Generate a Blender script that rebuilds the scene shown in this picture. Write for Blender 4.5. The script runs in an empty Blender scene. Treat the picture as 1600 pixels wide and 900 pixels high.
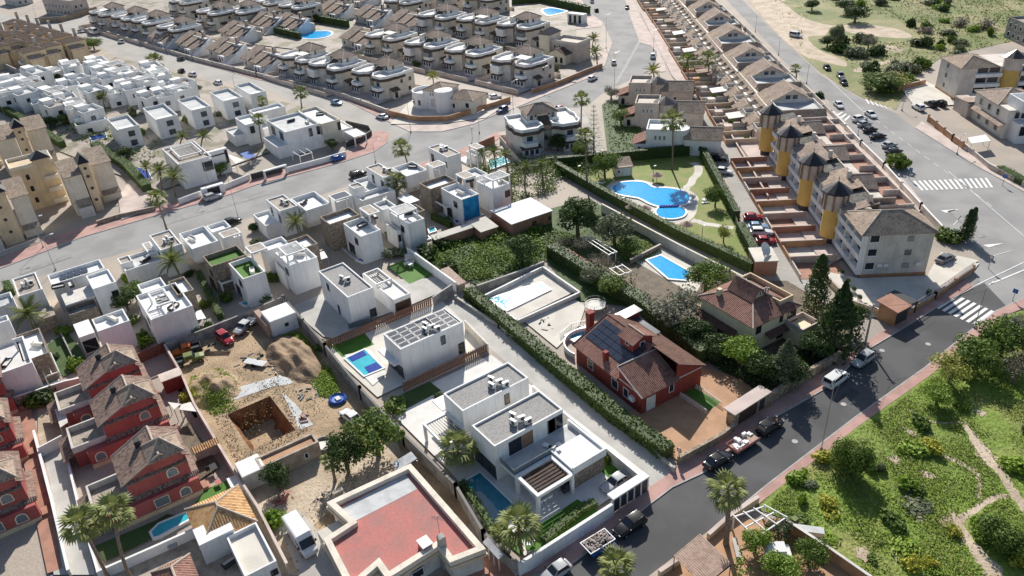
import bpy, math, random
import numpy as np
from math import sin, cos, pi, radians
random.seed(7)
SC = bpy.context.scene
COL = SC.collection
# ------------------------------------------------------------------ camera (drone, 76 m up)
FOC, CH = 1210.12, 76.0
_p, _r, _y = radians(31.317), radians(-3.8204), radians(55.639)
def _rz(v):
    return np.array([v[0]*cos(_y)-v[1]*sin(_y), v[0]*sin(_y)+v[1]*cos(_y), v[2]])
_f = np.array([0, cos(_p), -sin(_p)]); _rt = np.array([1., 0, 0]); _up = np.cross(_rt, _f)
CR = _rz(cos(_r)*_rt+sin(_r)*_up); CU = _rz(-sin(_r)*_rt+cos(_r)*_up); CF = _rz(_f)
def P(px, py, h=0.0):
    "ground plan position (x, y) of the point of the plane z=h surveyed at that place of the photograph"
    d = CF+CR*(px-800)/FOC-CU*(py-450)/FOC
    t = (h-CH)/d[2]
    return (d[0]*t, d[1]*t)
import mathutils
cam = bpy.data.cameras.new('camera'); cam.sensor_width = 36; cam.lens = 36*FOC/1600
cam.clip_start = 1; cam.clip_end = 6000
co = bpy.data.objects.new('camera', cam); COL.objects.link(co)
m4 = mathutils.Matrix(((CR[0], CU[0], -CF[0], 0), (CR[1], CU[1], -CF[1], 0), (CR[2], CU[2], -CF[2], CH), (0, 0, 0, 1)))
co.matrix_world = m4; SC.camera = co
# ------------------------------------------------------------------ sky, sun, exposure
SUN_EL, SUN_AZ = radians(35), radians(144)      # direction towards the sun, azimuth from +X
w = bpy.data.worlds.new('World'); SC.world = w; w.use_nodes = True
nt = w.node_tree; bg = nt.nodes['Background']; sk = nt.nodes.new('ShaderNodeTexSky')
sk.sky_type = 'NISHITA'; sk.sun_disc = False; sk.sun_elevation = SUN_EL; sk.sun_rotation = pi/2-SUN_AZ
nt.links.new(sk.outputs[0], bg.inputs[0]); bg.inputs[1].default_value = 0.088
sl = bpy.data.lights.new('sun', 'SUN'); sl.energy = 4.9; sl.angle = radians(0.53); sl.color = (1, .95, .87)
so = bpy.data.objects.new('sun', sl); COL.objects.link(so)
sd = mathutils.Vector((cos(SUN_EL)*cos(SUN_AZ), cos(SUN_EL)*sin(SUN_AZ), sin(SUN_EL)))
so.rotation_euler = sd.to_track_quat('Z', 'Y').to_euler(); so.location = (0, 0, 200)
SC.view_settings.view_transform = 'Standard'; SC.view_settings.look = 'None'
SC.view_settings.exposure = 0.32; SC.view_settings.gamma = 1
# ------------------------------------------------------------------ materials
MATS = {}
def mat(name, c, rough=.75, var=.25, sc=.6, bump=.0, bsc=8., c2=None, metal=0., spec=.3, fine=.12, rnd=0., lo=.42, hi=.62, det=6., coord='Object', streak=0.):
    "c base colour, c2 colour of the blotches (default: c darkened by var), fine grain, bump relief, rnd per object tint"
    m = bpy.data.materials.new(name); m.use_nodes = True; n = m.node_tree; L = n.links.new
    b = n.nodes['Principled BSDF']; b.inputs['Roughness'].default_value = rough; b.inputs['Metallic'].default_value = metal
    b.inputs['Specular IOR Level'].default_value = spec
    tc = n.nodes.new('ShaderNodeTexCoord'); v = tc.outputs[coord]
    n1 = n.nodes.new('ShaderNodeTexNoise'); n1.inputs['Scale'].default_value = sc; n1.inputs['Detail'].default_value = det; L(v, n1.inputs['Vector'])
    r = n.nodes.new('ShaderNodeMapRange'); r.inputs[1].default_value = lo; r.inputs[2].default_value = hi; L(n1.outputs[0], r.inputs[0])
    mx = n.nodes.new('ShaderNodeMix'); mx.data_type = 'RGBA'; L(r.outputs[0], mx.inputs[0])
    if c2 is None: c2 = tuple(x*(1-var) for x in c)
    mx.inputs[6].default_value = (*c, 1); mx.inputs[7].default_value = (*c2, 1); out = mx.outputs[2]
    if fine:
        n2 = n.nodes.new('ShaderNodeTexNoise'); n2.inputs['Scale'].default_value = bsc; n2.inputs['Detail'].default_value = 3; L(v, n2.inputs['Vector'])
        r2 = n.nodes.new('ShaderNodeMapRange'); r2.inputs[1].default_value = .3; r2.inputs[2].default_value = .7
        r2.inputs[3].default_value = 1-fine; r2.inputs[4].default_value = 1+fine; L(n2.outputs[0], r2.inputs[0])
        vm = n.nodes.new('ShaderNodeVectorMath'); vm.operation = 'SCALE'; L(out, vm.inputs[0]); L(r2.outputs[0], vm.inputs['Scale']); out = vm.outputs[0]
        if bump:
            bp = n.nodes.new('ShaderNodeBump'); bp.inputs['Strength'].default_value = 1; bp.inputs['Distance'].default_value = bump
            L(n2.outputs[0], bp.inputs['Height']); L(bp.outputs[0], b.inputs['Normal'])
    if streak:
        mp = n.nodes.new('ShaderNodeMapping'); mp.inputs['Scale'].default_value = (2.2, 2.2, .16); L(v, mp.inputs[0]); n4 = n.nodes.new('ShaderNodeTexNoise'); n4.inputs['Scale'].default_value = 1.; n4.inputs['Detail'].default_value = 5; L(mp.outputs[0], n4.inputs['Vector'])
        r4 = n.nodes.new('ShaderNodeMapRange'); r4.inputs[1].default_value = .5; r4.inputs[2].default_value = .72; r4.inputs[3].default_value = 1; r4.inputs[4].default_value = 1-streak; L(n4.outputs[0], r4.inputs[0]); vm = n.nodes.new('ShaderNodeVectorMath'); vm.operation = 'SCALE'; L(out, vm.inputs[0]); L(r4.outputs[0], vm.inputs['Scale']); out = vm.outputs[0]
    if rnd:
        oi = n.nodes.new('ShaderNodeObjectInfo'); r3 = n.nodes.new('ShaderNodeMapRange'); r3.inputs[3].default_value = 1-rnd; r3.inputs[4].default_value = 1+rnd*.4
        L(oi.outputs['Random'], r3.inputs[0]); vm = n.nodes.new('ShaderNodeVectorMath'); vm.operation = 'SCALE'; L(out, vm.inputs[0]); L(r3.outputs[0], vm.inputs['Scale']); out = vm.outputs[0]
    L(out, b.inputs['Base Color']); MATS[name] = m; return m
def tilemat(name, c1, c2, c3, period=.28, course=.4, depth=.07, mort=None):
    "barrel tiles: ribs down the slope (u), courses along it (v), every tile of its own tint"
    m = bpy.data.materials.new(name); m.use_nodes = True; n = m.node_tree; L = n.links.new
    b = n.nodes['Principled BSDF']; b.inputs['Roughness'].default_value = .85; b.inputs['Specular IOR Level'].default_value = .2
    uv = n.nodes.new('ShaderNodeUVMap'); sp = n.nodes.new('ShaderNodeSeparateXYZ'); L(uv.outputs[0], sp.inputs[0])
    def M(op, a, bb=None):
        x = n.nodes.new('ShaderNodeMath'); x.operation = op
        for i, s in enumerate((a, bb)):
            if s is None: continue
            if isinstance(s, (int, float)): x.inputs[i].default_value = s
            else: L(s, x.inputs[i])
        return x.outputs[0]
    u = M('DIVIDE', sp.outputs[0], period); v = M('DIVIDE', sp.outputs[1], course)
    cb = n.nodes.new('ShaderNodeCombineXYZ'); L(M('FLOOR', u), cb.inputs[0]); L(M('FLOOR', v), cb.inputs[1])
    wn = n.nodes.new('ShaderNodeTexWhiteNoise'); wn.noise_dimensions = '2D'; L(cb.outputs[0], wn.inputs[0])
    cr = n.nodes.new('ShaderNodeValToRGB'); cr.color_ramp.elements[0].color = (*c1, 1); cr.color_ramp.elements[1].color = (*c3, 1)
    e = cr.color_ramp.elements.new(.55); e.color = (*c2, 1); L(wn.outputs[0], cr.inputs[0])
    nz = n.nodes.new('ShaderNodeTexNoise'); nz.inputs['Scale'].default_value = .35; nz.inputs['Detail'].default_value = 5; L(uv.outputs[0], nz.inputs[0])
    r2 = n.nodes.new('ShaderNodeMapRange'); r2.inputs[1].default_value = .3; r2.inputs[2].default_value = .7; r2.inputs[3].default_value = .78; r2.inputs[4].default_value = 1.15; L(nz.outputs[0], r2.inputs[0])
    vm = n.nodes.new('ShaderNodeVectorMath'); vm.operation = 'SCALE'; L(cr.outputs[0], vm.inputs[0]); L(r2.outputs[0], vm.inputs['Scale']); L(vm.outputs[0], b.inputs['Base Color'])
    rib = M('ABSOLUTE', M('SINE', M('MULTIPLY', u, pi))); saw = M('FRACT', v)
    hgt = M('ADD', rib, M('MULTIPLY', saw, .45))
    bp = n.nodes.new('ShaderNodeBump'); bp.inputs['Distance'].default_value = depth*1.6; bp.inputs['Strength'].default_value = 1; L(hgt, bp.inputs['Height']); L(bp.outputs[0], b.inputs['Normal'])
    MATS[name] = m; return m
def leafmat(name, c1, c2, rough=.6):
    "every leaf clump of its own tint, crown to crown variation, a little light through the leaf"
    m = bpy.data.materials.new(name); m.use_nodes = True; n = m.node_tree; L = n.links.new
    b = n.nodes['Principled BSDF']; b.inputs['Roughness'].default_value = rough; b.inputs['Specular IOR Level'].default_value = .25
    g = n.nodes.new('ShaderNodeNewGeometry'); oi = n.nodes.new('ShaderNodeObjectInfo')
    a = n.nodes.new('ShaderNodeMath'); a.operation = 'MULTIPLY_ADD'; a.inputs[1].default_value = .35; L(oi.outputs['Random'], a.inputs[0])
    s = n.nodes.new('ShaderNodeMath'); s.operation = 'MULTIPLY'; s.inputs[1].default_value = .65; L(g.outputs['Random Per Island'], s.inputs[0]); L(s.outputs[0], a.inputs[2])
    mx = n.nodes.new('ShaderNodeMix'); mx.data_type = 'RGBA'; mx.inputs[6].default_value = (*c1, 1); mx.inputs[7].default_value = (*c2, 1); L(a.outputs[0], mx.inputs[0]); L(mx.outputs[2], b.inputs['Base Color'])
    tr = n.nodes.new('ShaderNodeBsdfTranslucent'); L(mx.outputs[2], tr.inputs[0]); ms = n.nodes.new('ShaderNodeMixShader'); ms.inputs[0].default_value = .25
    L(b.outputs[0], ms.inputs[1]); L(tr.outputs[0], ms.inputs[2]); L(ms.outputs[0], n.nodes['Material Output'].inputs[0]); MATS[name] = m; return m
def gloss(name, c, rough=.1, spec=.5, metal=0., bump=0, coat=0., alpha=1.):
    m = bpy.data.materials.new(name); m.use_nodes = True; n = m.node_tree; b = n.nodes['Principled BSDF']
    b.inputs['Base Color'].default_value = (*c, 1); b.inputs['Roughness'].default_value = rough; b.inputs['Specular IOR Level'].default_value = spec; b.inputs['Metallic'].default_value = metal
    b.inputs['Coat Weight'].default_value = coat; b.inputs['Coat Roughness'].default_value = .05; b.inputs['Alpha'].default_value = alpha
    if bump:
        tc = n.nodes.new('ShaderNodeTexCoord'); nz = n.nodes.new('ShaderNodeTexNoise'); nz.inputs['Scale'].default_value = 1.1; nz.inputs['Detail'].default_value = 4
        n.links.new(tc.outputs['Object'], nz.inputs[0]); bp = n.nodes.new('ShaderNodeBump'); bp.inputs['Distance'].default_value = bump; n.links.new(nz.outputs[0], bp.inputs['Height']); n.links.new(bp.outputs[0], b.inputs['Normal'])
        vz = n.nodes.new('ShaderNodeTexVoronoi'); vz.inputs['Scale'].default_value = .9; n.links.new(tc.outputs['Object'], vz.inputs[0])  # cell pattern paints caustic light into the water colour
        r = n.nodes.new('ShaderNodeMapRange'); r.inputs[1].default_value = 0; r.inputs[2].default_value = .9; r.inputs[3].default_value = .9; r.inputs[4].default_value = 1.12; n.links.new(vz.outputs[0], r.inputs[0])
        vm = n.nodes.new('ShaderNodeVectorMath'); vm.operation = 'SCALE'; vm.inputs[0].default_value = c; n.links.new(r.outputs[0], vm.inputs['Scale']); n.links.new(vm.outputs[0], b.inputs['Base Color'])
    MATS[name] = m; return m
mat('white', (.82, .82, .81), var=.10, sc=.35, fine=.04, bsc=3, streak=.14)
mat('offwhite', (.68, .65, .60), var=.2, sc=.4, fine=.05, bsc=3, streak=.15)
mat('terracefloor', (.70, .68, .65), var=.10, sc=.5, fine=.08, bsc=5)
mat('cream', (.76, .69, .58), streak=.15, var=.16, sc=.4, fine=.05, bsc=3, rnd=.12)
mat('beige', (.76, .70, .63), streak=.15, var=.18, sc=.4, fine=.05, bsc=3, rnd=.16)
mat('pinkbeige', (.62, .53, .46), streak=.15, var=.2, sc=.4, fine=.05, bsc=3, rnd=.1)
mat('yellow', (.68, .44, .13), var=.12, sc=.4, fine=.05, bsc=3)
mat('sandyellow', (.68, .54, .36), streak=.14, var=.15, sc=.4, fine=.05, bsc=3)
mat('palecream', (.74, .67, .55), streak=.14, var=.12, sc=.4, fine=.05, bsc=3)
mat('creamvilla', (.78, .68, .46), var=.12, sc=.4, fine=.05, bsc=3)
mat('orange', (.48, .27, .15), var=.25, sc=.5, fine=.08, bsc=3)
mat('terracotta', (.42, .22, .155), var=.25, sc=.5, fine=.08, bsc=4)
mat('red', (.42, .11, .10), streak=.14, var=.25, sc=.3, fine=.08, bsc=3)
mat('brick', (.28, .052, .04), var=.25, sc=1.5, fine=.2, bsc=14)
mat('redroof', (.45, .165, .145), var=.25, sc=.35, fine=.12, bsc=5, c2=(.36, .17, .15))
mat('greyroof', (.55, .56, .56), var=.2, sc=.6, fine=.08)
mat('gravel', (.34, .33, .32), var=.35, sc=6, bump=.06, bsc=9, fine=.35)
mat('tan', (.38, .33, .28), var=.25, sc=1.2, bump=.03, bsc=9, fine=.2)
mat('stone', (.34, .28, .22), var=.4, sc=2.2, bump=.06, bsc=6, fine=.25, lo=.4, hi=.55)
mat('wallstone', (.40, .32, .23), var=.4, sc=1.6, bump=.06, bsc=4, fine=.25, lo=.4, hi=.55)
mat('blockwall', (.45, .38, .31), var=.3, sc=.8, fine=.12, bsc=4)
mat('greywall', (.36, .35, .33), var=.4, sc=.7, fine=.12, bsc=4)
mat('asphalt', (.33, .325, .315), var=.16, sc=.12, fine=.08, bsc=20, rough=.9, c2=(.265, .26, .255))
mat('lightroad', (.41, .39, .36), var=.14, sc=.12, fine=.06, bsc=20, rough=.9)
mat('darkasphalt', (.105, .105, .108), var=.25, sc=.15, fine=.12, bsc=20, rough=.85)
mat('concrete', (.50, .47, .43), var=.2, sc=.25, fine=.08, bsc=8, rough=.9)
mat('driveway', (.50, .485, .455), var=.18, sc=.25, fine=.06, bsc=8, rough=.9)
mat('plaza', (.66, .62, .55), var=.15, sc=.25, fine=.06, bsc=8, rough=.9)
mat('pavement', (.50, .31, .27), var=.22, sc=.3, fine=.12, bsc=10, rough=.9)
mat('palepavement', (.60, .50, .45), var=.2, sc=.3, fine=.1, bsc=10, rough=.9)
mat('kerb', (.45, .43, .41), var=.2, fine=.1)
mat('paint', (.80, .80, .78), var=.25, sc=1.5, fine=.08, lo=.5, hi=.7)
mat('ground', (.40, .34, .28), var=.3, sc=.08, fine=.15, bsc=3, c2=(.33, .29, .25))
mat('sand', (.42, .30, .185), c2=(.28, .20, .12), sc=.3, bump=.12, bsc=3, fine=.18)
mat('paledirt', (.54, .44, .33), c2=(.40, .32, .23), sc=.2, bump=.1, bsc=3, fine=.15)
mat('redearth', (.28, .13, .06), c2=(.20, .09, .04), sc=.7, bump=.25, bsc=2.5, fine=.3)
mat('terracottafloor', (.47, .28, .16), c2=(.38, .22, .13), sc=.4, fine=.1, bsc=8)
mat('fieldsoil', (.17, .24, .035), c2=(.33, .28, .12), sc=.11, bump=.2, bsc=2, fine=.3, lo=.52, hi=.74)
mat('scrubsoil', (.16, .19, .055), c2=(.30, .27, .13), sc=.06, bump=.2, bsc=2, fine=.3)
mat('urban', (.36, .31, .27), c2=(.20, .19, .13), sc=.16, fine=.2, bsc=2, lo=.46, hi=.58)
mat('lawn', (.17, .23, .04), c2=(.25, .25, .08), sc=.35, bump=.05, bsc=14, fine=.25)
mat('astro', (.075, .19, .02), c2=(.06, .15, .02), sc=.4, bump=.02, bsc=20, fine=.15)
mat('shadelawn', (.06, .11, .03), c2=(.05, .08, .02), sc=.4, bump=.05, bsc=14, fine=.3)  # darker copy of lawn, the shade is put into its colour
mat('soil', (.17, .13, .09), c2=(.11, .09, .06), sc=.6, bump=.1, bsc=4, fine=.25)
mat('woodfence', (.24, .125, .085), var=.3, sc=2, fine=.2, bsc=8)
mat('wood', (.30, .19, .12), var=.3, sc=2, fine=.15, bsc=8)
mat('palewood', (.42, .30, .24), var=.3, sc=2, fine=.15, bsc=8)
mat('darkwood', (.09, .055, .04), var=.3, sc=2, fine=.15, bsc=8)
mat('bark', (.20, .15, .11), var=.4, sc=3, bump=.1, bsc=6, fine=.3)
mat('palmbark', (.28, .22, .17), var=.4, sc=5, bump=.15, bsc=9, fine=.3)
mat('darkcone', (.035, .03, .035), var=.3, sc=2, fine=.2, bsc=6, rough=.35, spec=.5)
mat('metal', (.40, .41, .42), rough=.4, var=.1, metal=.6)
mat('darkmetal', (.05, .05, .055), rough=.5, var=.1)
mat('fabric', (.70, .68, .62), var=.12, fine=.05)
mat('darkfabric', (.05, .05, .055), var=.2, fine=.1)
mat('plasticwhite', (.78, .78, .77), rough=.4, var=.06)
mat('mural', (.02, .30, .55), c2=(.015, .16, .42), sc=.55, fine=.1, lo=.4, hi=.6)
mat('rubble', (.42, .36, .32), c2=(.22, .19, .18), sc=2.5, bump=.2, bsc=5, fine=.4)
mat('ridge', (.55, .46, .38), var=.2, sc=1, fine=.1)
mat('blueplastic', (.03, .11, .40), rough=.5, var=.1); mat('orangepaint', (.55, .13, .02), rough=.45, var=.25, sc=1.2)
mat('greenmetal', (.15, .19, .05), rough=.5, var=.3); mat('sheetmetal', (.45, .47, .50), rough=.5, var=.25, sc=1)
tilemat('tilepink', (.35, .265, .215), (.45, .36, .30), (.27, .20, .17))
tilemat('tilebeige', (.40, .31, .24), (.50, .40, .31), (.28, .21, .17))
tilemat('tiledark', (.13, .095, .075), (.18, .13, .10), (.09, .07, .06))
tilemat('tilemix', (.27, .17, .14), (.40, .30, .24), (.15, .10, .09), .26, .38)
tilemat('tilered', (.27, .14, .11), (.34, .19, .15), (.20, .10, .085), .3, .42)
tilemat('tilebrown', (.17, .095, .075), (.20, .115, .09), (.13, .075, .06), .3, .42)
tilemat('tileorange', (.58, .34, .15), (.66, .42, .22), (.44, .22, .10), .32, .42)
tilemat('tilegrey', (.12, .12, .115), (.22, .21, .195), (.07, .07, .068), .3, .4)
gloss('glass', (.015, .02, .03), .06, .6); gloss('glassblue', (.03, .05, .09), .06, .6); gloss('paleglass', (.16, .19, .21), .1, .6)
gloss('solar', (.035, .045, .07), .12, .7); gloss('solarpale', (.06, .072, .09), .12, .6)
gloss('water', (.008, .35, .72), .2, .1, bump=.008); gloss('teal', (.02, .33, .38), .15, .2, bump=.006)
gloss('glintwater', (.06, .38, .62), .05, .25, bump=.05); gloss('deepwater', (.015, .19, .27), .05, .4, bump=.012); gloss('navy', (.015, .045, .30), .15, .3, bump=.02); gloss('cyanwater', (.05, .42, .52), .15, .2, bump=.006)
leafmat('leafolive', (.10, .13, .06), (.24, .26, .16)); leafmat('leafdark', (.035, .065, .02), (.10, .15, .045))
leafmat('leafmid', (.07, .13, .02), (.19, .26, .055)); leafmat('leafbright', (.15, .26, .03), (.30, .40, .07))
leafmat('leafpalm', (.10, .14, .03), (.30, .32, .12)); leafmat('leafyellow', (.24, .27, .05), (.40, .40, .10))
leafmat('leafgrey', (.16, .17, .12), (.32, .32, .24)); leafmat('drytwig', (.17, .14, .11), (.30, .26, .21))
leafmat('leafhedge', (.05, .09, .018), (.15, .21, .05)); leafmat('leafdead', (.22, .16, .10), (.42, .34, .22))
leafmat('weedgreen', (.13, .24, .02), (.33, .44, .06)); leafmat('scrubgreen', (.10, .17, .03), (.22, .30, .07)); leafmat('weedolive', (.14, .16, .05), (.34, .33, .13)); leafmat('weedyellow', (.32, .33, .04), (.52, .50, .08)); leafmat('flower', (.25, .02, .05), (.4, .05, .1))
def carpaint(name, c): return gloss(name, c, .2, .35, coat=.8 if max(c) > .1 else .25)
for k, c in dict(white=(.75, .75, .74), silver=(.42, .43, .44), grey=(.16, .165, .17), black=(.012, .013, .015), blue=(.012, .04, .16), brightblue=(.01, .10, .42), red=(.35, .012, .02), lightblue=(.22, .36, .52)).items(): carpaint('car'+k, c)
gloss('tyre', (.012, .012, .012), .8, .1); gloss('rim', (.35, .35, .36), .35, .5, .7); gloss('headlamp', (.7, .7, .7), .1, .6); gloss('taillamp', (.30, .01, .01), .2, .5)
# ------------------------------------------------------------------ mesh helpers
class MB:
    def __init__(s): s.v = []; s.f = []; s.m = []
    def add(s, vs, fs, m=0):
        o = len(s.v); s.v += [tuple(v) for v in vs]; s.f += [tuple(i+o for i in f) for f in fs]; s.m += [m]*len(fs); return s
    def face(s, pts, m=0): return s.add(pts, [range(len(pts))], m)
    def box(s, x0, y0, z0, x1, y1, z1, m=0, bottom=True):
        if x0 > x1: x0, x1 = x1, x0
        if y0 > y1: y0, y1 = y1, y0
        v = [(x0, y0, z0), (x1, y0, z0), (x1, y1, z0), (x0, y1, z0), (x0, y0, z1), (x1, y0, z1), (x1, y1, z1), (x0, y1, z1)]
        f = [(4, 5, 6, 7), (0, 1, 5, 4), (1, 2, 6, 5), (2, 3, 7, 6), (3, 0, 4, 7)]
        if bottom: f.append((3, 2, 1, 0))
        return s.add(v, f, m)
    def prism(s, poly, z0, z1, m=0, bottom=False):
        a = sum(poly[i-1][0]*poly[i][1]-poly[i][0]*poly[i-1][1] for i in range(len(poly)))
        if a < 0: poly = poly[::-1]
        n = len(poly); v = [(x, y, z0) for x, y in poly]+[(x, y, z1) for x, y in poly]
        f = [tuple(range(n, 2*n))]+[(i, (i+1) % n, n+(i+1) % n, n+i) for i in range(n)]
        if bottom: f.append(tuple(range(n-1, -1, -1)))
        return s.add(v, f, m)
    def obox(s, a, b, wd, z0, z1, m=0):
        "upright box along the plan segment a-b, width wd"
        dx, dy = b[0]-a[0], b[1]-a[1]; l = math.hypot(dx, dy) or 1; nx, ny = -dy/l*wd/2, dx/l*wd/2
        return s.prism([(a[0]+nx, a[1]+ny), (b[0]+nx, b[1]+ny), (b[0]-nx, b[1]-ny), (a[0]-nx, a[1]-ny)], z0, z1, m, True)
    def tube(s, a, b, r, n=6, r2=None, m=0, cap=True):
        a = mathutils.Vector(a); b = mathutils.Vector(b); d = (b-a); q = d.to_track_quat('Z', 'Y'); r2 = r if r2 is None else r2
        v = []
        for c, rr in ((a, r), (b, r2)):
            for i in range(n): v.append(c+q @ mathutils.Vector((rr*cos(2*pi*i/n), rr*sin(2*pi*i/n), 0)))
        f = [(i, (i+1) % n, n+(i+1) % n, n+i) for i in range(n)]
        if cap: f += [tuple(range(n, 2*n)), tuple(range(n-1, -1, -1))]
        return s.add(v, f, m)
    def lathe(s, x, y, prof, n=16, m=0, a0=0, a1=2*pi):
        full = abs(a1-a0-2*pi) < 1e-6; k = n if full else n+1; v = []
        for r, z in prof:
            for i in range(k): t = a0+(a1-a0)*i/n; v.append((x+r*cos(t), y+r*sin(t), z))
        f = []
        for j in range(len(prof)-1):
            for i in range(n): i2 = (i+1) % k; f.append((j*k+i, j*k+i2, (j+1)*k+i2, (j+1)*k+i))
        return s.add(v, f, m)
    def ring(s, poly, t, z0, z1, m=0):
        "wall of thickness t standing inside the closed outline poly"
        a = sum(poly[i-1][0]*poly[i][1]-poly[i][0]*poly[i-1][1] for i in range(len(poly)))
        if a < 0: poly = poly[::-1]
        inn = inset(poly, t); n = len(poly)
        v = [(x, y, z) for z in (z0, z1) for x, y in poly]+[(x, y, z) for z in (z0, z1) for x, y in inn]; f = []
        for i in range(n):
            j = (i+1) % n; f += [(i, j, n+j, n+i), (2*n+j, 2*n+i, 3*n+i, 3*n+j), (n+i, n+j, 3*n+j, 3*n+i), (j, i, 2*n+i, 2*n+j)]
        return s.add(v, f, m)
    def hip(s, x0, y0, x1, y1, z0, z1, ov=.4, m=0, th=.12):
        x0 -= ov; y0 -= ov; x1 += ov; y1 += ov; wx, wy = x1-x0, y1-y0; h = min(wx, wy)/2
        if wx >= wy: A, B = (x0+h, (y0+y1)/2, z1), (x1-h, (y0+y1)/2, z1)
        else: A, B = ((x0+x1)/2, y0+h, z1), ((x0+x1)/2, y1-h, z1)
        c = [(x0, y0, z0), (x1, y0, z0), (x1, y1, z0), (x0, y1, z0)]
        if abs(wx-wy) < .02: s.add(c+[A], [(0, 1, 4), (1, 2, 4), (2, 3, 4), (3, 0, 4)], m)
        elif wx > wy: s.add(c+[A, B], [(0, 1, 5, 4), (1, 2, 5), (2, 3, 4, 5), (3, 0, 4)], m)
        else: s.add(c+[A, B], [(0, 1, 4), (1, 2, 5, 4), (2, 3, 5), (3, 0, 4, 5)], m)
        d = [(x, y, z-th) for x, y, z in c]
        s.add(c+d, [(4, 5, 1, 0), (5, 6, 2, 1), (6, 7, 3, 2), (7, 4, 0, 3), (7, 6, 5, 4)], m); s.ridges = [(c[0], A), (c[1], B if wx >= wy else A), (c[2], B), (c[3], A if wx >= wy else B), (A, B)]
        return s
    def slab(s, pts, th, m=0):
        "sloped slab: upper outline pts, thickness th straight down"
        n = len(pts); lo = [(x, y, z-th) for x, y, z in pts]
        return s.add(list(pts)+lo, [tuple(range(n)), tuple(range(2*n-1, n-1, -1))]+[((i+1) % n, i, n+i, n+(i+1) % n) for i in range(n)], m)
    def build(s, name, mats, parent=None, smooth=False, uv=True, loc=None):
        me = bpy.data.meshes.new(name); me.from_pydata(s.v, [], s.f)
        if not isinstance(mats, (list, tuple)): mats = [mats]
        for mm in mats: me.materials.append(MATS[mm] if isinstance(mm, str) else mm)
        if len(mats) > 1: me.polygons.foreach_set('material_index', s.m)
        if smooth: me.polygons.foreach_set('use_smooth', [True]*len(s.f))
        if uv: autouv(me)
        return link(name, me, parent, loc)
def autouv(me):
    lay = me.uv_layers.new(name='UVMap'); n = len(me.loops); vi = np.zeros(n, int); me.loops.foreach_get('vertex_index', vi)
    cs = np.zeros(len(me.vertices)*3); me.vertices.foreach_get('co', cs); cs = cs.reshape(-1, 3)[vi]
    fn = np.zeros(len(me.polygons)*3); me.polygons.foreach_get('normal', fn); lt = np.zeros(len(me.polygons), int); me.polygons.foreach_get('loop_total', lt)
    nn = np.repeat(fn.reshape(-1, 3), lt, axis=0); u = np.stack([-nn[:, 1], nn[:, 0], 0*nn[:, 0]], 1); l = np.linalg.norm(u, axis=1)
    u[l < .05] = (1, 0, 0); u /= np.linalg.norm(u, axis=1)[:, None]; v = np.cross(nn, u)
    out = np.stack([(cs*u).sum(1), (cs*v).sum(1)], 1); lay.data.foreach_set('uv', out.ravel().astype(np.float32))
def inset(poly, t):
    n = len(poly); out = []
    for i in range(n):
        a, b, c = poly[i-1], poly[i], poly[(i+1) % n]
        d1 = np.array([b[0]-a[0], b[1]-a[1]]); d2 = np.array([c[0]-b[0], c[1]-b[1]]); d1 = d1/np.linalg.norm(d1); d2 = d2/np.linalg.norm(d2)
        n1 = np.array([-d1[1], d1[0]]); n2 = np.array([-d2[1], d2[0]]); k = n1+n2; k = k/max(.3, (k@n1)) if abs(k@n1) > 1e-6 else n1
        out.append((b[0]+k[0]*t, b[1]+k[1]*t))
    return out
def link(name, me, parent=None, loc=None, rz=0):
    o = bpy.data.objects.new(name, me); COL.objects.link(o); o.parent = parent
    if loc is not None: o.location = loc
    if rz: o.rotation_euler[2] = rz
    return o
def tag(o, label=None, cat=None, group=None, kind=None):
    if label: o['label'] = label
    if cat: o['category'] = cat
    if group: o['group'] = group
    if kind: o['kind'] = kind
    return o
def thing(name, label, cat, loc=(0, 0, 0), rz=0, group=None):
    return tag(link(name, None, None, loc, rz), label, cat, group)
CH_ = {}
def kids(o):
    return list(o.children)
def copytree(o, parent=None, loc=None, rz=None, label=None, group=None, sc=None, swap=None):
    c = o.copy(); COL.objects.link(c); c.parent = parent
    if loc is not None: c.location = loc
    if rz is not None: c.rotation_euler = (0, 0, rz)
    if sc is not None: c.scale = sc if isinstance(sc, tuple) else (sc, sc, sc)
    if label: c['label'] = label
    if group: c['group'] = group
    for k in o.children: 
        q = copytree(k, c)
        if swap and k.name.split('.')[0] in swap:
            q.material_slots[0].link = 'OBJECT'; q.material_slots[0].material = MATS[swap[k.name.split('.')[0]]]
    return c
ORD = ['first', 'second', 'third', 'fourth', 'fifth', 'sixth', 'seventh', 'eighth', 'ninth', 'tenth', 'eleventh', 'twelfth', 'thirteenth', 'fourteenth', 'fifteenth', 'sixteenth']
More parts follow.
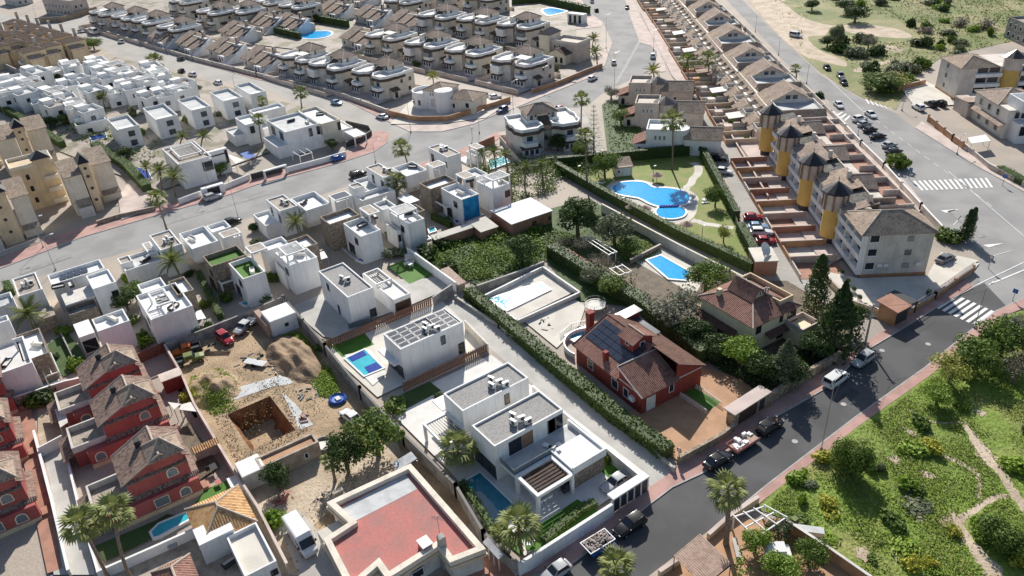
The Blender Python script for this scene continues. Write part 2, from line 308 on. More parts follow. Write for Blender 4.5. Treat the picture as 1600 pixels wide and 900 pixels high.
# windows and doors: a frame proud of the wall, a pane inside it; meshes shared by size
WC = {}
FR = {'-y': 0, '+x': pi/2, '+y': pi, '-x': -pi/2}
def win(root, face, r, u, wd, z, h, frame='plasticwhite', pane='glass', name='window', fw=.09, split=1, label=None):
    "window on the face of rectangle r=(x0,y0,x1,y1); u metres along the face from its left end as seen from outside"
    x0, y0, x1, y1 = r; fl = (x1-x0) if face[1] == 'y' else (y1-y0)
    if wd > fl-.3: wd = max(.5, fl-.3)
    u = max(.1, min(u, fl-wd-.15))
    loc = {'-y': (x0+u, y0, z), '+x': (x1, y0+u, z), '+y': (x1-u, y1, z), '-x': (x0, y1-u, z)}[face]
    return winat(root, loc, FR[face], wd, h, frame, pane, name, fw, split, label)
def winat(root, loc, rz, wd, h, frame='plasticwhite', pane='glass', name='window', fw=.09, split=1, label=None):
    k = (round(wd, 2), round(h, 2), frame, pane, fw, split)
    if k not in WC:
        b = MB(); d = -.07
        b.box(0, d, 0, wd, .0, fw); b.box(0, d, h-fw, wd, 0, h); b.box(0, d, fw, fw, 0, h-fw); b.box(wd-fw, d, fw, wd, 0, h-fw)
        for i in range(1, split): b.box(wd*i/split-fw*.4, d, fw, wd*i/split+fw*.4, 0, h-fw)
        f = b.build(name, frame, root); p = MB().box(fw*.5, -.03, fw*.5, wd-fw*.5, .0, h-fw*.5).build('pane', pane, f); WC[k] = (f.data, p.data)
    else:
        f = link(name, WC[k][0], root); p = link('pane', WC[k][1], f)
    f.location = loc; f.rotation_euler[2] = rz
    if label: f['label'] = label
    return f
def arch_win(root, loc, rz, wd, h, frame='plasticwhite', pane='glass', name='window'):
    k = ('arch', round(wd, 2), round(h, 2), frame, pane)
    if k not in WC:
        def outl(w2, hh, z0, n=8):
            r = w2/2; return [(-r, z0), (r, z0)]+[(r*cos(pi*i/n), hh-r+r*sin(pi*i/n)) for i in range(n+1)]
        b = MB(); o = outl(wd, h, 0); i_ = outl(wd-.3, h-.15, .12); n = len(o)
        v = [(x, -.08, z) for x, z in o]+[(x, -.08, z) for x, z in i_]+[(x, 0, z) for x, z in o]
        b.add(v, [(a, (a+1) % n, n+(a+1) % n, n+a) for a in range(n)]+[((a+1) % n, a, 2*n+a, 2*n+(a+1) % n) for a in range(n)])
        f = b.build(name, frame, root); q = MB().face([(x, -.03, z) for x, z in i_]).build('pane', pane, f); WC[k] = (f.data, q.data)
    else:
        f = link(name, WC[k][0], root); link('pane', WC[k][1], f)
    f.location = loc; f.rotation_euler[2] = rz; return f
# surveyed houses: local frame turned by ang about the base point
class House:
    def __init__(s, name, label, cat, base, ang=0, group=None, z=0):
        bx, by = P(*base) if len(base) == 2 else (base[0], base[1])
        s.b = (bx, by); s.a = radians(ang); s.o = thing(name, label, cat, (bx, by, z), s.a, group); s.r = None
    def L(s, px, py, h=0):
        x, y = P(px, py, h); dx, dy = x-s.b[0], y-s.b[1]
        return (dx*cos(s.a)+dy*sin(s.a), -dx*sin(s.a)+dy*cos(s.a))
    def rc(s, a, b, h):
        (x0, y0), (x1, y1) = s.L(*a, h), s.L(*b, h)
        return (min(x0, x1), min(y0, y1), max(x0, x1), max(y0, y1))
    def blk(s, a, b, h, h0=0, m='white', roof='terrace', par=.7, t=.22, fm=None, label=None):
        "a, b: left and right roof corners in the photograph at height h. roof terrace = parapet round a floor"
        r = s.r = s.rc(a, b, h) if len(a) == 2 else a
        return s.blkr(r, h, h0, m, roof, par, t, fm, label)
    def blkr(s, r, h, h0=0, m='white', roof='terrace', par=.7, t=.22, fm=None, label=None):
        x0, y0, x1, y1 = s.r = r; poly = [(x0, y0), (x1, y0), (x1, y1), (x0, y1)]
        if roof == 'plain':
            w_ = MB().box(x0, y0, h0, x1, y1, h, bottom=h0 > 0).build('wall', m, s.o)
            if fm: MB().box(x0+.1, y0+.1, h, x1-.1, y1-.1, h+.03).build('roof', fm, s.o)
            return w_
        if roof == 'gravel': par, fm = .3, fm or 'gravel'
        fm = fm or 'terracefloor'; zr = h-par; b = MB()
        for i in range(4):
            p, q = poly[i], poly[(i+1) % 4]; b.face([(*p, h0), (*q, h0), (*q, zr), (*p, zr)])
        if h0 > 0: b.face([(*p, h0) for p in poly[::-1]])
        b.ring(poly, t, zr, h); w_ = b.build('wall', m, s.o)
        MB().face([(x, y, zr) for x, y in poly]).build('roof', fm, s.o)
        if label: w_['label'] = label
        return w_
    def win(s, face, u, wd, z, h, **k): return win(s.o, face, s.r, u, wd, z, h, **k)
    def frame(s, a, b, h, h0=0, m='white', slats=0, sm='white', d=.28, along='y', roof=None, sw=.07):
        "open frame on four posts; slats each a part"
        x0, y0, x1, y1 = r = s.rc(a, b, h) if len(a) == 2 else a
        b_ = MB()
        for x in (x0, x1-d):
            for y in (y0, y1-d): b_.box(x, y, h0, x+d, y+d, h-d)
        b_.box(x0, y0, h-d, x1, y0+d, h); b_.box(x0, y1-d, h-d, x1, y1, h); b_.box(x0, y0+d, h-d, x0+d, y1-d, h); b_.box(x1-d, y0+d, h-d, x1, y1-d, h)
        f = b_.build('pergola_frame', m, s.o)
        if roof: MB().box(x0+d, y0+d, h-.12, x1-d, y1-d, h-.05).build('pergola_roof', roof, s.o)
        if slats:
            me = None
            for i in range(slats):
                t_ = (i+.5)/slats
                if along == 'y': l = (x0+d+(x1-x0-2*d)*t_, y0+d, h-d); sz = (sw, y1-y0-2*d, .16)
                else: l = (x0+d, y0+d+(y1-y0-2*d)*t_, h-d); sz = (x1-x0-2*d, sw, .16)
                if me is None: o = MB().box(0, 0, 0, *sz).build('slat', sm, f); me = o.data; o.location = l
                else: link('slat', me, f, l)
        return f
# ------------------------------------------------------------------ the setting: ground, roads, pavements, lots
ZC = [0.0]
mat('patch', (.075, .075, .078), var=.2, fine=.1, bsc=20); mat('patch2', (.30, .295, .285), var=.2, fine=.1, bsc=20)
def sheet(name, px, m, z=None, kind='structure', label=None, raw=False):
    if z is None: ZC[0] += .004; z = ZC[0]
    pts = px if raw else [P(*q) for q in px]
    b = MB(); a = sum(pts[i-1][0]*pts[i][1]-pts[i][0]*pts[i-1][1] for i in range(len(pts)))
    if a < 0: pts = pts[::-1]
    o = b.face([(x, y, z) for x, y in pts]).build(name, m); o['kind'] = kind
    if label: o['label'] = label
    return o
def smooth(pts, n=6, closed=False):
    "Catmull-Rom through the points"
    out = []; N = len(pts); g = (lambda i: pts[i % N]) if closed else (lambda i: pts[min(max(i, 0), N-1)])
    for i in range(N if closed else N-1):
        p0, p1, p2, p3 = [np.array(g(i+k), float) for k in (-1, 0, 1, 2)]
        for t in np.linspace(0, 1, n, endpoint=False):
            out.append(tuple(.5*((2*p1)+(-p0+p2)*t+(2*p0-5*p1+4*p2-p3)*t*t+(-p0+3*p1-3*p2+p3)*t**3)))
    if not closed: out.append(tuple(pts[-1]))
    return out
PIT = (P(355, 648), P(462, 672)); px0, py0 = PIT[0]; px1, py1 = PIT[1]
def quads4(name, X0, Y0, X1, Y1, z, m, kind='structure'):
    b = MB()
    for (a, c, d, e) in ((X0, Y0, X1, py0), (X0, py1, X1, Y1), (X0, py0, px0, py1), (px1, py0, X1, py1)): b.face([(a, c, z), (d, c, z), (d, e, z), (a, e, z)])
    return tag(b.build(name, m), kind=kind)
quads4('ground', -3500, -3000, 2500, 3500, 0, 'ground')
R1u = [(-80, 441), (0, 420), (125, 372), (250, 335), (350, 307), (400, 289), (467, 272), (540, 252), (585, 237), (606, 222), (640, 206), (690, 206), (740, 194), (775, 179), (800, 171), (850, 150), (888, 135), (925, 120), (945, 102), (951, 82), (957, 67), (942, 35), (920, 20), (908, 0), (898, -30)]
R1l = [(968, -30), (977, 0), (985, 27), (1000, 67), (1017, 72), (1027, 82), (1025, 100), (1010, 115), (985, 125), (940, 147), (925, 160), (912, 166), (887, 173), (840, 196), (775, 207), (745, 225), (700, 240), (640, 262), (560, 285), (450, 322), (375, 345), (230, 385), (86, 425), (0, 450), (-80, 475)]
sheet('road', R1u+R1l, 'asphalt')
R2a = [(-20, 20), (60, 30), (120, 12), (152, 47), (300, 95), (400, 124), (525, 150), (607, 190), (640, 206)]
sheet('road', R2a+[(606, 222), (575, 202), (530, 182), (475, 168), (420, 142), (335, 125), (232, 100), (175, 85), (140, 62), (70, 45), (-20, 45)], 'lightroad')
R3l = [(1095, -40), (1135, 0), (1200, 67), (1230, 100), (1265, 135), (1292, 155), (1318, 185), (1340, 212), (1375, 245), (1395, 262), (1420, 290), (1460, 340), (1490, 372), (1533, 398), (1525, 420), (1520, 450)]
R3r = [(1555, 487), (1600, 465), (1700, 450), (1720, 350), (1600, 300), (1530, 262), (1470, 225), (1430, 200), (1400, 177), (1347, 155), (1320, 140), (1282, 117), (1250, 87), (1220, 60), (1200, 40), (1150, -10), (1120, -40)]
sheet('road', R3l+R3r, 'asphalt')
R4l = [(700, 1020), (882, 890), (1017, 787), (1050, 762), (1097, 740), (1215, 650), (1285, 610), (1355, 547), (1397, 522), (1465, 480), (1520, 450), (1538, 442)]
R4r = [(1572, 478), (1555, 487), (1500, 530), (1445, 575), (1337, 652), (1200, 757), (1135, 810), (1110, 827), (1017, 897), (860, 1020)]
sheet('road', R4l+R4r, 'darkasphalt')
sheet('street', [(1060, 140), (1100, 150), (1147, 222), (1200, 307), (1272, 410), (1292, 450), (1290, 478), (1250, 470), (1215, 440), (1188, 402), (1155, 330), (1128, 262), (1108, 240), (1120, 222), (1087, 165)], 'lightroad')
sheet('driveway', [(693, 480), (712, 466), (780, 511), (987, 672), (1050, 738), (1017, 760), (997, 742), (920, 675), (760, 540), (724, 506)], 'driveway')
ZR = .06
for q in ([(1100, 748), (1180, 690), (1190, 696), (1112, 754)], [(1300, 628), (1330, 606), (1345, 614), (1316, 636)], [(905, 880), (960, 840), (968, 846), (915, 888)], [(1420, 515), (1450, 496), (1462, 503), (1434, 522)]): sheet('road_patch', q, 'patch')
for q in ([(250, 350), (420, 300), (422, 303), (252, 354)], [(1330, 215), (1400, 300), (1408, 298), (1338, 213)], [(960, 130), (1000, 60), (1004, 61), (965, 132)], [(30, 425), (110, 397), (112, 402), (32, 430)], [(1480, 330), (1530, 372), (1540, 370), (1492, 328)]): sheet('road_patch', q, 'patch2')
def mark(px, m='paint', name='road_marking'): return sheet(name, px, m, z=ZR)
def line(a, b, wd=.14, m='paint', n=1, gap=0, z=None):
    A, B = np.array(P(*a)), np.array(P(*b)); bb = MB(); d = (B-A); L_ = np.linalg.norm(d); d = d/L_; nn = np.array([-d[1], d[0]])*wd/2
    seg = L_/n
    for i in range(n):
        s, e = A+d*(seg*i), A+d*(seg*(i+1)-gap); bb.face([(*(s-nn), z or ZR), (*(e-nn), z or ZR), (*(e+nn), z or ZR), (*(s+nn), z or ZR)])
    return tag(bb.build('road_marking', m), kind='structure')
def zebra(a0, a1, b0, b1, n, duty=.5):
    "stripes between the edge a0-a1 (one end of every stripe) and b0-b1 (the other end)"
    a0, a1, b0, b1 = [np.array(P(*q)) for q in (a0, a1, b0, b1)]
    for i in range(n):
        t, t2 = i/n, (i+duty)/n; b = MB().face([(*(a0+(a1-a0)*t), ZR), (*(a0+(a1-a0)*t2), ZR), (*(b0+(b1-b0)*t2), ZR), (*(b0+(b1-b0)*t), ZR)])
        tag(b.build('crossing_stripe', 'paint'), kind='structure')
zebra((1426, 283), (1546, 278), (1440, 298), (1556, 293), 15)
zebra((1462, 481), (1528, 511), (1494, 461), (1558, 489), 7, .55)
zebra((1350, 152), (1394, 170), (1356, 162), (1400, 173), 6, .45)
zebra((1315, 175), (1333, 183), (1306, 180), (1325, 192), 3, .4)
line((1226, 60), (1360, 185), n=1); line((1358, 180), (1560, 330), n=14, gap=2.2); line((1482, 268), (1610, 378), n=1)
line((1478, 468), (1600, 410), n=1, wd=.2); line((1545, 445), (1610, 418), wd=.3)
for tri in ([(1470, 329), (1500, 327), (1478, 333)], [(1536, 383), (1570, 380), (1544, 387)]): mark(tri)
line((1545, 402), (1580, 392)); line((1490, 352), (1503, 336))
for i in range(9):
    t = i/8; a = (1132+(1222-1132)*t, 262+(440-262)*t); line(a, (a[0]+22+14*t, a[1]+2+4*t), .1)
line((1154, 262), (1250, 430), .1)
line((845, 720), (985, 745), .1); mark([(625, 300), (632, 303), (631, 306), (624, 303)])
for x, y in ((1450, 538), (1378, 548), (1318, 632), (1100, 735), (1242, 690)):
    cx, cy = P(x, y); tag(MB().prism([(cx+.42*cos(i*pi/7), cy+.42*sin(i*pi/7)) for i in range(14)], .03, .055).build('manhole_cover', 'kerb'), 'round grey manhole cover set in the dark asphalt at %s' % {1450: 'the bend by the zebra crossing', 1378: 'the silver car', 1318: 'the white van', 1100: 'the black saloon', 1242: 'the open middle of the road'}[x], 'manhole cover', 'manhole covers in the dark road')
def pave(px, m='pavement', h=.12):
    pts = [P(*q) for q in px]; o = MB().prism(pts, 0, h).build('pavement', m); o['kind'] = 'structure'
    return o
def kerb(px, wd=.18, h=.135):
    b = MB(); pts = [P(*q) for q in px]
    for a, c in zip(pts, pts[1:]): b.obox(a, c, wd, 0, h)
    return tag(b.build('kerb', 'kerb'), kind='structure')
k1 = [(-80, 441), (0, 420), (125, 372), (250, 335), (350, 307), (400, 289), (467, 272), (540, 252), (585, 237), (606, 222)]
pave(k1+[(608, 208), (590, 204), (572, 216), (545, 238), (470, 258), (400, 279), (330, 297), (250, 322), (170, 340), (110, 362), (0, 404), (-80, 425)]); kerb(k1)
k2 = [(607, 190), (640, 206), (690, 206), (740, 194), (775, 179), (800, 171), (850, 150), (888, 135), (925, 120), (945, 102), (951, 82), (957, 67)]
pave(k2+[(945, 67), (940, 80), (935, 95), (920, 110), (850, 136), (800, 156), (760, 166), (690, 193), (645, 193), (607, 181)], 'palepavement'); kerb(k2)
k3 = [(882, 890), (1017, 787), (1050, 762), (1097, 740), (1215, 650), (1285, 610), (1355, 547), (1397, 522), (1465, 480), (1520, 450)]
pave(k3+[(1508, 437), (1440, 480), (1375, 520), (1340, 545), (1275, 590), (1200, 635), (1060, 727), (1047, 740), (1017, 760), (1010, 768), (815, 899)]); kerb(k3)
k4 = [(1600, 466), (1555, 487), (1500, 530), (1445, 575), (1337, 652), (1200, 757), (1135, 810)]
pave(k4+[(1152, 815), (1207, 771), (1346, 663), (1452, 588), (1510, 541), (1565, 496), (1610, 478)]); kerb(k4)
k5 = [(968, -30), (977, 0), (985, 27), (1000, 67), (1017, 72), (1027, 82), (1025, 100), (1010, 115)]
pave(k5+[(1040, 112), (1040, 95), (1025, 65), (1001, 28), (988, 0), (980, -30)], 'palepavement'); kerb(k5)
k6 = [(1430, 200), (1470, 225), (1530, 262), (1600, 300)]
pave(k6+[(1640, 300), (1545, 254), (1480, 214), (1440, 190)], 'palepavement'); kerb(k6)
k7 = [(640, 262), (700, 240), (745, 225), (775, 207)]
pave(k7+[(785, 213), (752, 236), (705, 256), (668, 270)]); kerb(k7)
k8 = [(908, 0), (920, 20), (942, 35), (940, 42)]
pave(k8+[(885, 48), (870, 38), (905, 28), (890, -5)], 'palepavement'); kerb(k8)
k9 = [(152, 47), (300, 95), (400, 124), (525, 150), (607, 190)]
pave(k9+[(610, 182), (527, 144), (402, 118), (300, 90), (152, 43)]); kerb(k9)
k10 = [(1395, 262), (1420, 290), (1460, 340), (1490, 372)]
pave(k10+[(1478, 372), (1450, 342), (1410, 292), (1385, 264)], 'palepavement')
# ---- lots
# dirt lot round the pit, the two tipped heaps, the pit itself
LX0, LY0 = P(262, 541); LX1, LY1 = P(742, 862)[0], P(470, 478)[1]
mat('redsand', (.30, .205, .13), c2=(.20, .145, .09), sc=.4, bump=.12, bsc=3, fine=.2)
quads4('dirt_lot', LX0, P(430, 850)[1]+.5, -60.5, 34.2, .03, 'sand')
b = MB(); D_ = 3.6; n_ = 9; rr = random.Random(3)
def jag(a, c, n): return [(a[0]+(c[0]-a[0])*i/n, a[1]+(c[1]-a[1])*i/n) for i in range(n+1)]
for (a, c, nx, ny) in (((px0, py0), (px1, py0), 0, 1), ((px1, py0), (px1, py1), -1, 0), ((px1, py1), (px0, py1), 0, -1), ((px0, py1), (px0, py0), 1, 0)):
    pt = jag(a, c, n_); rows = []
    for lev, (off, z) in enumerate(((0, .03), (.25, -.6), (.5, -1.8), (.9, -3.0), (1.6, -D_))):
        rows.append([(x+nx*off*rr.uniform(.4, 1.6), y+ny*off*rr.uniform(.4, 1.6), z+(rr.uniform(-.15, .15) if lev not in (0,) else 0)) for x, y in pt])
    vs = [v for r_ in rows for v in r_]; k = n_+1
    b.add(vs, [(j*k+i, j*k+i+1, (j+1)*k+i+1, (j+1)*k+i) for j in range(4) for i in range(n_)])
tag(MB().face([(px0-.5, py0-.5, -D_+.28), (px1+.5, py0-.5, -D_+.28), (px1+.5, py1+.5, -D_+.28), (px0-.5, py1+.5, -D_+.28)]).build('pit_floor', 'sand'), kind='structure')
b.face([(px0-.5, py0-.5, -D_+.2), (px1+.5, py0-.5, -D_+.2), (px1+.5, py1+.5, -D_+.2), (px0-.5, py1+.5, -D_+.2)])
tag(b.build('excavated_pit', ['redearth']), kind='structure')
MND = []
def mound(name, c, rx, ry, h, m, label, seed, n=44, ang=0):
    r_ = random.Random(seed); cx, cy = P(*c); vs = []; MND.append((cx, cy, rx, ry, h)); ph = [r_.uniform(0, 6) for _ in range(8)]
    for j in range(n+1):
        for i in range(n+1):
            u, v = i/n*2-1, j/n*2-1; x, y = u*rx, v*ry; d = math.hypot(u, v)
            z = h*max(0, 1-d**1.7)*(1+.34*sin(3*u+ph[0])*cos(4*v+ph[1])+.2*sin(9*u+ph[2]+2*v)+.16*sin(11*v+ph[3]))+.11*sin(17*u+ph[4])*sin(15*v+ph[5])*(d < 1)
            ca, sa = cos(ang), sin(ang); vs.append((cx+x*ca-y*sa, cy+x*sa+y*ca, max(z, -.05)))
    k = n+1; o = MB().add(vs, [(j*k+i, j*k+i+1, (j+1)*k+i+1, (j+1)*k+i) for j in range(n) for i in range(n)]).build(name, m, smooth=True); o['kind'] = 'structure'; o['label'] = label
mound('earth_heap', (333, 607), 5.5, 4.6, 1.8, 'sand', 'tipped sandy earth heap with weeds beside the pit', 1)
mound('earth_heap', (458, 560), 8.5, 3.8, 1.9, 'redsand', 'long reddish earth heap along the grey block wall', 2)
sheet('concrete_slab', [(350, 612), (450, 583), (458, 600), (425, 605), (358, 628)], 'greyroof'); sheet('concrete_slab', [(436, 608), (462, 632), (490, 664), (468, 672), (448, 628)], 'greyroof')
sheet('yard', [(352, 740), (500, 690), (545, 700), (620, 690), (640, 735), (525, 790), (470, 840), (500, 900), (455, 900)], 'paledirt')
sheet('yard', [(425, 800), (470, 800), (515, 850), (530, 905), (470, 905)], 'concrete')
# fields
sheet('field', [(1170, -40), (1200, 38), (1252, 86), (1284, 115), (1322, 139), (1350, 154), (1400, 172), (1420, 130), (1470, 90), (1600, 60), (1800, 20), (1800, -140), (1100, -140)], 'scrubsoil')
for q in ([(1160, -20), (1200, -8), (1228, 8), (1256, 28), (1300, 40), (1345, 38), (1400, 45), (1425, 57), (1400, 60), (1330, 52), (1300, 42), (1290, 55), (1262, 58), (1280, 78), (1318, 95), (1322, 104), (1300, 100), (1280, 95), (1250, 84), (1200, 38)],
          [(1190, -30), (1250, -40), (1230, 0), (1210, -6)], [(1370, 70), (1410, 75), (1400, 82)], [(1335, 108), (1385, 95), (1390, 98), (1345, 113)]): sheet('dirt_track', smooth([tuple(x) for x in q], 3, True), 'paledirt')
sheet('field', [(1180, 795), (1207, 771), (1346, 663), (1452, 588), (1510, 541), (1565, 496), (1800, 420), (1900, 1100), (1420, 1010), (1228, 812)], 'fieldsoil')
def track(px, wds, m='paledirt', name='footpath'):
    pts = smooth(px, 5); ws = np.interp(np.linspace(0, 1, len(pts)), np.linspace(0, 1, len(wds)), wds); A = [np.array(P(*p)) for p in pts]; l = []; r = []
    for i, a in enumerate(A):
        d = A[min(i+1, len(A)-1)]-A[max(i-1, 0)]; d = d/np.linalg.norm(d); nn = np.array([-d[1], d[0]]); jit = random.Random(i).uniform(.7, 1.3); l.append(a+nn*ws[i]/2*jit); r.append(a-nn*ws[i]/2*(2-jit))
    return sheet(name, [tuple(x) for x in l]+[tuple(x) for x in r[::-1]], m, raw=True)
track([(1500, 655), (1516, 676), (1532, 700), (1543, 717), (1560, 735), (1577, 762), (1600, 792), (1640, 850)], [.5, 1., 1.8, 2.4, 1.3, 1.2, 1.3, 1.4])
track([(1578, 776), (1550, 780), (1522, 798), (1500, 812), (1489, 815)], [.9, .8, .8, 1.0, .8]); track([(1486, 800), (1493, 815), (1504, 834), (1520, 855), (1548, 890), (1570, 930)], [.6, 1.4, 1.5, 1.4, 2.2, 2.5])
track([(1470, 712), (1490, 720), (1520, 735), (1530, 755), (1528, 780)], [.5, .7, .8, .6, .6])
track([(1418, 640), (1440, 654), (1470, 662), (1500, 660)], [.35, .4, .4, .4])
DIRT = [smooth(q, 3, True) for q in ([(1385, 715), (1402, 712), (1410, 722), (1395, 728)], [(1425, 800), (1445, 796), (1452, 808), (1434, 815)], [(1468, 812), (1485, 808), (1492, 824), (1475, 826)], [(1440, 735), (1462, 742), (1456, 752), (1438, 746)], [(1330, 860), (1352, 855), (1366, 872), (1345, 880)], [(1408, 668), (1430, 676), (1424, 684)], [(1520, 640), (1540, 645), (1532, 655)], [(1390, 860), (1410, 868), (1400, 880)])]
JR = random.Random(2)
for q in DIRT: cx_, cy_ = sum(p[0] for p in q)/len(q), sum(p[1] for p in q)/len(q); sheet('dirt_patch', [(cx_+(x-cx_)*JR.uniform(.55, 1.25), cy_+(y-cy_)*JR.uniform(.55, 1.25)) for x, y in q], 'paledirt')
# community pool garden
sheet('lawn', [(868, 262), (1095, 241), (1178, 412), (1172, 424), (1050, 372), (930, 300)], 'lawn')
deck = smooth([(945, 298), (958, 285), (985, 281), (1010, 284), (1035, 291), (1070, 296), (1090, 308), (1090, 325), (1084, 340), (1070, 349), (1048, 351), (1025, 343), (1005, 330), (985, 322), (960, 314)], 4, True)
sheet('pool_deck', deck, 'plaza'); track([(1081, 345), (1110, 352), (1146, 357)], [1.8, 1.5, 1.5], 'plaza', 'path'); track([(1070, 298), (1082, 283), (1092, 265), (1082, 255)], [1.6, 1.8, 2, 2], 'plaza', 'path')
# gardens and yards
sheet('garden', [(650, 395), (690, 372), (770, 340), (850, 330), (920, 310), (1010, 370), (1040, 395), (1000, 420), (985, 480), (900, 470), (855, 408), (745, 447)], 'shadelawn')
sheet('yard', [(985, 645), (1092, 572), (1150, 590), (1210, 632), (1062, 722), (1000, 690)], 'terracottafloor')
sheet('lawn', [(1062, 610), (1078, 604), (1126, 630), (1108, 643)], 'astro')
sheet('garden', [(860, 395), (1000, 480), (1100, 560), (1200, 620), (1330, 555), (1330, 500), (1230, 440), (1100, 440), (1040, 420)], 'soil')
sheet('yard', [(992, 410), (1032, 388), (1105, 432), (1085, 462)], 'plaza')
sheet('yard', [(755, 462), (845, 420), (902, 455), (808, 500)], 'plaza'); sheet('yard', [(815, 500), (900, 470), (915, 480), (905, 510), (870, 545)], 'plaza')
sheet('plaza', [(1288, 425), (1340, 436), (1450, 432), (1470, 420), (1530, 412), (1515, 432), (1385, 500), (1330, 492)], 'plaza'); sheet('yard', [(1448, 432), (1470, 395), (1528, 408), (1505, 432)], 'plaza')
sheet('terrace', [(452, 482), (500, 462), (560, 440), (700, 435), (707, 450), (520, 530), (505, 527)], 'driveway'); sheet('lawn', [(605, 418), (640, 405), (676, 430), (640, 445)], 'astro')
sheet('terrace', [(506, 545), (600, 505), (690, 470), (762, 540), (590, 622)], 'plaza'); sheet('lawn', [(518, 543), (570, 522), (585, 540), (535, 560)], 'astro')
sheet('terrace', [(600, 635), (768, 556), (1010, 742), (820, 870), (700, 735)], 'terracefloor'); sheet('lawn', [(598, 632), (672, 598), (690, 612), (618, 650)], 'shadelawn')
sheet('lawn', [(818, 838), (902, 782), (935, 800), (838, 862), (822, 862)], 'astro'); sheet('lawn', [(915, 715), (935, 712), (970, 738), (950, 748)], 'astro')
sheet('lawn', [(820, 862), (812, 868), (775, 835), (785, 825)], 'astro')
sheet('lane', [(60, 700), (105, 695), (150, 900), (85, 900)], 'driveway'); sheet('yard', [(60, 640), (110, 620), (105, 690), (60, 700)], 'paledirt')
sheet('walkway', [(22, 650), (50, 640), (80, 760), (98, 890), (75, 898)], 'terracotta')
sheet('yard', [(190, 880), (300, 830), (350, 850), (440, 890), (460, 940), (150, 960)], 'blockwall')
sheet('lawn', [(305, 790), (325, 765), (375, 745), (365, 775), (310, 800)], 'astro'); sheet('lawn', [(255, 700), (295, 660), (345, 730), (300, 760)], 'soil')
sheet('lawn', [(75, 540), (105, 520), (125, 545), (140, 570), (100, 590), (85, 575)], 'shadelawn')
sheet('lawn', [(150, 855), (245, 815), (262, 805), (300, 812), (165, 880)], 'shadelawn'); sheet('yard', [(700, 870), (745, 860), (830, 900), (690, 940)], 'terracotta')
sheet('yard', [(1040, 900), (1130, 815), (1228, 812), (1340, 900), (1300, 960), (1000, 960)], 'terracottafloor')
sheet('yard', [(610, 195), (640, 160), (700, 140), (800, 160), (760, 185), (690, 195)], 'plaza')
sheet('yard', [(1405, 135), (1440, 125), (1480, 145), (1490, 165), (1430, 170)], 'plaza')
sheet('yard', [(185, 310), (205, 280), (240, 300), (235, 330), (190, 345)], 'palepavement')
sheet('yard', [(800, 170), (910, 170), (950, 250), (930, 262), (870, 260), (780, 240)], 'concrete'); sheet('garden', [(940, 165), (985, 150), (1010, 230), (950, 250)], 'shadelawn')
# far urban ground seen between the houses
sheet('yard', [(150, 40), (640, 100), (900, 130), (900, -60), (100, -60)], 'urban'); sheet('yard', [(0, 200), (180, 90), (480, 170), (420, 240), (250, 300)], 'urban')
sheet('yard', [(1000, 20), (1090, -20), (1240, 130), (1340, 220), (1440, 330), (1290, 420), (1150, 220), (1050, 120)], 'palepavement')
# ------------------------------------------------------------------ pools
def pool(label, px, m='teal', rim=.35, group=None, rimm='plasticwhite', sm=0, z=.44, wz=.38):
    pts = [P(*q) for q in (smooth(px, sm, True) if sm else px)]; cx = sum(p[0] for p in pts)/len(pts); cy = sum(p[1] for p in pts)/len(pts)
    r_ = thing('swimming_pool', label, 'swimming pool', (cx, cy, 0), 0, group); loc = [(x-cx, y-cy) for x, y in pts]
    a = sum(loc[i-1][0]*loc[i][1]-loc[i][0]*loc[i-1][1] for i in range(len(loc)))
    if a < 0: loc = loc[::-1]
    MB().face([(x, y, wz) for x, y in loc]).build('water', m, r_)
    MB().ring(inset(loc, -rim), rim, 0, z).build('coping', rimm, r_)
    return r_
big = pool('large bean-shaped blue community pool behind the hedges', [(957, 297), (962, 291), (975, 287), (992, 286), (1008, 288), (1020, 295), (1035, 296), (1055, 298), (1072, 304), (1077, 313), (1072, 320), (1055, 324), (1035, 325), (1018, 321), (1000, 312), (985, 309), (965, 305)], 'water', .5, sm=5)
pool('small round blue wading pool touching the community pool', [(1025, 333), (1032, 326), (1050, 324), (1066, 327), (1071, 334), (1065, 341), (1048, 344), (1032, 341)], 'water', .4, sm=5)
for i in range(7):
    x, y = P(1033+i*4, 325.5-.1*i); link('stepping_block', MB().box(-.28, -.45, .0, .28, .45, .22).build('x', 'navy').data if i == 0 else SB, big, (x-big.location.x, y-big.location.y, .4))
    if i == 0: SB = bpy.data.objects['x'].data; SB.name = 'stepping_block'; bpy.data.objects.remove(bpy.data.objects['x'])
pool('rectangular turquoise pool beside the cream tiled villa', [(1011, 409), (1032, 402), (1078, 428), (1070, 440), (1045, 438)], 'water')
pool('pale blue pool on the walled terrace above the hedge', [(765, 470), (845, 445), (858, 455), (792, 487)], 'glintwater')
pool('curved turquoise pool against the brick red villa', [(885, 527), (915, 513), (925, 520), (898, 535)], 'cyanwater')
pool('deep teal pool in front of the twin white villa', [(722, 758), (750, 742), (808, 798), (790, 815), (766, 826), (745, 800)], 'deepwater', .3)
pool('turquoise pool with rounded steps beside the red house', [(238, 834), (250, 822), (298, 802), (300, 812), (250, 840), (242, 842)], 'cyanwater', .3)
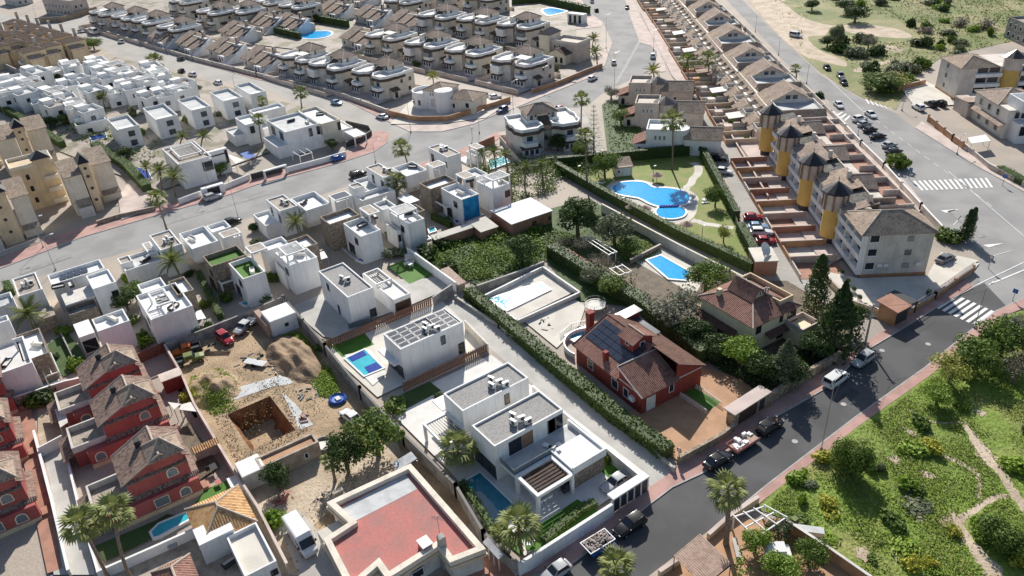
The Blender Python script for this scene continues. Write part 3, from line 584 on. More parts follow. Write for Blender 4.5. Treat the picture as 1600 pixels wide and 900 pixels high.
for lab, q, m in (('navy strip pool under the white wall with the stone rear', [(558, 408), (601, 391), (606, 395), (568, 412)], 'navy'), ('navy strip pool in front of the slatted-roof white villa', [(638, 379), (668, 371), (672, 375), (643, 384)], 'navy'),
                  ('navy strip pool below the wall with the blue mural', [(710, 347), (748, 335), (754, 337), (714, 351)], 'navy'), ('small turquoise pool between the palms by the corner', [(763, 252), (785, 247), (798, 255), (768, 266)], 'cyanwater'),
                  ('teal strip pool below the white cube by the palm row', [(255, 530), (292, 518), (297, 522), (262, 534)], 'teal'), ('teal strip pool below the green-roofed villa', [(377, 476), (420, 460), (424, 464), (385, 480)], 'teal'),
                  ('teal strip pool at the foot of the large white wall on the left', [(36, 612), (88, 592), (92, 597), (30, 620)], 'teal'), ('bright stepped pool corner beside the pergola frame', [(70, 590), (88, 583), (92, 592), (74, 600)], 'cyanwater'),
                  ('dark pool beside the white house with the roof pergola', [(212, 262), (232, 270), (238, 282), (226, 280)], 'navy'), ('small dark pool behind the yellow apartment garden', [(140, 214), (165, 209), (167, 217), (145, 222)], 'navy'),
                  ('plunge pool beside the white corner villa', [(670, 360), (678, 357), (681, 363), (672, 366)], 'cyanwater')): pool(lab, q, m, .25)
for lab, q, m in (('distant oval pool inside dark hedges near the bungalows', [(462, 55), (485, 51), (512, 50), (518, 54), (510, 59), (488, 62), (470, 60)], 'water'), ('distant community pool beside the upper side street', [(848, 17), (862, 14), (878, 17), (884, 19), (870, 23), (856, 25)], 'water')): pool(lab, q, m, .9, sm=3)
# tarpaulin on the solar villa's pool
sheet('pool_deck', [(538, 557), (580, 548), (605, 586), (583, 605)], 'terracefloor')
lp = pool('long pool with two navy covers beside the solar panel villa', [(541, 563), (570, 549), (599, 578), (570, 590)], 'cyanwater', .25)
for q in ([(545, 562), (568, 551), (574, 557), (551, 568)], [(570, 577), (588, 569), (597, 577), (578, 587)]): MB().prism([(P(*e)[0]-lp.location.x, P(*e)[1]-lp.location.y) for e in q], .39, .43).build('pool_cover', 'navy', lp)
# ------------------------------------------------------------------ near white villas (grid of the private drive)
VG = 'white flat-roofed villas of the near estate'
def villa(label, base, ang=0, group=VG, name='villa'): return House(name, label, 'villa', base, ang, group)
ACM = {}
def ac(px, py, h, label, rz=0.0, sc=1.0, place=None):
    x, y = P(px, py, h) if place is None else place
    if not ACM:
        t = thing('air_conditioner', label, 'air conditioner', (x, y, h), rz, 'air conditioners on the flat roofs')
        MB().box(-.45, -.17, .15, .45, .17, .85).build('casing', 'plasticwhite', t); MB().tube((.1, -.18, .5), (.1, -.2, .5), .27, 12).build('fan_grille', 'darkmetal', t)
        MB().box(-.4, -.2, 0, -.3, .2, .15).box(.3, -.2, 0, .4, .2, .15).build('feet', 'darkmetal', t); ACM['o'] = t; t.scale = (sc,)*3; return t
    return copytree(ACM['o'], None, (x, y, h), rz, label, sc=sc)
def acs(H, px, py, h, where, n=3):
    x, y = H.L(px, py, h); a = H.a
    for i, (dx, dy, r) in enumerate(((-.7, 0, .3), (.6, .5, 1.4), (.5, -.8, .2), (1.6, .9, 1.5))[:n]):
        X = H.b[0]+(x+dx)*cos(a)-(y+dy)*sin(a); Y = H.b[1]+(x+dx)*sin(a)+(y+dy)*cos(a)
        ac(0, 0, h-.28, 'white air conditioner, %s of those on %s' % (['left one', 'rear one', 'front one', 'far one'][i], where), r, 1.15, (X, Y))
# -- the solar panel villa
H = villa('white two-storey villa with twenty roof solar panels', (632, 592)); H.blk((599, 522), (723, 503), 6.2, roof='gravel', m='white')
H.win('+x', 7.2, .9, 3.6, 1.7, pane='glassblue', frame='darkmetal'); H.win('+x', 11, 1.2, .3, 2.1, frame='darkmetal', pane='glass', name='door')
H.win('-y', 1.2, 5.2, .1, 2.4, frame='darkmetal', split=3); R = H.r
SP = None
for (ya, nx, ny) in ((.35, 4, 3), (R[3]-R[1]-3.9, 4, 2)):
    for i in range(nx):
        for j in range(ny):
            w_ = (R[2]-R[0]-.5)/nx; d_ = 1.75 if ny == 3 else 1.75
            if SP is None:
                SP = MB().box(0, 0, 0, w_-.1, d_-.1, .05).build('solar_panel', 'solarpale', H.o); f_ = MB()
                for q in ((0, 0, w_-.1, .06), (0, d_-.16, w_-.1, d_-.1), (0, 0, .06, d_-.1), (w_-.16, 0, w_-.1, d_-.1)): f_.box(q[0], q[1], .05, q[2], q[3], .07)
                FRM = f_.build('panel_frame', 'plasticwhite', SP).data; o = SP
            else: o = link('solar_panel', SP.data, H.o); link('panel_frame', FRM, o)
            o.location = (R[0]+.25+i*w_, R[1]+ya+j*d_, 6.06); o.rotation_euler[0] = .02
MB().box(R[0]-.7, R[1]-1.1, 2.85, R[2]-1, R[1], 3.1).build('canopy_slab', 'white', H.o)
acs(H, 668, 512, 6.2, 'the solar panel villa', 4)
# -- villa one (left of it): gravel tower block plus single storey wing
H = villa('white villa with gravel roof block and low slatted wing', (545, 515)); H.blk((497.5, 423.8), (583, 449), 6.4, roof='gravel')
H.win('+x', 4.2, 1.3, .1, 2.2, frame='darkmetal', name='door'); H.win('-y', 3, 1.0, 3.8, 1.5, frame='darkmetal'); H.win('-y', 6.5, .8, .4, 1.9, frame='darkmetal')
H.blk((566, 428), (641, 458), 3.5, par=.4); H.win('+x', 4.5, 3.4, .1, 2.5, frame='darkwood', pane='darkwood', name='garage_door')
H.frame((567, 427), (612, 435), 4.1, 3.1, slats=6, sm='darkmetal', along='x'); acs(H, 537, 438, 6.4, 'the gravel roof by the block wall', 2)
MB().obox((H.rc((497.5, 423.8), (583, 449), 6.4)[2], 0), (H.r[2], 8), .1, .1, 1.2).build('terrace_rail', 'paleglass', H.o)
# -- twin villa: back wing, front wing, cantilever terrace
H = villa('white twin-winged villa with two grey gravel roofs and pool', (775, 745), group='white flat-roofed villas of the near estate')
H.blk((692.7, 614.8), (825.6, 590), 6.4, roof='gravel', label='rear wing'); H.win('+x', 7, .9, 3.6, 1.9, frame='darkmetal', pane='stone'); H.win('-y', 1.5, 4.8, .1, 2.6, frame='darkmetal', split=3)
back = H.r
H.blk((737, 664.6), (879.4, 639), 6.4, roof='gravel', label='front wing'); fr = H.r
H.win('+x', 2.2, 2.1, 3.4, 2.3, frame='darkmetal', split=2); H.win('+x', 4.4, 1.8, 3.4, 2.3, frame='wood', pane='wood', name='shutter'); H.win('+x', 8.8, 1.4, 3.4, 2.3, frame='wood', pane='wood', name='shutter'); H.win('+x', 10.3, 2.6, 3.4, 2.3, frame='darkmetal', split=2)
H.win('-y', 2.5, 6.0, .1, 2.6, frame='darkmetal', split=3)
x1 = fr[2]; tr = H.rc((770, 723), (931, 716), 3.5)                       # terrace slab over the ground floor
T = (x1, fr[1]+.6, tr[2], fr[3]+1.0)
b = MB().box(T[0], T[1], 2.9, T[2]-4.45, T[3], 3.3).box(T[2]-4.45, T[1]+6.05, 2.9, T[2], T[3], 3.3); b.build('terrace_slab', 'white', H.o); MB().box(T[0]+.2, T[1]+.2, 3.3, T[2]-4.6, T[3]-.2, 3.33).build('terrace_floor', 'greyroof', H.o)
MB().box(T[2]-3.6, T[1]+6.4, 0, T[2]-.15, T[3]-.2, 2.9, bottom=False).build('wall', 'stone', H.o)
MB().box(T[2]-.3, T[1]+6.2, 3.3, T[2], T[3], 4.1).box(T[0], T[3]-.3, 3.3, T[2]-.3, T[3], 4.1).build('parapet', 'white', H.o)
MB().box(T[2]-4.6, T[1]+6.2, 3.3, T[2]-.3, T[3]-.3, 3.75).build('roof_slab', 'white', H.o)
MB().box(T[0]+.1, T[1], 3.3, T[2]-4.5, T[1]+.04, 4.2).box(T[2]-4.6, T[1]+.1, 3.3, T[2]-4.55, T[1]+6.2, 4.2).build('glass_balustrade', 'paleglass', H.o)
H.frame((T[2]-4.4, T[1], T[2]+.4, T[1]+6.0), None, 3.45, 0, slats=7, sm='darkwood', along='y', d=.45, sw=.3)
H.frame((back[0]+.6, back[1]-4.2, back[2]+1.5, back[1]), None, 3.5, 0, slats=9, sm='offwhite', along='x', d=.35)
MB().box(back[0]-2.4, back[1]+2, 0, back[0], back[3]-1, 3.3).build('wall', 'white', H.o); MB().box(back[0]-3, back[1]-.5, 3.3, back[0], back[3]-1, 3.5).build('roof_slab', 'white', H.o)
MB().box(back[2], back[1]+4, 0, fr[0], back[3]-2, 3.0).build('link_block', 'offwhite', H.o)
acs(H, 772, 598, 6.4, 'the rear gravel roof of the twin villa', 4); acs(H, 806, 655, 6.4, 'the front gravel roof of the twin villa', 4)
# -- row along the road
dm = dict(frame='darkmetal')
def V(label, base, blocks, extra=None, ang=0, group=VG):
    H = villa(label, base, ang, group)
    for q in blocks:
        k = dict(q[3]) if len(q) > 3 else {}; ws = k.pop('w', ()); fr_ = k.pop('frame', None)
        if fr_ is not None: H.frame(q[0], q[1], q[2], **fr_)
        else:
            H.blk(q[0], q[1], q[2], **k)
            if q[2] > 5.9 and not ws and k.get('roof') != 'plain' and 'h0' not in k and H.r[2]-H.r[0] > 5: H.win('-y', 1.2, 2.6, .3, 2.2, **dm); H.win('-y', (H.r[2]-H.r[0])*.6, 1.4, 3.5, 1.5, **dm)
        for w_ in ws: H.win(w_[0], *w_[1:5], **(w_[5] if len(w_) > 5 else dict(frame='darkmetal')))
    if extra: extra(H)
    return H
dm = dict(frame='darkmetal')
V('white villa cut by the left photo edge, teal pool', (50, 600), [((-40, 550), (50, 566), 6.3), ((-30, 505), (14, 500), 6.9, dict(par=.5)), ((22.5, 525), (76, 551), 5.6, dict(m='stone', fm='white')), ((-12, 540), (22, 530), 8.0, dict(frame=dict(h0=5.6, slats=4))), ((52, 560), (82, 566), 3.2, dict(frame=dict()))])
V('white cube villa with tan gravel roof by the date palm', (64, 500), [((18.8, 436.2), (66.2, 451.2), 6.3, dict(roof='gravel', fm='tan', w=[('-y', 2, .8, 3.6, 1.5, dm)])), ((54, 487), (87, 492), 3.1, dict(m='stone', roof='plain', fm='tan')), ((-30, 470), (22, 472), 3.4, dict(m='white', fm='greyroof'))], lambda H: acs(H, 43, 443, 6.3, 'the tan roof at the left'))
V('white villa with stained beige awning roof and blue panels', (120, 490), [((73.8, 430), (163.8, 418.8), 6.0, dict(fm='white')), ((134, 431), (181, 440), 6.6, dict(par=.5, fm='white', w=[('+x', 4.4, 1.2, 3.6, 1.4, dm)])), ((103, 482), (152, 478), 3.6, dict(m='stone', fm='greyroof'))],
  lambda H: (MB().box(*(lambda r: (r[0], r[1], 4.6, r[2], r[3], 4.85))(H.rc((95, 460), (175.5, 453), 4.85))).build('awning_roof', 'offwhite', H.o), [MB().box(H.rc((92, 430), (122, 425), 5.6)[0]+.2, H.rc((92, 430), (122, 425), 5.6)[1]+i*1.25, 5.5, H.rc((92, 430), (122, 425), 5.6)[0]+2.2, H.rc((92, 430), (122, 425), 5.6)[1]+i*1.25+1.1, 5.62).build('solar_panel', 'solar', H.o) for i in range(4)]))
V('white villa with low blue-shaded annexe behind the red house', (158, 552), [((143, 499), (202.5, 500.5), 6.3, dict(fm='white')), ((114, 507), (148, 519), 3.6, dict(roof='plain', w=[('+x', .5, 3.2, .2, 2.4, dm)]))])
V('white villa with tan gravel roof and shaded dining terrace', (250, 425), [((233.1, 368.1), (283.8, 380.6), 6.3, dict(roof='gravel', fm='tan')), ((184, 405), (262, 402), 3.4, dict(fm='greyroof', par=.6)), ((183, 404), (207, 407), 4.2, dict(roof='gravel', fm='tan')), ((221, 381), (246, 393), 3.9, dict(frame=dict(slats=3)))], lambda H: acs(H, 263, 375, 6.3, 'the tan roof above the terrace', 3))
V('white villa with floating upper box and square roof frame', (310, 410), [((279.4, 365), (341, 376), 6.2, dict(h0=3.2, fm='white', par=.9)), ((285, 372), (338, 380), 3.2, dict(roof='plain')), ((322, 353), (361, 354), 6.0, dict(fm='white')), ((341, 364), (377, 363), 7.4, dict(frame=dict(h0=3.4, roof='tan'))), ((341, 366), (376, 368), 3.5, dict(fm='white'))])
V('villa with artificial green turf roofs and brown stone wing', (385, 470), [((316.3, 400.6), (385, 398), 6.3, dict(m='stone', fm='astro', par=.9)), ((356.9, 411.3), (414.4, 423.8), 6.3, dict(fm='astro', par=.9)), ((382.5, 386.3), (417.5, 387.5), 8.0, dict(frame=dict(h0=4.8, roof='tan'))), ((339, 437), (366, 436), 3.0, dict(frame=dict()))])
V('dazzling white villa with slatted roof frame beside the lawn', (459, 447), [((430, 395), (495.6, 401.3), 6.3, dict(fm='white')), ((404, 381), (452, 380), 6.3, dict(fm='white')), ((447, 377), (496.5, 380), 6.3, dict(m='stone', fm='white')), ((433, 386), (477.5, 388.8), 8.0, dict(frame=dict(h0=5.6, slats=7))), ((429, 409), (450, 421), 4.3, dict(fm='greyroof'))])
V('white villa with tan roof and two dark side doors', (440, 352), [((415.6, 311.9), (465, 321), 6.3, dict(roof='gravel', fm='tan', w=[('-y', 2.0, 1.1, 3.2, 2.1, dm), ('-y', 6.5, 1.2, 3.2, 2.1, dm)])), ((395, 335), (440, 345), 3.3, dict(fm='white'))], lambda H: acs(H, 443, 317, 6.3, 'the tan roof with side doors', 2))
V('white villa with sunlit upper terrace and solar roof frame', (480, 350), [((453.8, 310), (516, 317), 6.2, dict(h0=3.2, fm='white', par=.9)), ((459, 322), (515, 324), 3.2, dict(roof='plain')), ((512.5, 306), (550, 305), 7.6, dict(frame=dict(h0=3.4, roof='solarpale', slats=5))), ((512, 308), (551, 308), 3.5, dict(fm='white'))])
V('low white villa with long shaded roof terrace', (575, 330), [((544, 289), (568.5, 290), 6.0, dict(roof='gravel', fm='tan')), ((553, 305), (617, 297), 4.2, dict(fm='greyroof', par=.8))])
V('white villa with dark stone rear and sunlit L-shaped terrace', (567, 402), [((499.4, 338.8), (562, 335), 6.3, dict(m='stone', fm='white', par=.9, w=[('+x', 7.4, 3.0, .3, 2.6, dm)])), ((536, 348.8), (595, 358.8), 6.3, dict(fm='white', par=.9)), ((560.6, 325), (593.8, 330), 8.0, dict(frame=dict(h0=5.4, roof='tan')))],
  lambda H: MB().box(*(lambda r: (r[0], r[1], 0, r[2], r[3], .25))(H.rc((530, 385), (557, 403), .25))).build('deck', 'greyroof', H.o))
V('white villa with grey slatted roof frame and satellite dish', (640, 375), [((607, 330), (663, 341), 6.3, dict(fm='white')), ((583, 318), (619, 321), 6.3, dict(fm='greyroof')), ((606.9, 326), (652, 325), 8.0, dict(frame=dict(h0=5.6, slats=9, sm='metal'))), ((640, 322), (664, 328), 6.3, dict(m='stone', fm='white')), ((602, 349), (626, 359), 4.2, dict(fm='greyroof', w=[('+x', .3, .9, 1.6, 1.6, dm)]))])
V('white cube villa beside the tall palm near the kerb', (598, 310), [((571.9, 261), (620, 271), 6.3, dict(roof='gravel', fm='tan', w=[('-y', 2.6, 1.1, 3.2, 2.1, dm), ('-y', 8, 1.5, 3.2, 2.1, dm)])), ((552, 282), (603, 293), 3.3, dict(fm='greyroof'))], lambda H: acs(H, 603, 267, 6.3, 'the cube roof beside the palm', 2))
V('white villa with sunlit terrace and small roofed frame', (640, 305), [((612, 262), (668, 265), 6.2, dict(h0=3.2, fm='white', par=.9)), ((618, 275), (664, 273), 3.2, dict(roof='plain')), ((666, 256), (697, 256), 7.2, dict(frame=dict(h0=3.4, roof='tan'))), ((664, 257), (698, 259), 3.5, dict(fm='white'))])
V('tall plain white cube villa at the bend of the road', (699, 265), [((668.8, 230), (719.4, 238.8), 6.4, dict(roof='gravel', fm='tan', w=[('-y', 1.2, 1.3, 2.6, 2.5, dm), ('-y', 8, .6, 3.4, 1.5, dm), ('+x', 4.4, 1.4, .3, .6, dm)])), ((715, 248), (748, 250), .5, dict(roof='plain'))], lambda H: acs(H, 692, 232, 6.4, 'the tall cube at the bend', 3))
V('small white roof-framed entrance house beside the red wall', (740, 245), [((732, 227), (757, 229), 6.0, dict(frame=dict(h0=0, roof='tan'))), ((728, 236), (752, 240), 2.6, dict(fm='white'))])
def mur(H):
    x0, y0, x1, y1 = H.rc((688.8, 293.8), (748, 302.5), 6.3); MB().box(x1, y0+.3, 1.0, x1+.05, y1-.2, 6.1).build('painted_mural', 'mural', H.o)['label'] = 'blue sea mural covering the front wall'
V('white villa with blue sea mural and stone rear wing', (712, 345), [((655, 286), (713, 282), 6.3, dict(m='stone', fm='white', par=.9)), ((688.8, 293.8), (748, 302.5), 6.3, dict(fm='white', par=.9)), ((711, 272), (743, 274), 8.0, dict(frame=dict(h0=5.4, roof='tan'))), ((673, 310), (710, 319), 3.2, dict(frame=dict(), ))], mur)
V('white villa with curved window and slatted roof frame by palms', (772, 315), [((745, 283), (797, 286), 6.3, dict(fm='white', w=[('+x', 4.6, 1.4, 3.2, 1.6, dm)])), ((722, 268), (762, 271), 6.3, dict(fm='greyroof')), ((755, 275), (797, 273), 8.0, dict(frame=dict(h0=5.6, slats=6))), ((750.6, 296), (771, 306), 4.2, dict(fm='greyroof'))])
V('white villa with slatted frame between hedge and turf villa', (255, 505), [((212, 462), (301, 477), 6.2, dict(fm='white')), ((230, 458), (270, 470), 7.8, dict(frame=dict(h0=5.5, slats=6))), ((262, 440), (303, 452), 6.2, dict(m='stone', fm='white')), ((214, 445), (260, 446), 5.2, dict(fm='white')), ((224, 484), (246, 500), 4.0, dict(fm='greyroof'))])
V('white single-storey garden house with flat white roof', (432, 515), [((407, 487), (462, 488), 3.3, dict(roof='plain', fm='white', w=[('+x', 2.4, .7, 1.3, .7, dm)])), ((396, 486), (425, 506), 2.6, dict(roof='plain', m='palewood'))], group=None)
# ------------------------------------------------------------------ far white estate
FG = 'white cube houses of the far estate'
def W(label, a, b, h=6.4, wins=2, ang=0, extra=None):
    H = House('cube_house', label, 'house', ((a[0]+b[0])/2, (a[1]+b[1])/2+25), ang, FG); H.blk(a, b, h, par=.8, fm='greyroof'); r = H.r; wd = r[3]-r[1]
    if wins: H.win('+x', wd*.42, wd*.3, h-2.7, 1.6, frame='darkmetal', pane='glassblue', split=2)
    if wins > 1: H.win('+x', wd*.42, wd*.3, h-5.4, 1.6, frame='darkmetal', pane='glassblue', split=2)
    MB().box(r[2]-2.6, r[1]+.8, h-.8, r[2]-.6, r[3]-1.2, h-.2).build('skylight_box', 'white', H.o)
    if extra: extra(H)
    return H
for i, (a, b) in enumerate((((167, 186), (217, 195)), ((223, 169), (277.5, 179)), ((277, 156), (329, 165.5)), ((328, 144), (379, 151)), ((367, 133), (415, 142)))):
    W('white two-storey cube house with navy windows, %s from left in the angled row' % ORD[i], a, b)
far = [(-5, 121, 33, 117), (-6, 133, 45, 124), (10, 142, 62, 141), (56, 141, 93, 147), (44, 155, 80, 157), (58, 160, 106, 161), (64, 110, 102, 108), (98, 121, 130, 118), (110, 122, 162, 126), (130, 92, 172, 97), (128, 100, 155, 104), (150, 102, 190, 104), (178, 108, 206, 106), (150, 118, 182, 120), (98, 166, 126, 158), (112, 170, 150, 171), (112, 188, 166, 186), (190, 118, 218, 113), (203, 126, 242, 122), (176, 130, 205, 131), (226, 112, 262, 116), (238, 132, 266, 128), (262, 128, 300, 127), (254, 140, 290, 138), (210, 148, 256, 146), (85, 128, 112, 134), (30, 108, 60, 114), (120, 138, 150, 142), (155, 140, 190, 150), (20, 126, 50, 130), (80, 150, 108, 154), (140, 108, 168, 113), (186, 134, 214, 138), (215, 100, 240, 105), (160, 112, 190, 116), (36, 150, 60, 152), (-8, 146, 15, 148), (232, 142, 262, 150), (90, 98, 118, 103)]
for i, q in enumerate(sorted(far, key=lambda q: (round(q[1]/16), q[0]))):
    hh = [5.6, 6.2, 3.6, 6.0][i % 4]
    H = House('terrace_house', 'white flat-roofed %s house, %s from left in far estate row %s' % (['low', 'terraced', 'cubic', 'two-storey'][i % 4], ORD[i % 8], ['one', 'two', 'three', 'four', 'five'][i//8]), 'house', ((q[0]+q[2])/2, (q[1]+q[3])/2+18), 12 if i % 2 else 0, FG)
    r0 = H.rc(q[:2], q[2:], hh); r0 = (r0[0], r0[1], max(r0[2], r0[0]+7), max(r0[3], r0[1]+6.5)); H.blkr(r0, hh, par=.9, fm=['terracefloor', 'greyroof', 'white', 'tan'][i % 4]); x0, y0, x1, y1 = r = H.r
    if x1-x0 > 3 and y1-y0 > 3:
        H.win('+x', (y1-y0)*.3, 1.4, hh-2.9, 1.3, frame='darkmetal'); H.win('-y', (x1-x0)*.5, 1.2, hh-3.1, 1.6, frame='darkmetal')
        MB().box(x0+.3, y0+.4, hh-.9, x0+(x1-x0)*.42, y0+(y1-y0)*.55, hh+.9).build('stair_head', 'white', H.o)
        if i % 3 == 0: H.frame((x0+(x1-x0)*.5, y0+.3, x1-.3, y1-.3), None, hh+1.2, hh-.9, slats=4)
V('modern white villa with sloping roof lattice behind gate', (286, 300), [((253, 232.5), (330, 243), 6.8, dict(fm='tan', par=.5, w=[('+x', 5.6, 2.6, 3.2, 2.4, dm), ('-y', 4, 2.2, .6, 3.4, dict(frame='white', pane='offwhite', name='panel'))])), ((318, 238), (354, 231), 6.6, dict(roof='plain', w=[('+x', .9, 4.2, 5.2, .35, dm), ('+x', 6, .7, 2.6, 3.6, dm)])), ((265, 231), (316, 236), 7.1, dict(frame=dict(h0=6.3, slats=8, sm='white')))], group=None)
V('large modern white villa with wraparound slab on the corner', (450, 240), [((416, 187.5), (499, 192.5), 6.8, dict(fm='greyroof', w=[('+x', 6.5, 1.0, 3.8, 2.3, dm), ('+x', 10, 1.0, 3.8, 2.3, dm), ('-y', 3, 2.6, 3.6, 2.4, dm), ('-y', 9, 2.6, 3.6, 2.4, dm)])), ((466, 173), (531, 186), 6.6, dict(m='palecream', fm='white', w=[('+x', 11, .9, 3.6, 2.3, dm), ('+x', 13.5, .9, 3.6, 2.3, dm)])), ((411, 215), (551, 198), 3.4, dict(fm='white', par=.35)), ((538, 205.6), (572, 209), 3.0, dict(frame=dict(roof='white')))], group=None)
V('small white villa with L-shaped slab beside the tall palms', (385, 225), [((367, 184), (408, 189), 6.4, dict(fm='white', w=[('+x', 1, 1.3, 3.6, 2, dm)])), ((352.5, 203), (424, 198), 3.4, dict(fm='greyroof', par=.35))], group=None)
V('white annexe with bright curved parapets by the beige road', (430, 200), [((388, 172), (445, 166), 4.2, dict(fm='white')), ((395, 186), (418, 180), 5.4, dict(fm='white'))], group=None)
# ------------------------------------------------------------------ unique buildings
def ridges(mb, o, r=.13, m='ridge'):
    b = MB()
    for a, c in mb.ridges: b.tube(a, c, r, 5)
    return b.build('ridge_cap', m, o)
def hiproof(o, r, z0, z1, m, ov=.45, name='roof', cap=True):
    mb = MB().hip(*r, z0, z1, ov); q = mb.build(name, m, o)
    if cap: ridges(mb, q)
    return q
def gable(o, r, z0, z1, m, axis='x', ov=.4, wm=None, name='roof', th=.14):
    "gable roof, ridge along axis; gable walls of material wm"
    x0, y0, x1, y1 = r
    if axis == 'x':
        ym = (y0+y1)/2; k = (z1-z0)/(ym-y0); e = z0-k*ov
        A = [(x0-ov, y0-ov, e), (x1+ov, y0-ov, e), (x1+ov, ym, z1), (x0-ov, ym, z1)]; B = [(x0-ov, ym, z1), (x1+ov, ym, z1), (x1+ov, y1+ov, e), (x0-ov, y1+ov, e)]
        G = [[(x1, y0, z0), (x1, y1, z0), (x1, ym, z1-.05)], [(x0, y1, z0), (x0, y0, z0), (x0, ym, z1-.05)]]; rd = ((x0-ov, ym, z1), (x1+ov, ym, z1))
    else:
        xm = (x0+x1)/2; k = (z1-z0)/(xm-x0); e = z0-k*ov
        A = [(x0-ov, y0-ov, e), (xm, y0-ov, z1), (xm, y1+ov, z1), (x0-ov, y1+ov, e)]; B = [(xm, y0-ov, z1), (x1+ov, y0-ov, e), (x1+ov, y1+ov, e), (xm, y1+ov, z1)]
        G = [[(x0, y0, z0), (x1, y0, z0), (xm, y0, z1-.05)], [(x1, y1, z0), (x0, y1, z0), (xm, y1, z1-.05)]]; rd = ((xm, y0-ov, z1), (xm, y1+ov, z1))
    mb = MB().slab(A, th).slab(B, th); mb.ridges = [rd]; q = mb.build(name, m, o); ridges(mb, q)
    if wm:
        g = MB()
        for p in G: g.face(p)
        g.build('gable_wall', wm, o)
    return q
def skirt(o, a, b, z, out, drop, m, name='eave_roof', th=.12):
    "lean-to tiled strip along the wall foot a-b (outside on the right hand side)"
    dx, dy = b[0]-a[0], b[1]-a[1]; l = math.hypot(dx, dy); nx, ny = dy/l*out, -dx/l*out
    return MB().slab([(a[0]+nx, a[1]+ny, z-drop), (b[0]+nx, b[1]+ny, z-drop), (b[0], b[1], z), (a[0], a[1], z)], th).build(name, m, o)
# -- three red terraced houses (one built, two copies)
H = House('red_house', 'red terraced house with striped turret roof, nearest the fan palms', 'house', (212, 800), -2, 'red terraced houses on the lower left')
r = H.rc((180, 711), (290, 713), 6.0); x0, y0, x1, y1 = r; o = H.o; H.corner = (x0, y0)
MB().box(x0, y0, 0, x1, y1, 6, bottom=False).build('wall', 'red', o)
yr = y0+(y1-y0)*.62
mb = MB().slab([(x0-.3, y0-.6, 5.75), (x1+.3, y0-.6, 5.75), (x1+.3, yr, 8.3), (x0-.3, yr, 8.3)], .14).slab([(x0-.3, yr, 8.3), (x1+.3, yr, 8.3), (x1+.3, y1+.5, 6.4), (x0-.3, y1+.5, 6.4)], .14); mb.ridges = [((x0-.3, yr, 8.3), (x1+.3, yr, 8.3)), ((x0-.3, y0-.6, 5.75), (x0-.3, yr, 8.3)), ((x1+.3, y0-.6, 5.75), (x1+.3, yr, 8.3))]
ridges(mb, mb.build('roof', 'tilemix', o))
MB().face([(x1, y0, 6), (x1, y1, 6), (x1, y1, 6.5), (x1, yr, 8.1)]).face([(x0, y1, 6), (x0, y0, 6), (x0, yr, 8.1), (x0, y1, 6.5)]).build('gable_wall', 'red', o)
tw = (x1-3.4, yr-1.2, x1+.25, yr+2.6); MB().box(tw[0], tw[1], 6, tw[2], tw[3], 7.6).build('turret', 'red', o); hiproof(o, tw, 7.6, 9.4, 'tilebeige', .35, 'turret_roof')
MB().box(x1-4.6, yr-2.2, 7.0, x1-3.9, yr-1.4, 8.4).build('chimney', 'darkmetal', o)
skirt(o, (x1, y0), (x1, y1), 5.9, .5, .25, 'tilemix'); skirt(o, (x1, y0-.2), (x1, y1+.8), 3.2, .6, .3, 'tilemix'); skirt(o, (x1, y1), (x0, y1), 3.2, .9, .4, 'tilemix')
MB().box(x1, y0-3.0, 0, x1+1.3, y1+.5, 2.8, bottom=False).build('ground_floor', 'red', o); MB().box(x1+1.3, y0-3, 0, x1+1.45, y1+.5, .7).build('plinth', 'sandyellow', o)
for (u, z, dx) in ((y0+(y1-y0)*.72, 3.8, 0), (y0+(y1-y0)*.8, .9, 1.3), (y0-1.6, .9, 1.3)): arch_win(o, (x1+dx, u, z), pi/2, 1.5, 1.5, 'palecream', 'paleglass')
winat(o, (x1+1.3, y0+2.2, .9), pi/2, 1.9, 1.5, 'palecream', 'paleglass')
b = MB(); b.box(x0+.6, y0-4.6, 0, x1-.2, y0, 2.6, bottom=False); b.ring([(x0+.6, y0-4.6), (x1-.2, y0-4.6), (x1-.2, y0+.1), (x0+.6, y0+.1)], .25, 2.6, 3.6, 1); b.build('terrace_block', ['red', 'offwhite'], o)
MB().box(x0+.9, y0-4.3, 2.6, x1-.5, y0, 2.65).build('terrace_floor', 'tan', o); skirt(o, (x0+.6, y0), (x0+.6, y0-4.6), 0, .01, .0, 'tan') if 0 else None
skirt(o, (x0+.6, y0-4.6), (x1-.2, y0-4.6), 2.5, 1.6, .6, 'tilemix'); MB().box(x1-.4, y1+.6, 0, x1+1.2, y1+1.6, .35).box(x1-.4, y1+.6, .35, x1+1.2, y1+1.3, .7).build('entrance_steps', 'terracotta', o)
bx, by = P(180, 711, 6)
for (px, py, lab) in ((145.6, 626, 'red terraced house with striped turret roof, middle one of three'), (124.4, 574, 'red terraced house with striped turret roof, nearest the white estate')):
    X, Y = P(px, py, 6); copytree(o, None, (o.location.x+X-bx, o.location.y+Y-by, 0), H.a, lab)
for (px, py, lab) in ((-78, 752, 'red terraced house cut by the left edge beside the walkway, lowest one'), (-86, 662, 'red terraced house cut by the left edge beside the walkway, middle one'), (-92, 592, 'red terraced house cut by the left edge beside the walkway, highest one')):
    X, Y = P(px, py, 6); copytree(o, None, (o.location.x+X-bx, o.location.y+Y-by, 0), H.a, lab)
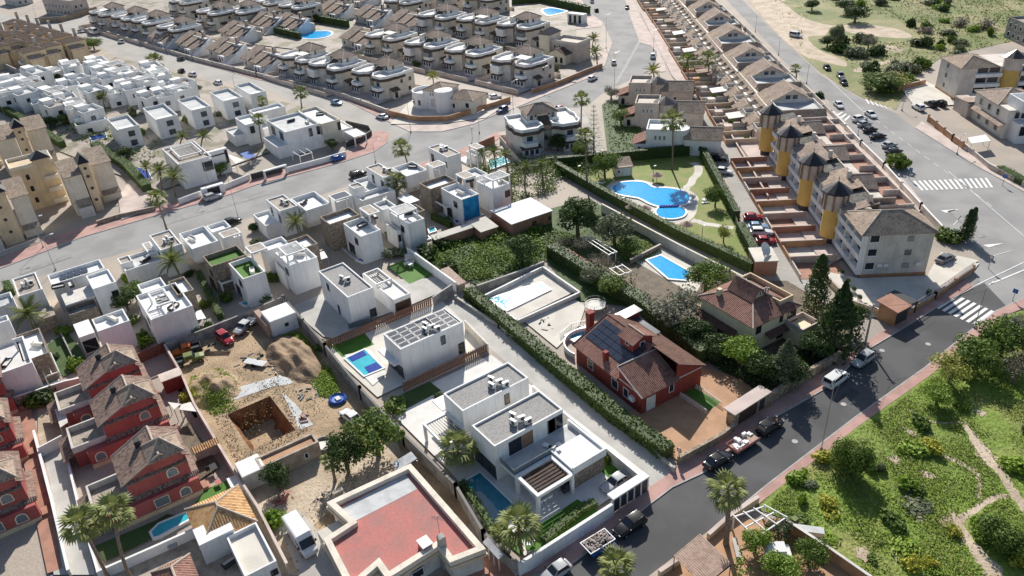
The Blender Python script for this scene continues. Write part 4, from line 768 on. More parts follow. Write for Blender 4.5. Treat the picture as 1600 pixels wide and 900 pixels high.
# -- flat red roof bungalow at the bottom
H = House('bungalow', 'large flat-roofed bungalow with red painted roof and pale parapet', 'house', (620, 860)); o = H.o
out = [H.L(*q, 4.0) for q in ((517, 785), (640, 728), (752, 856), (705, 874), (686, 848), (606, 899), (591, 878), (548, 915), (511, 842), (551, 816))]
a = sum(out[i-1][0]*out[i][1]-out[i][0]*out[i-1][1] for i in range(len(out))); out = out[::-1] if a < 0 else out
b = MB(); n = len(out)
for i in range(n): b.face([(*out[i], 0), (*out[(i+1) % n], 0), (*out[(i+1) % n], 3.2), (*out[i], 3.2)])
b.build('wall', 'offwhite', o); MB().ring([tuple(q) for q in inset(out, -.35)], .75, 3.25, 4.0).build('parapet', 'cream', o); MB().ring([tuple(q) for q in inset(out, -.5)], .9, 2.9, 3.2).build('cornice', 'sandyellow', o)
MB().face([(x, y, 3.3) for x, y in out]).build('roof', 'redroof', o); MB().face([(*H.L(*q, 3.32), 3.32) for q in ((527, 796), (634, 741), (652, 764), (553, 815))][::-1]).build('grey_roof_strip', 'greyroof', o)
x, y = H.L(664, 850, 4.0); MB().box(x-.7, y-.6, 3.3, x+.7, y+.6, 4.3).build('roof_hatch', 'redroof', o); MB().box(x-.8, y-.7, 4.3, x+.8, y+.7, 4.4).build('hatch_lid', 'white', o)
x, y = H.L(690, 846, 4.5); MB().box(x-.4, y-.4, 0, x+.4, y+.4, 5.4).build('chimney', 'greywall', o)
b = MB(); x, y = H.L(687, 835, 4.0); b.tube((x, y, 3.9), (x, y, 7.2), .04)
for i in range(5): b.tube((x-.6+.05*i, y-.5, 6.5+.15*i), (x+.6-.05*i, y+.5, 6.5+.15*i), .02, 4)
b.build('antenna', 'metal', o)
for q, wd in (((645, 897), 1.6), ((726, 878), 1.3)): x, y = H.L(*q, 1.2); winat(o, (x+.6, y-.4, .9), pi/2, wd, 1.3)
for q in ((532, 830),): x, y = H.L(*q, 2); MB().box(x-1.4, y-2.4, 0, x+1.6, y+1.6, 2.4).build('porch_block', 'plaza', o)
b = MB(); p0, p1 = H.L(522, 795), H.L(548, 838); [b.box(p0[0]+i*.6, p0[1]+.2, 0, p0[0]+i*.6+.6, p0[1]+1.6, 3.0-.35*i) for i in range(8)]; b.build('outdoor_stair', 'tan', o)
# -- white lean-to canopy beside it
H = House('canopy', 'narrow white lean-to canopy on posts along the dark boundary wall', 'canopy', (768, 865)); o = H.o; x0, y0, x1, y1 = H.rc((754, 846), (787, 868), 2.5)
MB().slab([(x0, y0, 2.4), (x1, y0, 2.4), (x1, y1, 2.7), (x0, y1, 2.7)], .1).build('roof', 'sheetmetal', o)
for i in range(4): MB().box(x0+(x1-x0-.12)*i/3, y0, 0, x0+(x1-x0-.12)*i/3+.12, y0+.12, 2.3).build('post', 'offwhite', o)
# -- low sheds in the dirt lot
H = House('shed', 'long low shed with orange-brown flat roof and green wall', 'shed', (450, 740), -2); H.blk((398, 716), (498, 690), 2.8, m='blockwall', fm='terracottafloor', par=.35, t=.3); H.win('+x', 6, .6, .9, 1.0); H.win('+x', 1.5, 1.6, .4, 1.4, pane='fabric')
H.blk((366, 724), (415, 730), 2.7, roof='plain', m='offwhite', fm='white'); H.r; MB().box(H.r[0]+.5, H.r[1]-1.6, 0, H.r[2]-.5, H.r[1], 1.2).build('bench_box', 'white', H.o)
H = House('shed', 'small bent metal shelter over stacked tiles beside the garden trees', 'shed', (640, 705), -2); x0, y0, x1, y1 = H.rc((612, 722), (652, 718), 2.2); MB().slab([(x0, y0, 2.0), (x1, y0, 2.0), (x1, y1, 2.4), (x0, y1, 2.4)], .08).build('roof', 'sheetmetal', H.o)
for q in ((x0, y0), (x1-.1, y0), (x1-.1, y1-.1), (x0, y1-.1)): MB().box(q[0], q[1], 0, q[0]+.1, q[1]+.1, 2).build('post', 'metal', H.o)
H = House('shed', 'round grey tank and bin shelter at the end of the long shed', 'shed', (507, 700)); MB().lathe(0, 0, [(1.5, 0), (1.5, 1.0), (1.35, 1.0), (1.35, .3), (0, .3)], 16).build('tank', 'greywall', H.o); MB().face([(-1.3, -1.3, .8), (1.3, -1.3, .8), (0, 1.3, .8)]).build('cover_sheet', 'fabric', H.o)
# -- house with orange tile roof, lower left
H = House('tiled_house', 'white house with sunlit orange barrel-tile pyramid roof', 'house', (352, 850), -2); o = H.o; r = H.rc((293, 796), (398, 814), 3.0); x0, y0, x1, y1 = r
MB().box(x0, y0, 0, x1, y1, 3.0, bottom=False).build('wall', 'offwhite', o); hiproof(o, (x0, y0, x1, y1), 3.0, 5.0, 'tileorange', .3); MB().box(x1-2.6, y0-.4, 0, x1+.4, y0+3.8, 3.7).build('kitchen_block', 'white', o)
H.blk((353, 838), (432, 876), 3.3, fm='plaza', par=.6); H.win('+x', .8, .9, 1.2, 1.0, frame='darkmetal'); H.win('+x', 3, .9, 1.2, 1.0, frame='darkmetal')
H = House('garden_house', 'small garden house with dark red ribbed roof at bottom edge', 'house', (275, 915), -2); r = H.rc((240, 895), (316, 925), 2.8); MB().box(*r[:2], 0, *r[2:], 2.8, bottom=False).build('wall', 'offwhite', H.o); hiproof(H.o, r, 2.8, 4.4, 'tilered', .3)
H = House('garden_shed', 'small garden shed with salmon tiled roof by the turf', 'shed', (320, 715), -2); r = H.rc((298, 700), (342, 690), 2.4); x0, y0, x1, y1 = r; MB().box(x0+.3, y0+.2, 0, x1-.6, y1-.2, 2.2, bottom=False).build('wall', 'pinkbeige', H.o); MB().slab([(x0, y0, 2.4), (x1, y0, 2.1), (x1, y1, 2.1), (x0, y1, 2.4)], .1).build('roof', 'tileorange', H.o)
H = House('garden_shed', 'flat brown garden shed behind the middle red house', 'shed', (250, 590), -2); r = H.rc((249, 587), (282, 586), 2.5); MB().box(*r[:2], 0, *r[2:], 2.5, bottom=False).build('wall', 'brick', H.o); MB().box(r[0]-.2, r[1]-.2, 2.5, r[2]+.2, r[3]+.2, 2.65).build('roof', 'pinkbeige', H.o)
# -- brick red villa with solar roof
H = House('red_villa', 'brick red villa with solar panels, turret and red tiled roofs', 'villa', (1008, 645), -4); o = H.o
(ax, ay), (bx_, by_), (cx, cy) = H.L(896, 539, 3.7), H.L(1010, 617.5, 3.7), H.L(1094, 570, 3.7); x0, y0, x1, y1 = ax, (ay+by_)/2, (bx_+cx)/2, cy
MB().box(x0, y0, 0, x1, y1, 3.7, bottom=False).build('wall', 'brick', o); MB().box(x0-.05, y0-.06, 3.45, x1+.06, y0, 3.65).box(x1, y0, 3.45, x1+.06, y1, 3.65).build('string_course', 'offwhite', o)
ym = y0+(y1-y0)*.56; xs = x1-5.2; z1 = 6.6
mb = MB().slab([(x0-.4, y0-.5, 3.5), (xs, y0-.5, 3.5), (xs, ym, z1), (x0-.4, ym, z1)], .16); mb.ridges = [((x0-.4, ym, z1), (xs, ym, z1)), ((x0-.4, y0-.5, 3.5), (x0-.4, ym, z1))]; q = mb.build('roof', 'tilered', o); q['label'] = 'red tiled roof slope with solar panels'; ridges(mb, q, .12, 'tilered')
k = (z1-3.5)/(ym-y0+.5); SPm = MB().box(0, 0, 0, 1.62, 1.0, .05).build('solar_panel', 'solar', o); mesh = SPm.data; first = True
for i in range(6):
    for j in range(4):
        yy = y0+1.7+j*1.02; l = (x0+.2+i*1.68, yy, 3.5+k*(yy-y0+.5)+.08); p = SPm if first else link('solar_panel', mesh, o); first = False; p.location = l; p.rotation_euler[0] = math.atan(k)
MB().slab([(x0-.4, ym, z1), (x1+.5, ym, z1), (x1+.5, y1+.5, 3.9), (x0-.4, y1+.5, 3.9)], .16).build('roof', 'tilebrown', o)
MB().face([(x1, ym, 3.7), (x1, y1, 3.7), (x1, y1, 4.0), (x1, ym, z1-.1)]).build('gable_wall', 'brick', o)
ye = y0+(y1-y0)*.6
mb = MB().slab([(xs, y0-.4, 5.9), (x1+.5, y0-.4, 3.6), (x1+.5, ye, 3.6), (xs, ye, 5.9)], .16); mb.ridges = [((xs, y0-.4, 5.9), (xs, ye, 5.9)), ((xs, y0-.4, 5.9), (x1+.5, y0-.4, 3.6))]; ridges(mb, mb.build('roof', 'tilered', o), .1, 'offwhite')
MB().face([(xs, y0, 3.7), (x1, y0, 3.7), (xs, y0, 5.75)]).face([(xs, ye, 3.6), (xs, y0, 3.6), (xs, y0, 5.8), (xs, ye, 5.8)]).face([(x1, ye-.2, 3.7), (xs, ye-.2, 3.7), (xs, ye-.2, 5.8)]).build('gable_wall', 'brick', o)
tr = (xs-4.6, ym-2.6, xs-1.6, ym+1.2); MB().box(*tr[:2], 4, *tr[2:], 7.3).build('turret', 'brick', o); gable(o, tr, 7.3, 8.2, 'tilered', 'x', .35, 'brick', 'turret_roof'); win(o, '+x', tr, 1.3, 1, 6.1, .8); win(o, '-y', tr, 1.2, .8, 6.2, .8)
xq, yq = H.L(922, 492, 5.5); MB().box(xq-.5, yq-.5, 0, xq+.5, yq+.5, 6.0).box(xq-.6, yq-.6, 6, xq+.6, yq+.6, 6.15).build('chimney', 'brick', o); MB().box(x0+6, y0+.6, 3.7, x0+6.7, y0+1.3, 5.5).build('chimney', 'brick', o)
for (a, c, z, hh) in (((945, 497), (1000, 484), 5.6, 'solarpale'), ((975, 505), (1028, 518), 4.6, 'solarpale')):
    rr_ = H.rc(a, c, z); MB().box(rr_[0], rr_[1], 0, rr_[2], rr_[3], z-.4).build('wall', 'brick', o); MB().slab([(rr_[0]-.3, rr_[1]-.3, z-.5), (rr_[2]+.3, rr_[1]-.3, z-.5), (rr_[2]+.3, rr_[3]+.3, z), (rr_[0]-.3, rr_[3]+.3, z)], .12).build('roof', hh, o)
W_ = (x0, y0, x1, y1)
for u, wd in ((3.0, 1.5), (9.0, 1.6), (11.8, 1.2)): win(o, '-y', W_, u, wd, 1.0, 1.7)
win(o, '+x', W_, .9, 1.7, .3, 2.4, pane='fabric', name='roller_door'); win(o, '+x', W_, 5.2, 1.0, 1.6, 1.6)
MB().box(x0+13.6, y0-.5, 1.6, x0+14.5, y0, 2.3).build('air_conditioner_unit', 'plasticwhite', o)
MB().lathe(x0-2.2, y0+4.2, [(4.2, 0), (4.2, 1.1), (4.0, 1.1), (4.0, .0)], 20, a0=pi*.75, a1=pi*1.6).build('curved_balustrade', 'plasticwhite', o)
# -- cream villa with terracotta hip roof
H = House('cream_villa', 'cream two-storey villa with terracotta hip roof and attic gable', 'villa', (1182, 545), -4); o = H.o
a, c = H.L(1091, 462, 5.6), H.L(1252, 476.6, 5.6); x0, y0, x1, y1 = r = (a[0]+.4, a[1]+.4, c[0]-.4, c[1]-.4)
MB().box(x0, y0, 0, x1, y1, 5.6, bottom=False).build('wall', 'creamvilla', o); mb = MB().hip(*r, 5.6, 8.0, .5); ridges(mb, mb.build('roof', 'tilered', o), .14)
at = (x0+3.2, y0+3.4, x1-3.6, y1-4.2); MB().box(*at[:2], 5.8, *at[2:], 7.8).build('attic', 'creamvilla', o); gable(o, at, 7.8, 9.3, 'tilered', 'x', .5, 'creamvilla', 'attic_roof'); win(o, '-y', at, 1, .9, 6.9, .6, frame='darkwood'); win(o, '-y', at, at[2]-at[0]-1.6, .9, 6.9, .6, frame='darkwood')
for i in range(4): winat(o, (at[2], at[1]+1.5+i*.6, 7.4), pi/2, .45, 1.0+(.3 if i in (1, 2) else 0))
skirt(o, (x0, y0), (x1-3, y0), 3.1, 1.2, .6, 'tilebrown'); skirt(o, (x1, y0+3), (x1, y1), 3.1, 1.2, .6, 'tilebrown')
for u, wd, z, h in ((4, 1.6, .5, 2.1), (9.2, 1.4, .3, 2.3), (1.2, .9, .3, 2.2)): win(o, '-y', r, u, wd, z, h, split=2)
for u, wd, z, h in ((.8, 1.2, 3.6, 1.5), (6.2, .8, 3.7, 1.4), (9.0, 2.0, 3.5, 1.8), (6, 1.8, .5, 1.7)): win(o, '+x', r, u, wd, z, h, frame='darkwood', split=2)
MB().box(x1, y1-2.6, 0, x1+3.6, y1+1.5, 2.9, bottom=False).build('garage', 'creamvilla', o); win(o, '+x', (x1, y1-2.6, x1+3.6, y1+1.5), .6, 2.6, .05, 2.2, frame='darkwood', pane='palepavement', name='garage_door'); MB().ring([(x1, y1-2.6), (x1+3.6, y1-2.6), (x1+3.6, y1+1.5), (x1, y1+1.5)], .2, 2.9, 3.7).build('parapet', 'palepavement', o)
MB().box(x0-1.6, y0+.5, 2.6, x0, y0+4, 2.9).build('balcony_slab', 'tan', o); MB().box(x0-1.5, y0+.6, 0, x0-1.3, y0+.8, 2.6).build('post', 'offwhite', o); MB().box(x0-1.5, y0+3.6, 0, x0-1.3, y0+3.8, 2.6).build('post', 'offwhite', o)
MB().ring([(x0+1, y1-3.2), (x1-1, y1-3.2), (x1-1, y1), (x0+1, y1)], .25, 5.6, 7.0).build('roof_terrace_parapet', 'sandyellow', o); MB().box(x0+2, y0+1.2, 6.2, x0+2.7, y0+1.9, 7.6).build('chimney', 'creamvilla', o)
# -- tower apartments on the right
H = House('apartment_block', 'long white apartment terrace with four yellow conical-roofed stair towers', 'apartment block', (1344, 434), -37); o = H.o; D = 11.6; XL = -58.
MB().box(XL, 0, .7, 0, D, 9.0, bottom=False).build('wall', 'beige', o); MB().box(XL-.05, -.05, 0, .05, D+.05, .7, bottom=False).build('plinth', 'orange', o)
cones = [H.L(*q, 12.6) for q in ((1218, 165), (1260, 198), (1301, 240), (1347, 285))]
for fl in range(3):
    z = .7+fl*2.8; MB().box(XL, -1.0, z+.0, 0, 0, z+1.0).build('balcony_parapet', 'white', o)
nb = 15; bw = -XL/nb
for fl in range(3):
    for i in range(nb):
        if all(abs((XL+(i+.5)*bw)-c[0]) > 1.8 for c in cones): winat(o, (XL+i*bw+.35, -.02, .7+fl*2.8+1.0), 0, bw-.7, 1.6, 'offwhite', 'glass', 'loggia_dark_panel', .1)  # flat dark panels stand in for the shaded loggia recesses
b = MB(); [b.box(XL+i*bw-.12, -1.0, .7, XL+i*bw+.12, 0, 9) for i in range(1, nb+1)]; b.build('balcony_partitions', 'white', o)
for (cx, cy) in cones:
    cy = -1.1; t = MB().lathe(cx, cy, [(1.9, 1.6), (1.9, 7.6)], 20).build('stair_tower', 'yellow', o, smooth=True); MB().lathe(cx, cy, [(1.5, 0), (1.5, 1.6)], 12).build('tower_door_recess', 'darkmetal', t)
    MB().lathe(cx, cy, [(0, 7.6), (2.15, 7.6), (2.15, 11.0), (2.3, 11.2)], 20).build('tower_drum', 'pinkbeige', t)
    b = MB(); [b.obox((cx+2.1*cos(k*pi/4+.3), cy+2.1*sin(k*pi/4+.3)), (cx+2.4*cos(k*pi/4+.3), cy+2.4*sin(k*pi/4+.3)), .35, 7.6, 11.0) for k in range(8)]; b.build('pilasters', 'wood', t)
    MB().lathe(cx, cy, [(2.9, 11.1), (2.75, 11.3), (1.2, 12.4), (.0, 13.2)], 12).build('cone_roof', 'darkcone', t); MB().tube((cx, cy, 13.0), (cx, cy, 14.0), .07, 5).build('finial', 'darkmetal', t)
segs = [XL]+[c[0]+2.6 for c in cones]
for i, xa in enumerate(segs):
    xb = (segs[i+1]-5.4) if i+1 < len(segs) else -9.0
    if xb-xa < 2: continue
    MB().slab([(xa, -1.1, 8.9), (xb, -1.1, 8.9), (xb, 5.2, 10.6), (xa, 5.2, 10.6)], .15).build('roof', 'tilebeige' if i % 2 else 'tilepink', o); gable(o, (xa+1, 4.6, xb-1, 8.2), 9.6, 11.0, 'tilepink', 'y', .3, 'beige', 'dormer_roof')
for (cx, cy) in cones: MB().slab([(cx-2.7, 1.0, 9.0), (cx+2.6, 1.0, 9.0), (cx+2.6, 5.2, 9.8), (cx-2.7, 5.2, 9.8)], .12).build('roof', 'tilegrey', o)
b = MB(); b.ring([(XL, 5.2), (-9, 5.2), (-9, D), (XL, D)], .25, 9.0, 10.1)
for i in range(1, 8): b.box(XL+i*6.1, 8.2, 9.0, XL+i*6.1+.2, D-.25, 10.3)
b.build('terrace_parapet', 'pinkbeige', o); MB().box(XL+.3, 8.2, 9, -9.3, D-.3, 9.04).build('terrace_floor', 'terracotta', o)
mb = MB().hip(-9, -1, .0, D, 9.0, 11.4, .5); ridges(mb, mb.build('roof', 'tilebeige', o)); e = (-9, 0, 0, D)
for z, wd in ((7.2, 1.1), (4.4, 1.2), (1.7, 1.3)): win(o, '+x', e, 7.0, wd, z, 1.1, frame='wood' if z == 4.4 else 'greywall', pane='paleglass' if z == 4.4 else 'greywall')
for fl in range(3):
    z = .8+fl*2.8; winat(o, (.02, .35, z+.9), pi/2, 1.7, 1.5, 'white', 'glass', 'loggia_dark_panel', .08); b = MB()  # dark panel in place of the shaded corner recess
    [b.box(.02, .3+i*.22, z, .12, .3+i*.22+.1, z+.8) for i in range(9)]; b.box(.0, .25, z+.8, .14, 2.3, z+.9); b.build('balustrade', 'white', o)
for y in (2.6, 3.6, 9.4): MB().box(.02, y, 2.3, .35, y+.8, 2.9).build('air_conditioner_unit', 'plasticwhite', o)
for i in range(5): MB().box(XL+i*11+3, 3.5, 10, XL+i*11+3.7, 4.2, 11.8).build('chimney', 'beige', o)
# -- yellow apartments on the left of the grey road
def yb(o, r, h, m, wins=0, pyr=None):
    x0, y0, x1, y1 = r; MB().box(x0, y0, 0, x1, y1, h, bottom=False).build('wall', m, o)
    if pyr: MB().hip(x0, y0, x1, y1, h, h+pyr, .35).build('pyramid_roof', 'darkcone', o)
for lab, bs, pr in (('yellow apartment block with square stair turret beside the small blue pool', (150, 331), [((122.7, 338), (149, 331)), ((151, 331), (163.5, 327.5)), ((164.5, 317), (186.7, 302.7))]), ('yellow apartment block with stair turret at the left edge above the road', (50, 372), [((-30, 395), (8, 384)), ((10, 385), (40, 376)), ((42, 372), (66, 360))]),
                    ('yellow apartment block with stair turret in the rear courtyard', (60, 285), [((15, 275), (45, 268)), ((47, 268), (62, 264)), ((63, 258), (88, 246))])):
    H = House('apartment_block', lab, 'apartment block', bs, 0, 'yellow apartment blocks left of the grey road'); o = H.o; xs = []
    for i, (p, q) in enumerate(pr):
        a, c = H.L(*p), H.L(*q); xf = max(a[0], c[0]); xs.append(xf); r = (xf-9, min(a[1], c[1]), xf, max(a[1], c[1])); hh = 12.4 if i == 1 else 10.0
        yb(o, r if i != 1 else (xf-4, r[1], xf, r[3]), hh, 'sandyellow' if i == 1 else 'palecream', pyr=1.9 if i == 1 else None)
        if i != 1: MB().slab([(r[0]-.3, r[1]-.3, 11.4), (r[2]+.4, r[1]-.3, 10.0), (r[2]+.4, r[3]+.3, 10.0), (r[0]-.3, r[3]+.3, 11.4)], .15).build('roof', 'tilebeige', o)
        else:
            for z in (3, 6, 9, 11): MB().tube((xf, (r[1]+r[3])/2, z), (xf+.08, (r[1]+r[3])/2, z), .38, 10).build('round_window', 'darkmetal', o)
        if i == 0:
            MB().box(xf, r[1]+.5, 0, xf+2.4, r[3]-.2, 2.6, bottom=False).build('porch', 'offwhite', o); skirt(o, (xf, r[1]+.5), (xf, r[3]), 4.0, 2.0, .9, 'tilebeige')
            for fl in range(3): winat(o, (r[0]+3, r[1], 1+fl*3), 0, 1.2, 1.4, 'palecream'); winat(o, (r[0]+5.6, r[1], 1+fl*3), 0, 1.0, 1.4, 'palecream')
        if i == 2: skirt(o, (xf, r[1]), (xf, r[3]), 3.2, 1.6, .8, 'tilebeige')
    rear = (min(xs)-16, H.L(*pr[0][0])[1]-9.5, min(xs)-8, H.L(*pr[0][0])[1]); yb(o, rear, 10.6, 'sandyellow')
    tw = (rear[2]-3.4, rear[3]-4.4, rear[2]+.3, rear[3]-.8); MB().box(*tw[:2], 10, *tw[2:], 12.2).build('turret', 'sandyellow', o); MB().hip(*tw, 12.2, 13.8, .35).build('pyramid_roof', 'darkcone', o)
    for fl in range(3): arch_win(o, (rear[2], rear[1]+3.0, 1.6+fl*3), pi/2, 1.1, 1.7, 'sandyellow', 'glass'); MB().box(rear[2], rear[3]-3.2, .8+fl*3, rear[2]+1.3, rear[3]-.2, 1.8+fl*3).build('balcony', 'palecream', o)
    MB().ring([(rear[0], rear[1]), (rear[2], rear[1]), (rear[2], rear[3]), (rear[0], rear[3])], .3, 10.6, 11.4).build('parapet', 'palecream', o)
# -- yellow terrace far upper left
t = thing('terrace_house', 'x', 'house', (0, 0, 0), 0, 'sand yellow terrace houses at the upper left')
MB().box(-4, -4, 0, 4, 4, 8.2, bottom=False).build('wall', 'sandyellow', t); MB().hip(-4, -4, 4, 4, 8.2, 9.7, .3).build('roof', 'tiledark', t); MB().box(-3.4, 2.2, 8.2, -2.4, 3.2, 12).build('chimney', 'pinkbeige', t)
MB().box(4, -3.2, 0, 7, 1.5, 5.6, bottom=False).build('front_wing', 'sandyellow', t); MB().slab([(4, -3.4, 7), (7.3, -3.4, 5.6), (7.3, 1.7, 5.6), (4, 1.7, 7)], .15).build('wing_roof', 'tilebeige', t)
winat(t, (-2.5, -4, 1), 0, 1.6, 2.0, 'offwhite'); winat(t, (-2.5, -4, 4.6), 0, 1.4, 1.8, 'offwhite'); winat(t, (1, -4, 4.6), 0, 1.2, 1.5, 'offwhite'); MB().tube((4, 2.6, 6), (4.08, 2.6, 6), .4, 8).build('round_window', 'darkmetal', t); MB().box(-3.4, -5.3, 3.2, .6, -4, 4.2).build('balcony', 'offwhite', t)
ap = [(20, 30), (37, 35), (52, 40), (71, 45), (90, 50), (110, 57), (-6, 47), (19, 47), (36, 53), (54, 58), (73, 65), (14, 60), (47, 72), (-8, 66)]
for i, q in enumerate(ap):
    X, Y = P(*q, 9.5); lab = 'sand yellow terrace house with dark pyramid roof, %s in the %s row' % (ORD[i if i < 6 else (i-6 if i < 11 else i-11)], ['rear', 'middle', 'front'][0 if i < 6 else (1 if i < 11 else 2)])
    if i == 0: t.location = (X, Y, 0); t['label'] = lab; t.rotation_euler[2] = radians(8)
    else: copytree(t, None, (X, Y, 0), radians(8), lab)
# -- round-fronted white house on the street corner
H = House('corner_house', 'white round-fronted house behind the orange wall on the street corner', 'house', (705, 176), 25); o = H.o; cx, cy = H.L(667, 165)
MB().lathe(cx, cy, [(4.2, 0), (4.2, 5.2), (3.8, 5.2), (3.8, 4.2), (0, 4.2)], 24).build('round_bay', 'white', o)
b = (cx+1.5, cy-3.5, cx+9.5, cy+4.5); MB().box(*b[:2], 0, *b[2:], 6.2, bottom=False).build('wall', 'white', o); hiproof(o, b, 6.2, 8.0, 'tilebeige', .3)
MB().lathe(cx+8.6, cy-2.6, [(2.8, 0), (2.8, 6.6), (0, 7.2)], 20).build('stair_drum', 'white', o); c = (cx+9.5, cy-3, cx+19, cy+5); MB().box(*c[:2], 0, *c[2:], 4.4, bottom=False).build('wall', 'cream', o); hiproof(o, c, 4.4, 6.2, 'tilebeige', .3)
win(o, '-y', b, 3.0, 2.6, 1.5, 2.0, pane='fabric', frame='darkwood'); win(o, '-y', c, 2.2, 1.0, 1.5, 1.5); win(o, '-y', c, 6.8, 1.4, 2.0, 1.6)
for i in range(3): winat(o, (b[0]+2.6+i*.9, b[1], 4.6), 0, .6, 1.1, 'white', 'paleglass')
for a_ in (3.6, 4.2, 4.8): arch_win(o, (cx+4.2*cos(a_), cy+4.2*sin(a_), 1.3), a_+pi/2, 1.1, 1.9, 'offwhite')
# -- three houses with dark conical caps by the pool garden
for i, (ap_, m, lab) in enumerate((((1027, 121), 'pinkbeige', 'beige house with dark cone cap, rearmost of the three by the bend'), ((1040, 152), 'pinkbeige', 'beige house with dark cone cap and curved drive wall, middle of three'), ((1062, 192), 'white', 'white house with tiled skirts beside the pool garden hedge'))):
    X, Y = P(*ap_, 7.6); H = House('cone_house', lab, 'house', (X, Y, 0), 40, 'conical capped houses near the pool garden'); o = H.o
    MB().lathe(0, 0, [(2.6, 0), (2.6, 6.4)], 18).build('drum', m, o)
    if i < 2: MB().lathe(0, 0, [(3.3, 6.3), (1.6, 7.2), (0, 8.0)], 12).build('cone_roof', 'darkcone', o)
    else: MB().lathe(0, 0, [(2.6, 6.4), (0, 6.6)], 18).build('drum_roof', 'white', o)
    b = (-8, -3.5, -1.5, 4); MB().box(*b[:2], 0, *b[2:], 6.2, bottom=False).build('wall', m, o); MB().ring([(b[0], b[1]), (b[2], b[1]), (b[2], b[3]), (b[0], b[3])], .25, 6.2, 7.0).build('parapet', m, o)
    c = (1.5, -3, 10.5, 5); MB().box(*c[:2], 0, *c[2:], 4.6, bottom=False).build('wall', m, o); gable(o, c, 4.6, 6.4, 'tilebeige', 'x', .3, m)
    MB().slab([(-11.5, -4, 3), (-8, -4, 4.4), (-8, 3, 4.4), (-11.5, 3, 3)], .15).build('porch_roof', 'tilered', o); MB().box(-11, -3.5, 0, -8, 2.5, 3.0, bottom=False).build('porch', m, o)
    for k in range(3): winat(o, (b[0]+2+k*1.1, b[1], 4.2), 0, .7, 1.2, 'white', 'paleglass')
    arch_win(o, (-9.6, -3.5, .3), 0, 1.3, 2.2, m); winat(o, (5, -3, 1.4), 0, 1.1, 1.4, 'white'); winat(o, (10.5, 0, 1.5), pi/2, 1.2, 1.4, 'white')
# -- yellow-towered house at the side street
X, Y = P(880, 95); H = House('corner_house', 'pale yellow house with dark hipped turret beside the side street', 'house', (X, Y, 0), 15); o = H.o
MB().box(-9, -2, 0, -4.5, 5, 9.0, bottom=False).build('turret', 'palecream', o); MB().hip(-9, -2, -4.5, 5, 9, 10.8, .4).build('turret_roof', 'darkcone', o); b = (-4.5, -1, 7, 7); MB().box(*b[:2], 0, *b[2:], 6.4, bottom=False).build('wall', 'pinkbeige', o); MB().ring([(b[0], b[1]), (b[2], b[1]), (b[2], b[3]), (b[0], b[3])], .3, 6.4, 7.3).build('parapet', 'beige', o)
MB().box(-3, -5, 0, 4.5, -1, 3.8, bottom=False).build('porch', 'palecream', o); gable(o, (-3, -5, 4.5, -1), 3.8, 5.4, 'tiledark', 'y', .3, 'palecream', 'porch_roof')
for k in range(3): arch_win(o, (-1.6+k*2.2, -5, .6), 0, 1.4, 2.3, 'palecream')
for k in range(2): winat(o, (-3.2+k*2, -1, 4.4), 0, .8, 1.2, 'offwhite')
# -- apartment with tower and beige house, upper right
H = House('apartment_block', 'grey-white apartment block with yellow tower beside the scrubland', 'apartment block', (1494, 152), -37); o = H.o; c = H.L(1460, 124); xx = 0
MB().box(-9, c[1]*0-2, .8, 3, 34, 9.2, bottom=False).build('wall', 'beige', o); MB().box(-9.05, -2.05, 0, 3.05, 34, .8, bottom=False).build('plinth', 'orange', o); mb = MB().hip(-9, -2, 3, 8, 9.2, 11.2, .4); ridges(mb, mb.build('roof', 'tilebeige', o)); MB().slab([(3.4, 15, 9.1), (3.4, 34, 9.1), (-3, 34, 11), (-3, 15, 11)], .15).build('roof', 'tilebeige', o)
MB().lathe(3.2, 11.5, [(2.2, 1.2), (2.2, 8.5)], 16).build('stair_tower', 'yellow', o, smooth=True); MB().lathe(3.2, 11.5, [(0, 8.5), (2.4, 8.5), (2.4, 12)], 16).build('tower_drum', 'pinkbeige', o); MB().lathe(3.2, 11.5, [(3, 11.9), (0, 13.8)], 10).build('cone_roof', 'darkcone', o)
for fl in range(3):
    z = 1+fl*2.8; MB().box(3, 2, z, 4, 9, z+1).box(3, 14, z, 4, 33, z+1).build('balcony_parapet', 'white', o)
    for y in (2.4, 5.6, 14.6, 18, 22, 26): winat(o, (3.02, y, z+1), pi/2, 3, 1.6, 'offwhite', 'glass', 'loggia_dark_panel')  # recess shade given by flat dark panels here too
    winat(o, (-5, -2, z+.8), 0, 1.1, 1.2, 'palewood', 'paleglass')
H = House('beige_house', 'beige tiled house with glazed veranda and white rooftop terrace', 'house', (1545, 204), -37); o = H.o; o.scale = (1.22,)*3; b = (-8, 0, 5, 9); MB().box(*b[:2], 0, *b[2:], 6.0, bottom=False).build('wall', 'beige', o); hiproof(o, (-8, 0, 1, 9), 6.0, 7.8, 'tilepink', .4)
MB().ring([(1, 1.5), (6.5, 1.5), (6.5, 9.5), (1, 9.5)], .3, 6, 8.2).build('terrace_parapet', 'white', o); MB().box(1, 1.5, 5.9, 6.5, 9.5, 6.1).build('terrace_slab', 'white', o); MB().box(5, 1, 0, 8, 10, 4.0, bottom=False).build('veranda', 'plasticwhite', o)
for i in range(6): winat(o, (8, 1.2+i*1.45, 1.6), pi/2, 1.3, 2.1, 'plasticwhite'); winat(o, (5.05, 1.2+i*1.3, 4.2), pi/2, 1.1, 1.5, 'plasticwhite')
for i in range(3): winat(o, (-6+i*3.4, 0, 3.8), 0, 1.2, 1.4, 'offwhite'); winat(o, (-5.5+i*3.4, 0, .8), 0, 1.4, 1.6, 'offwhite')
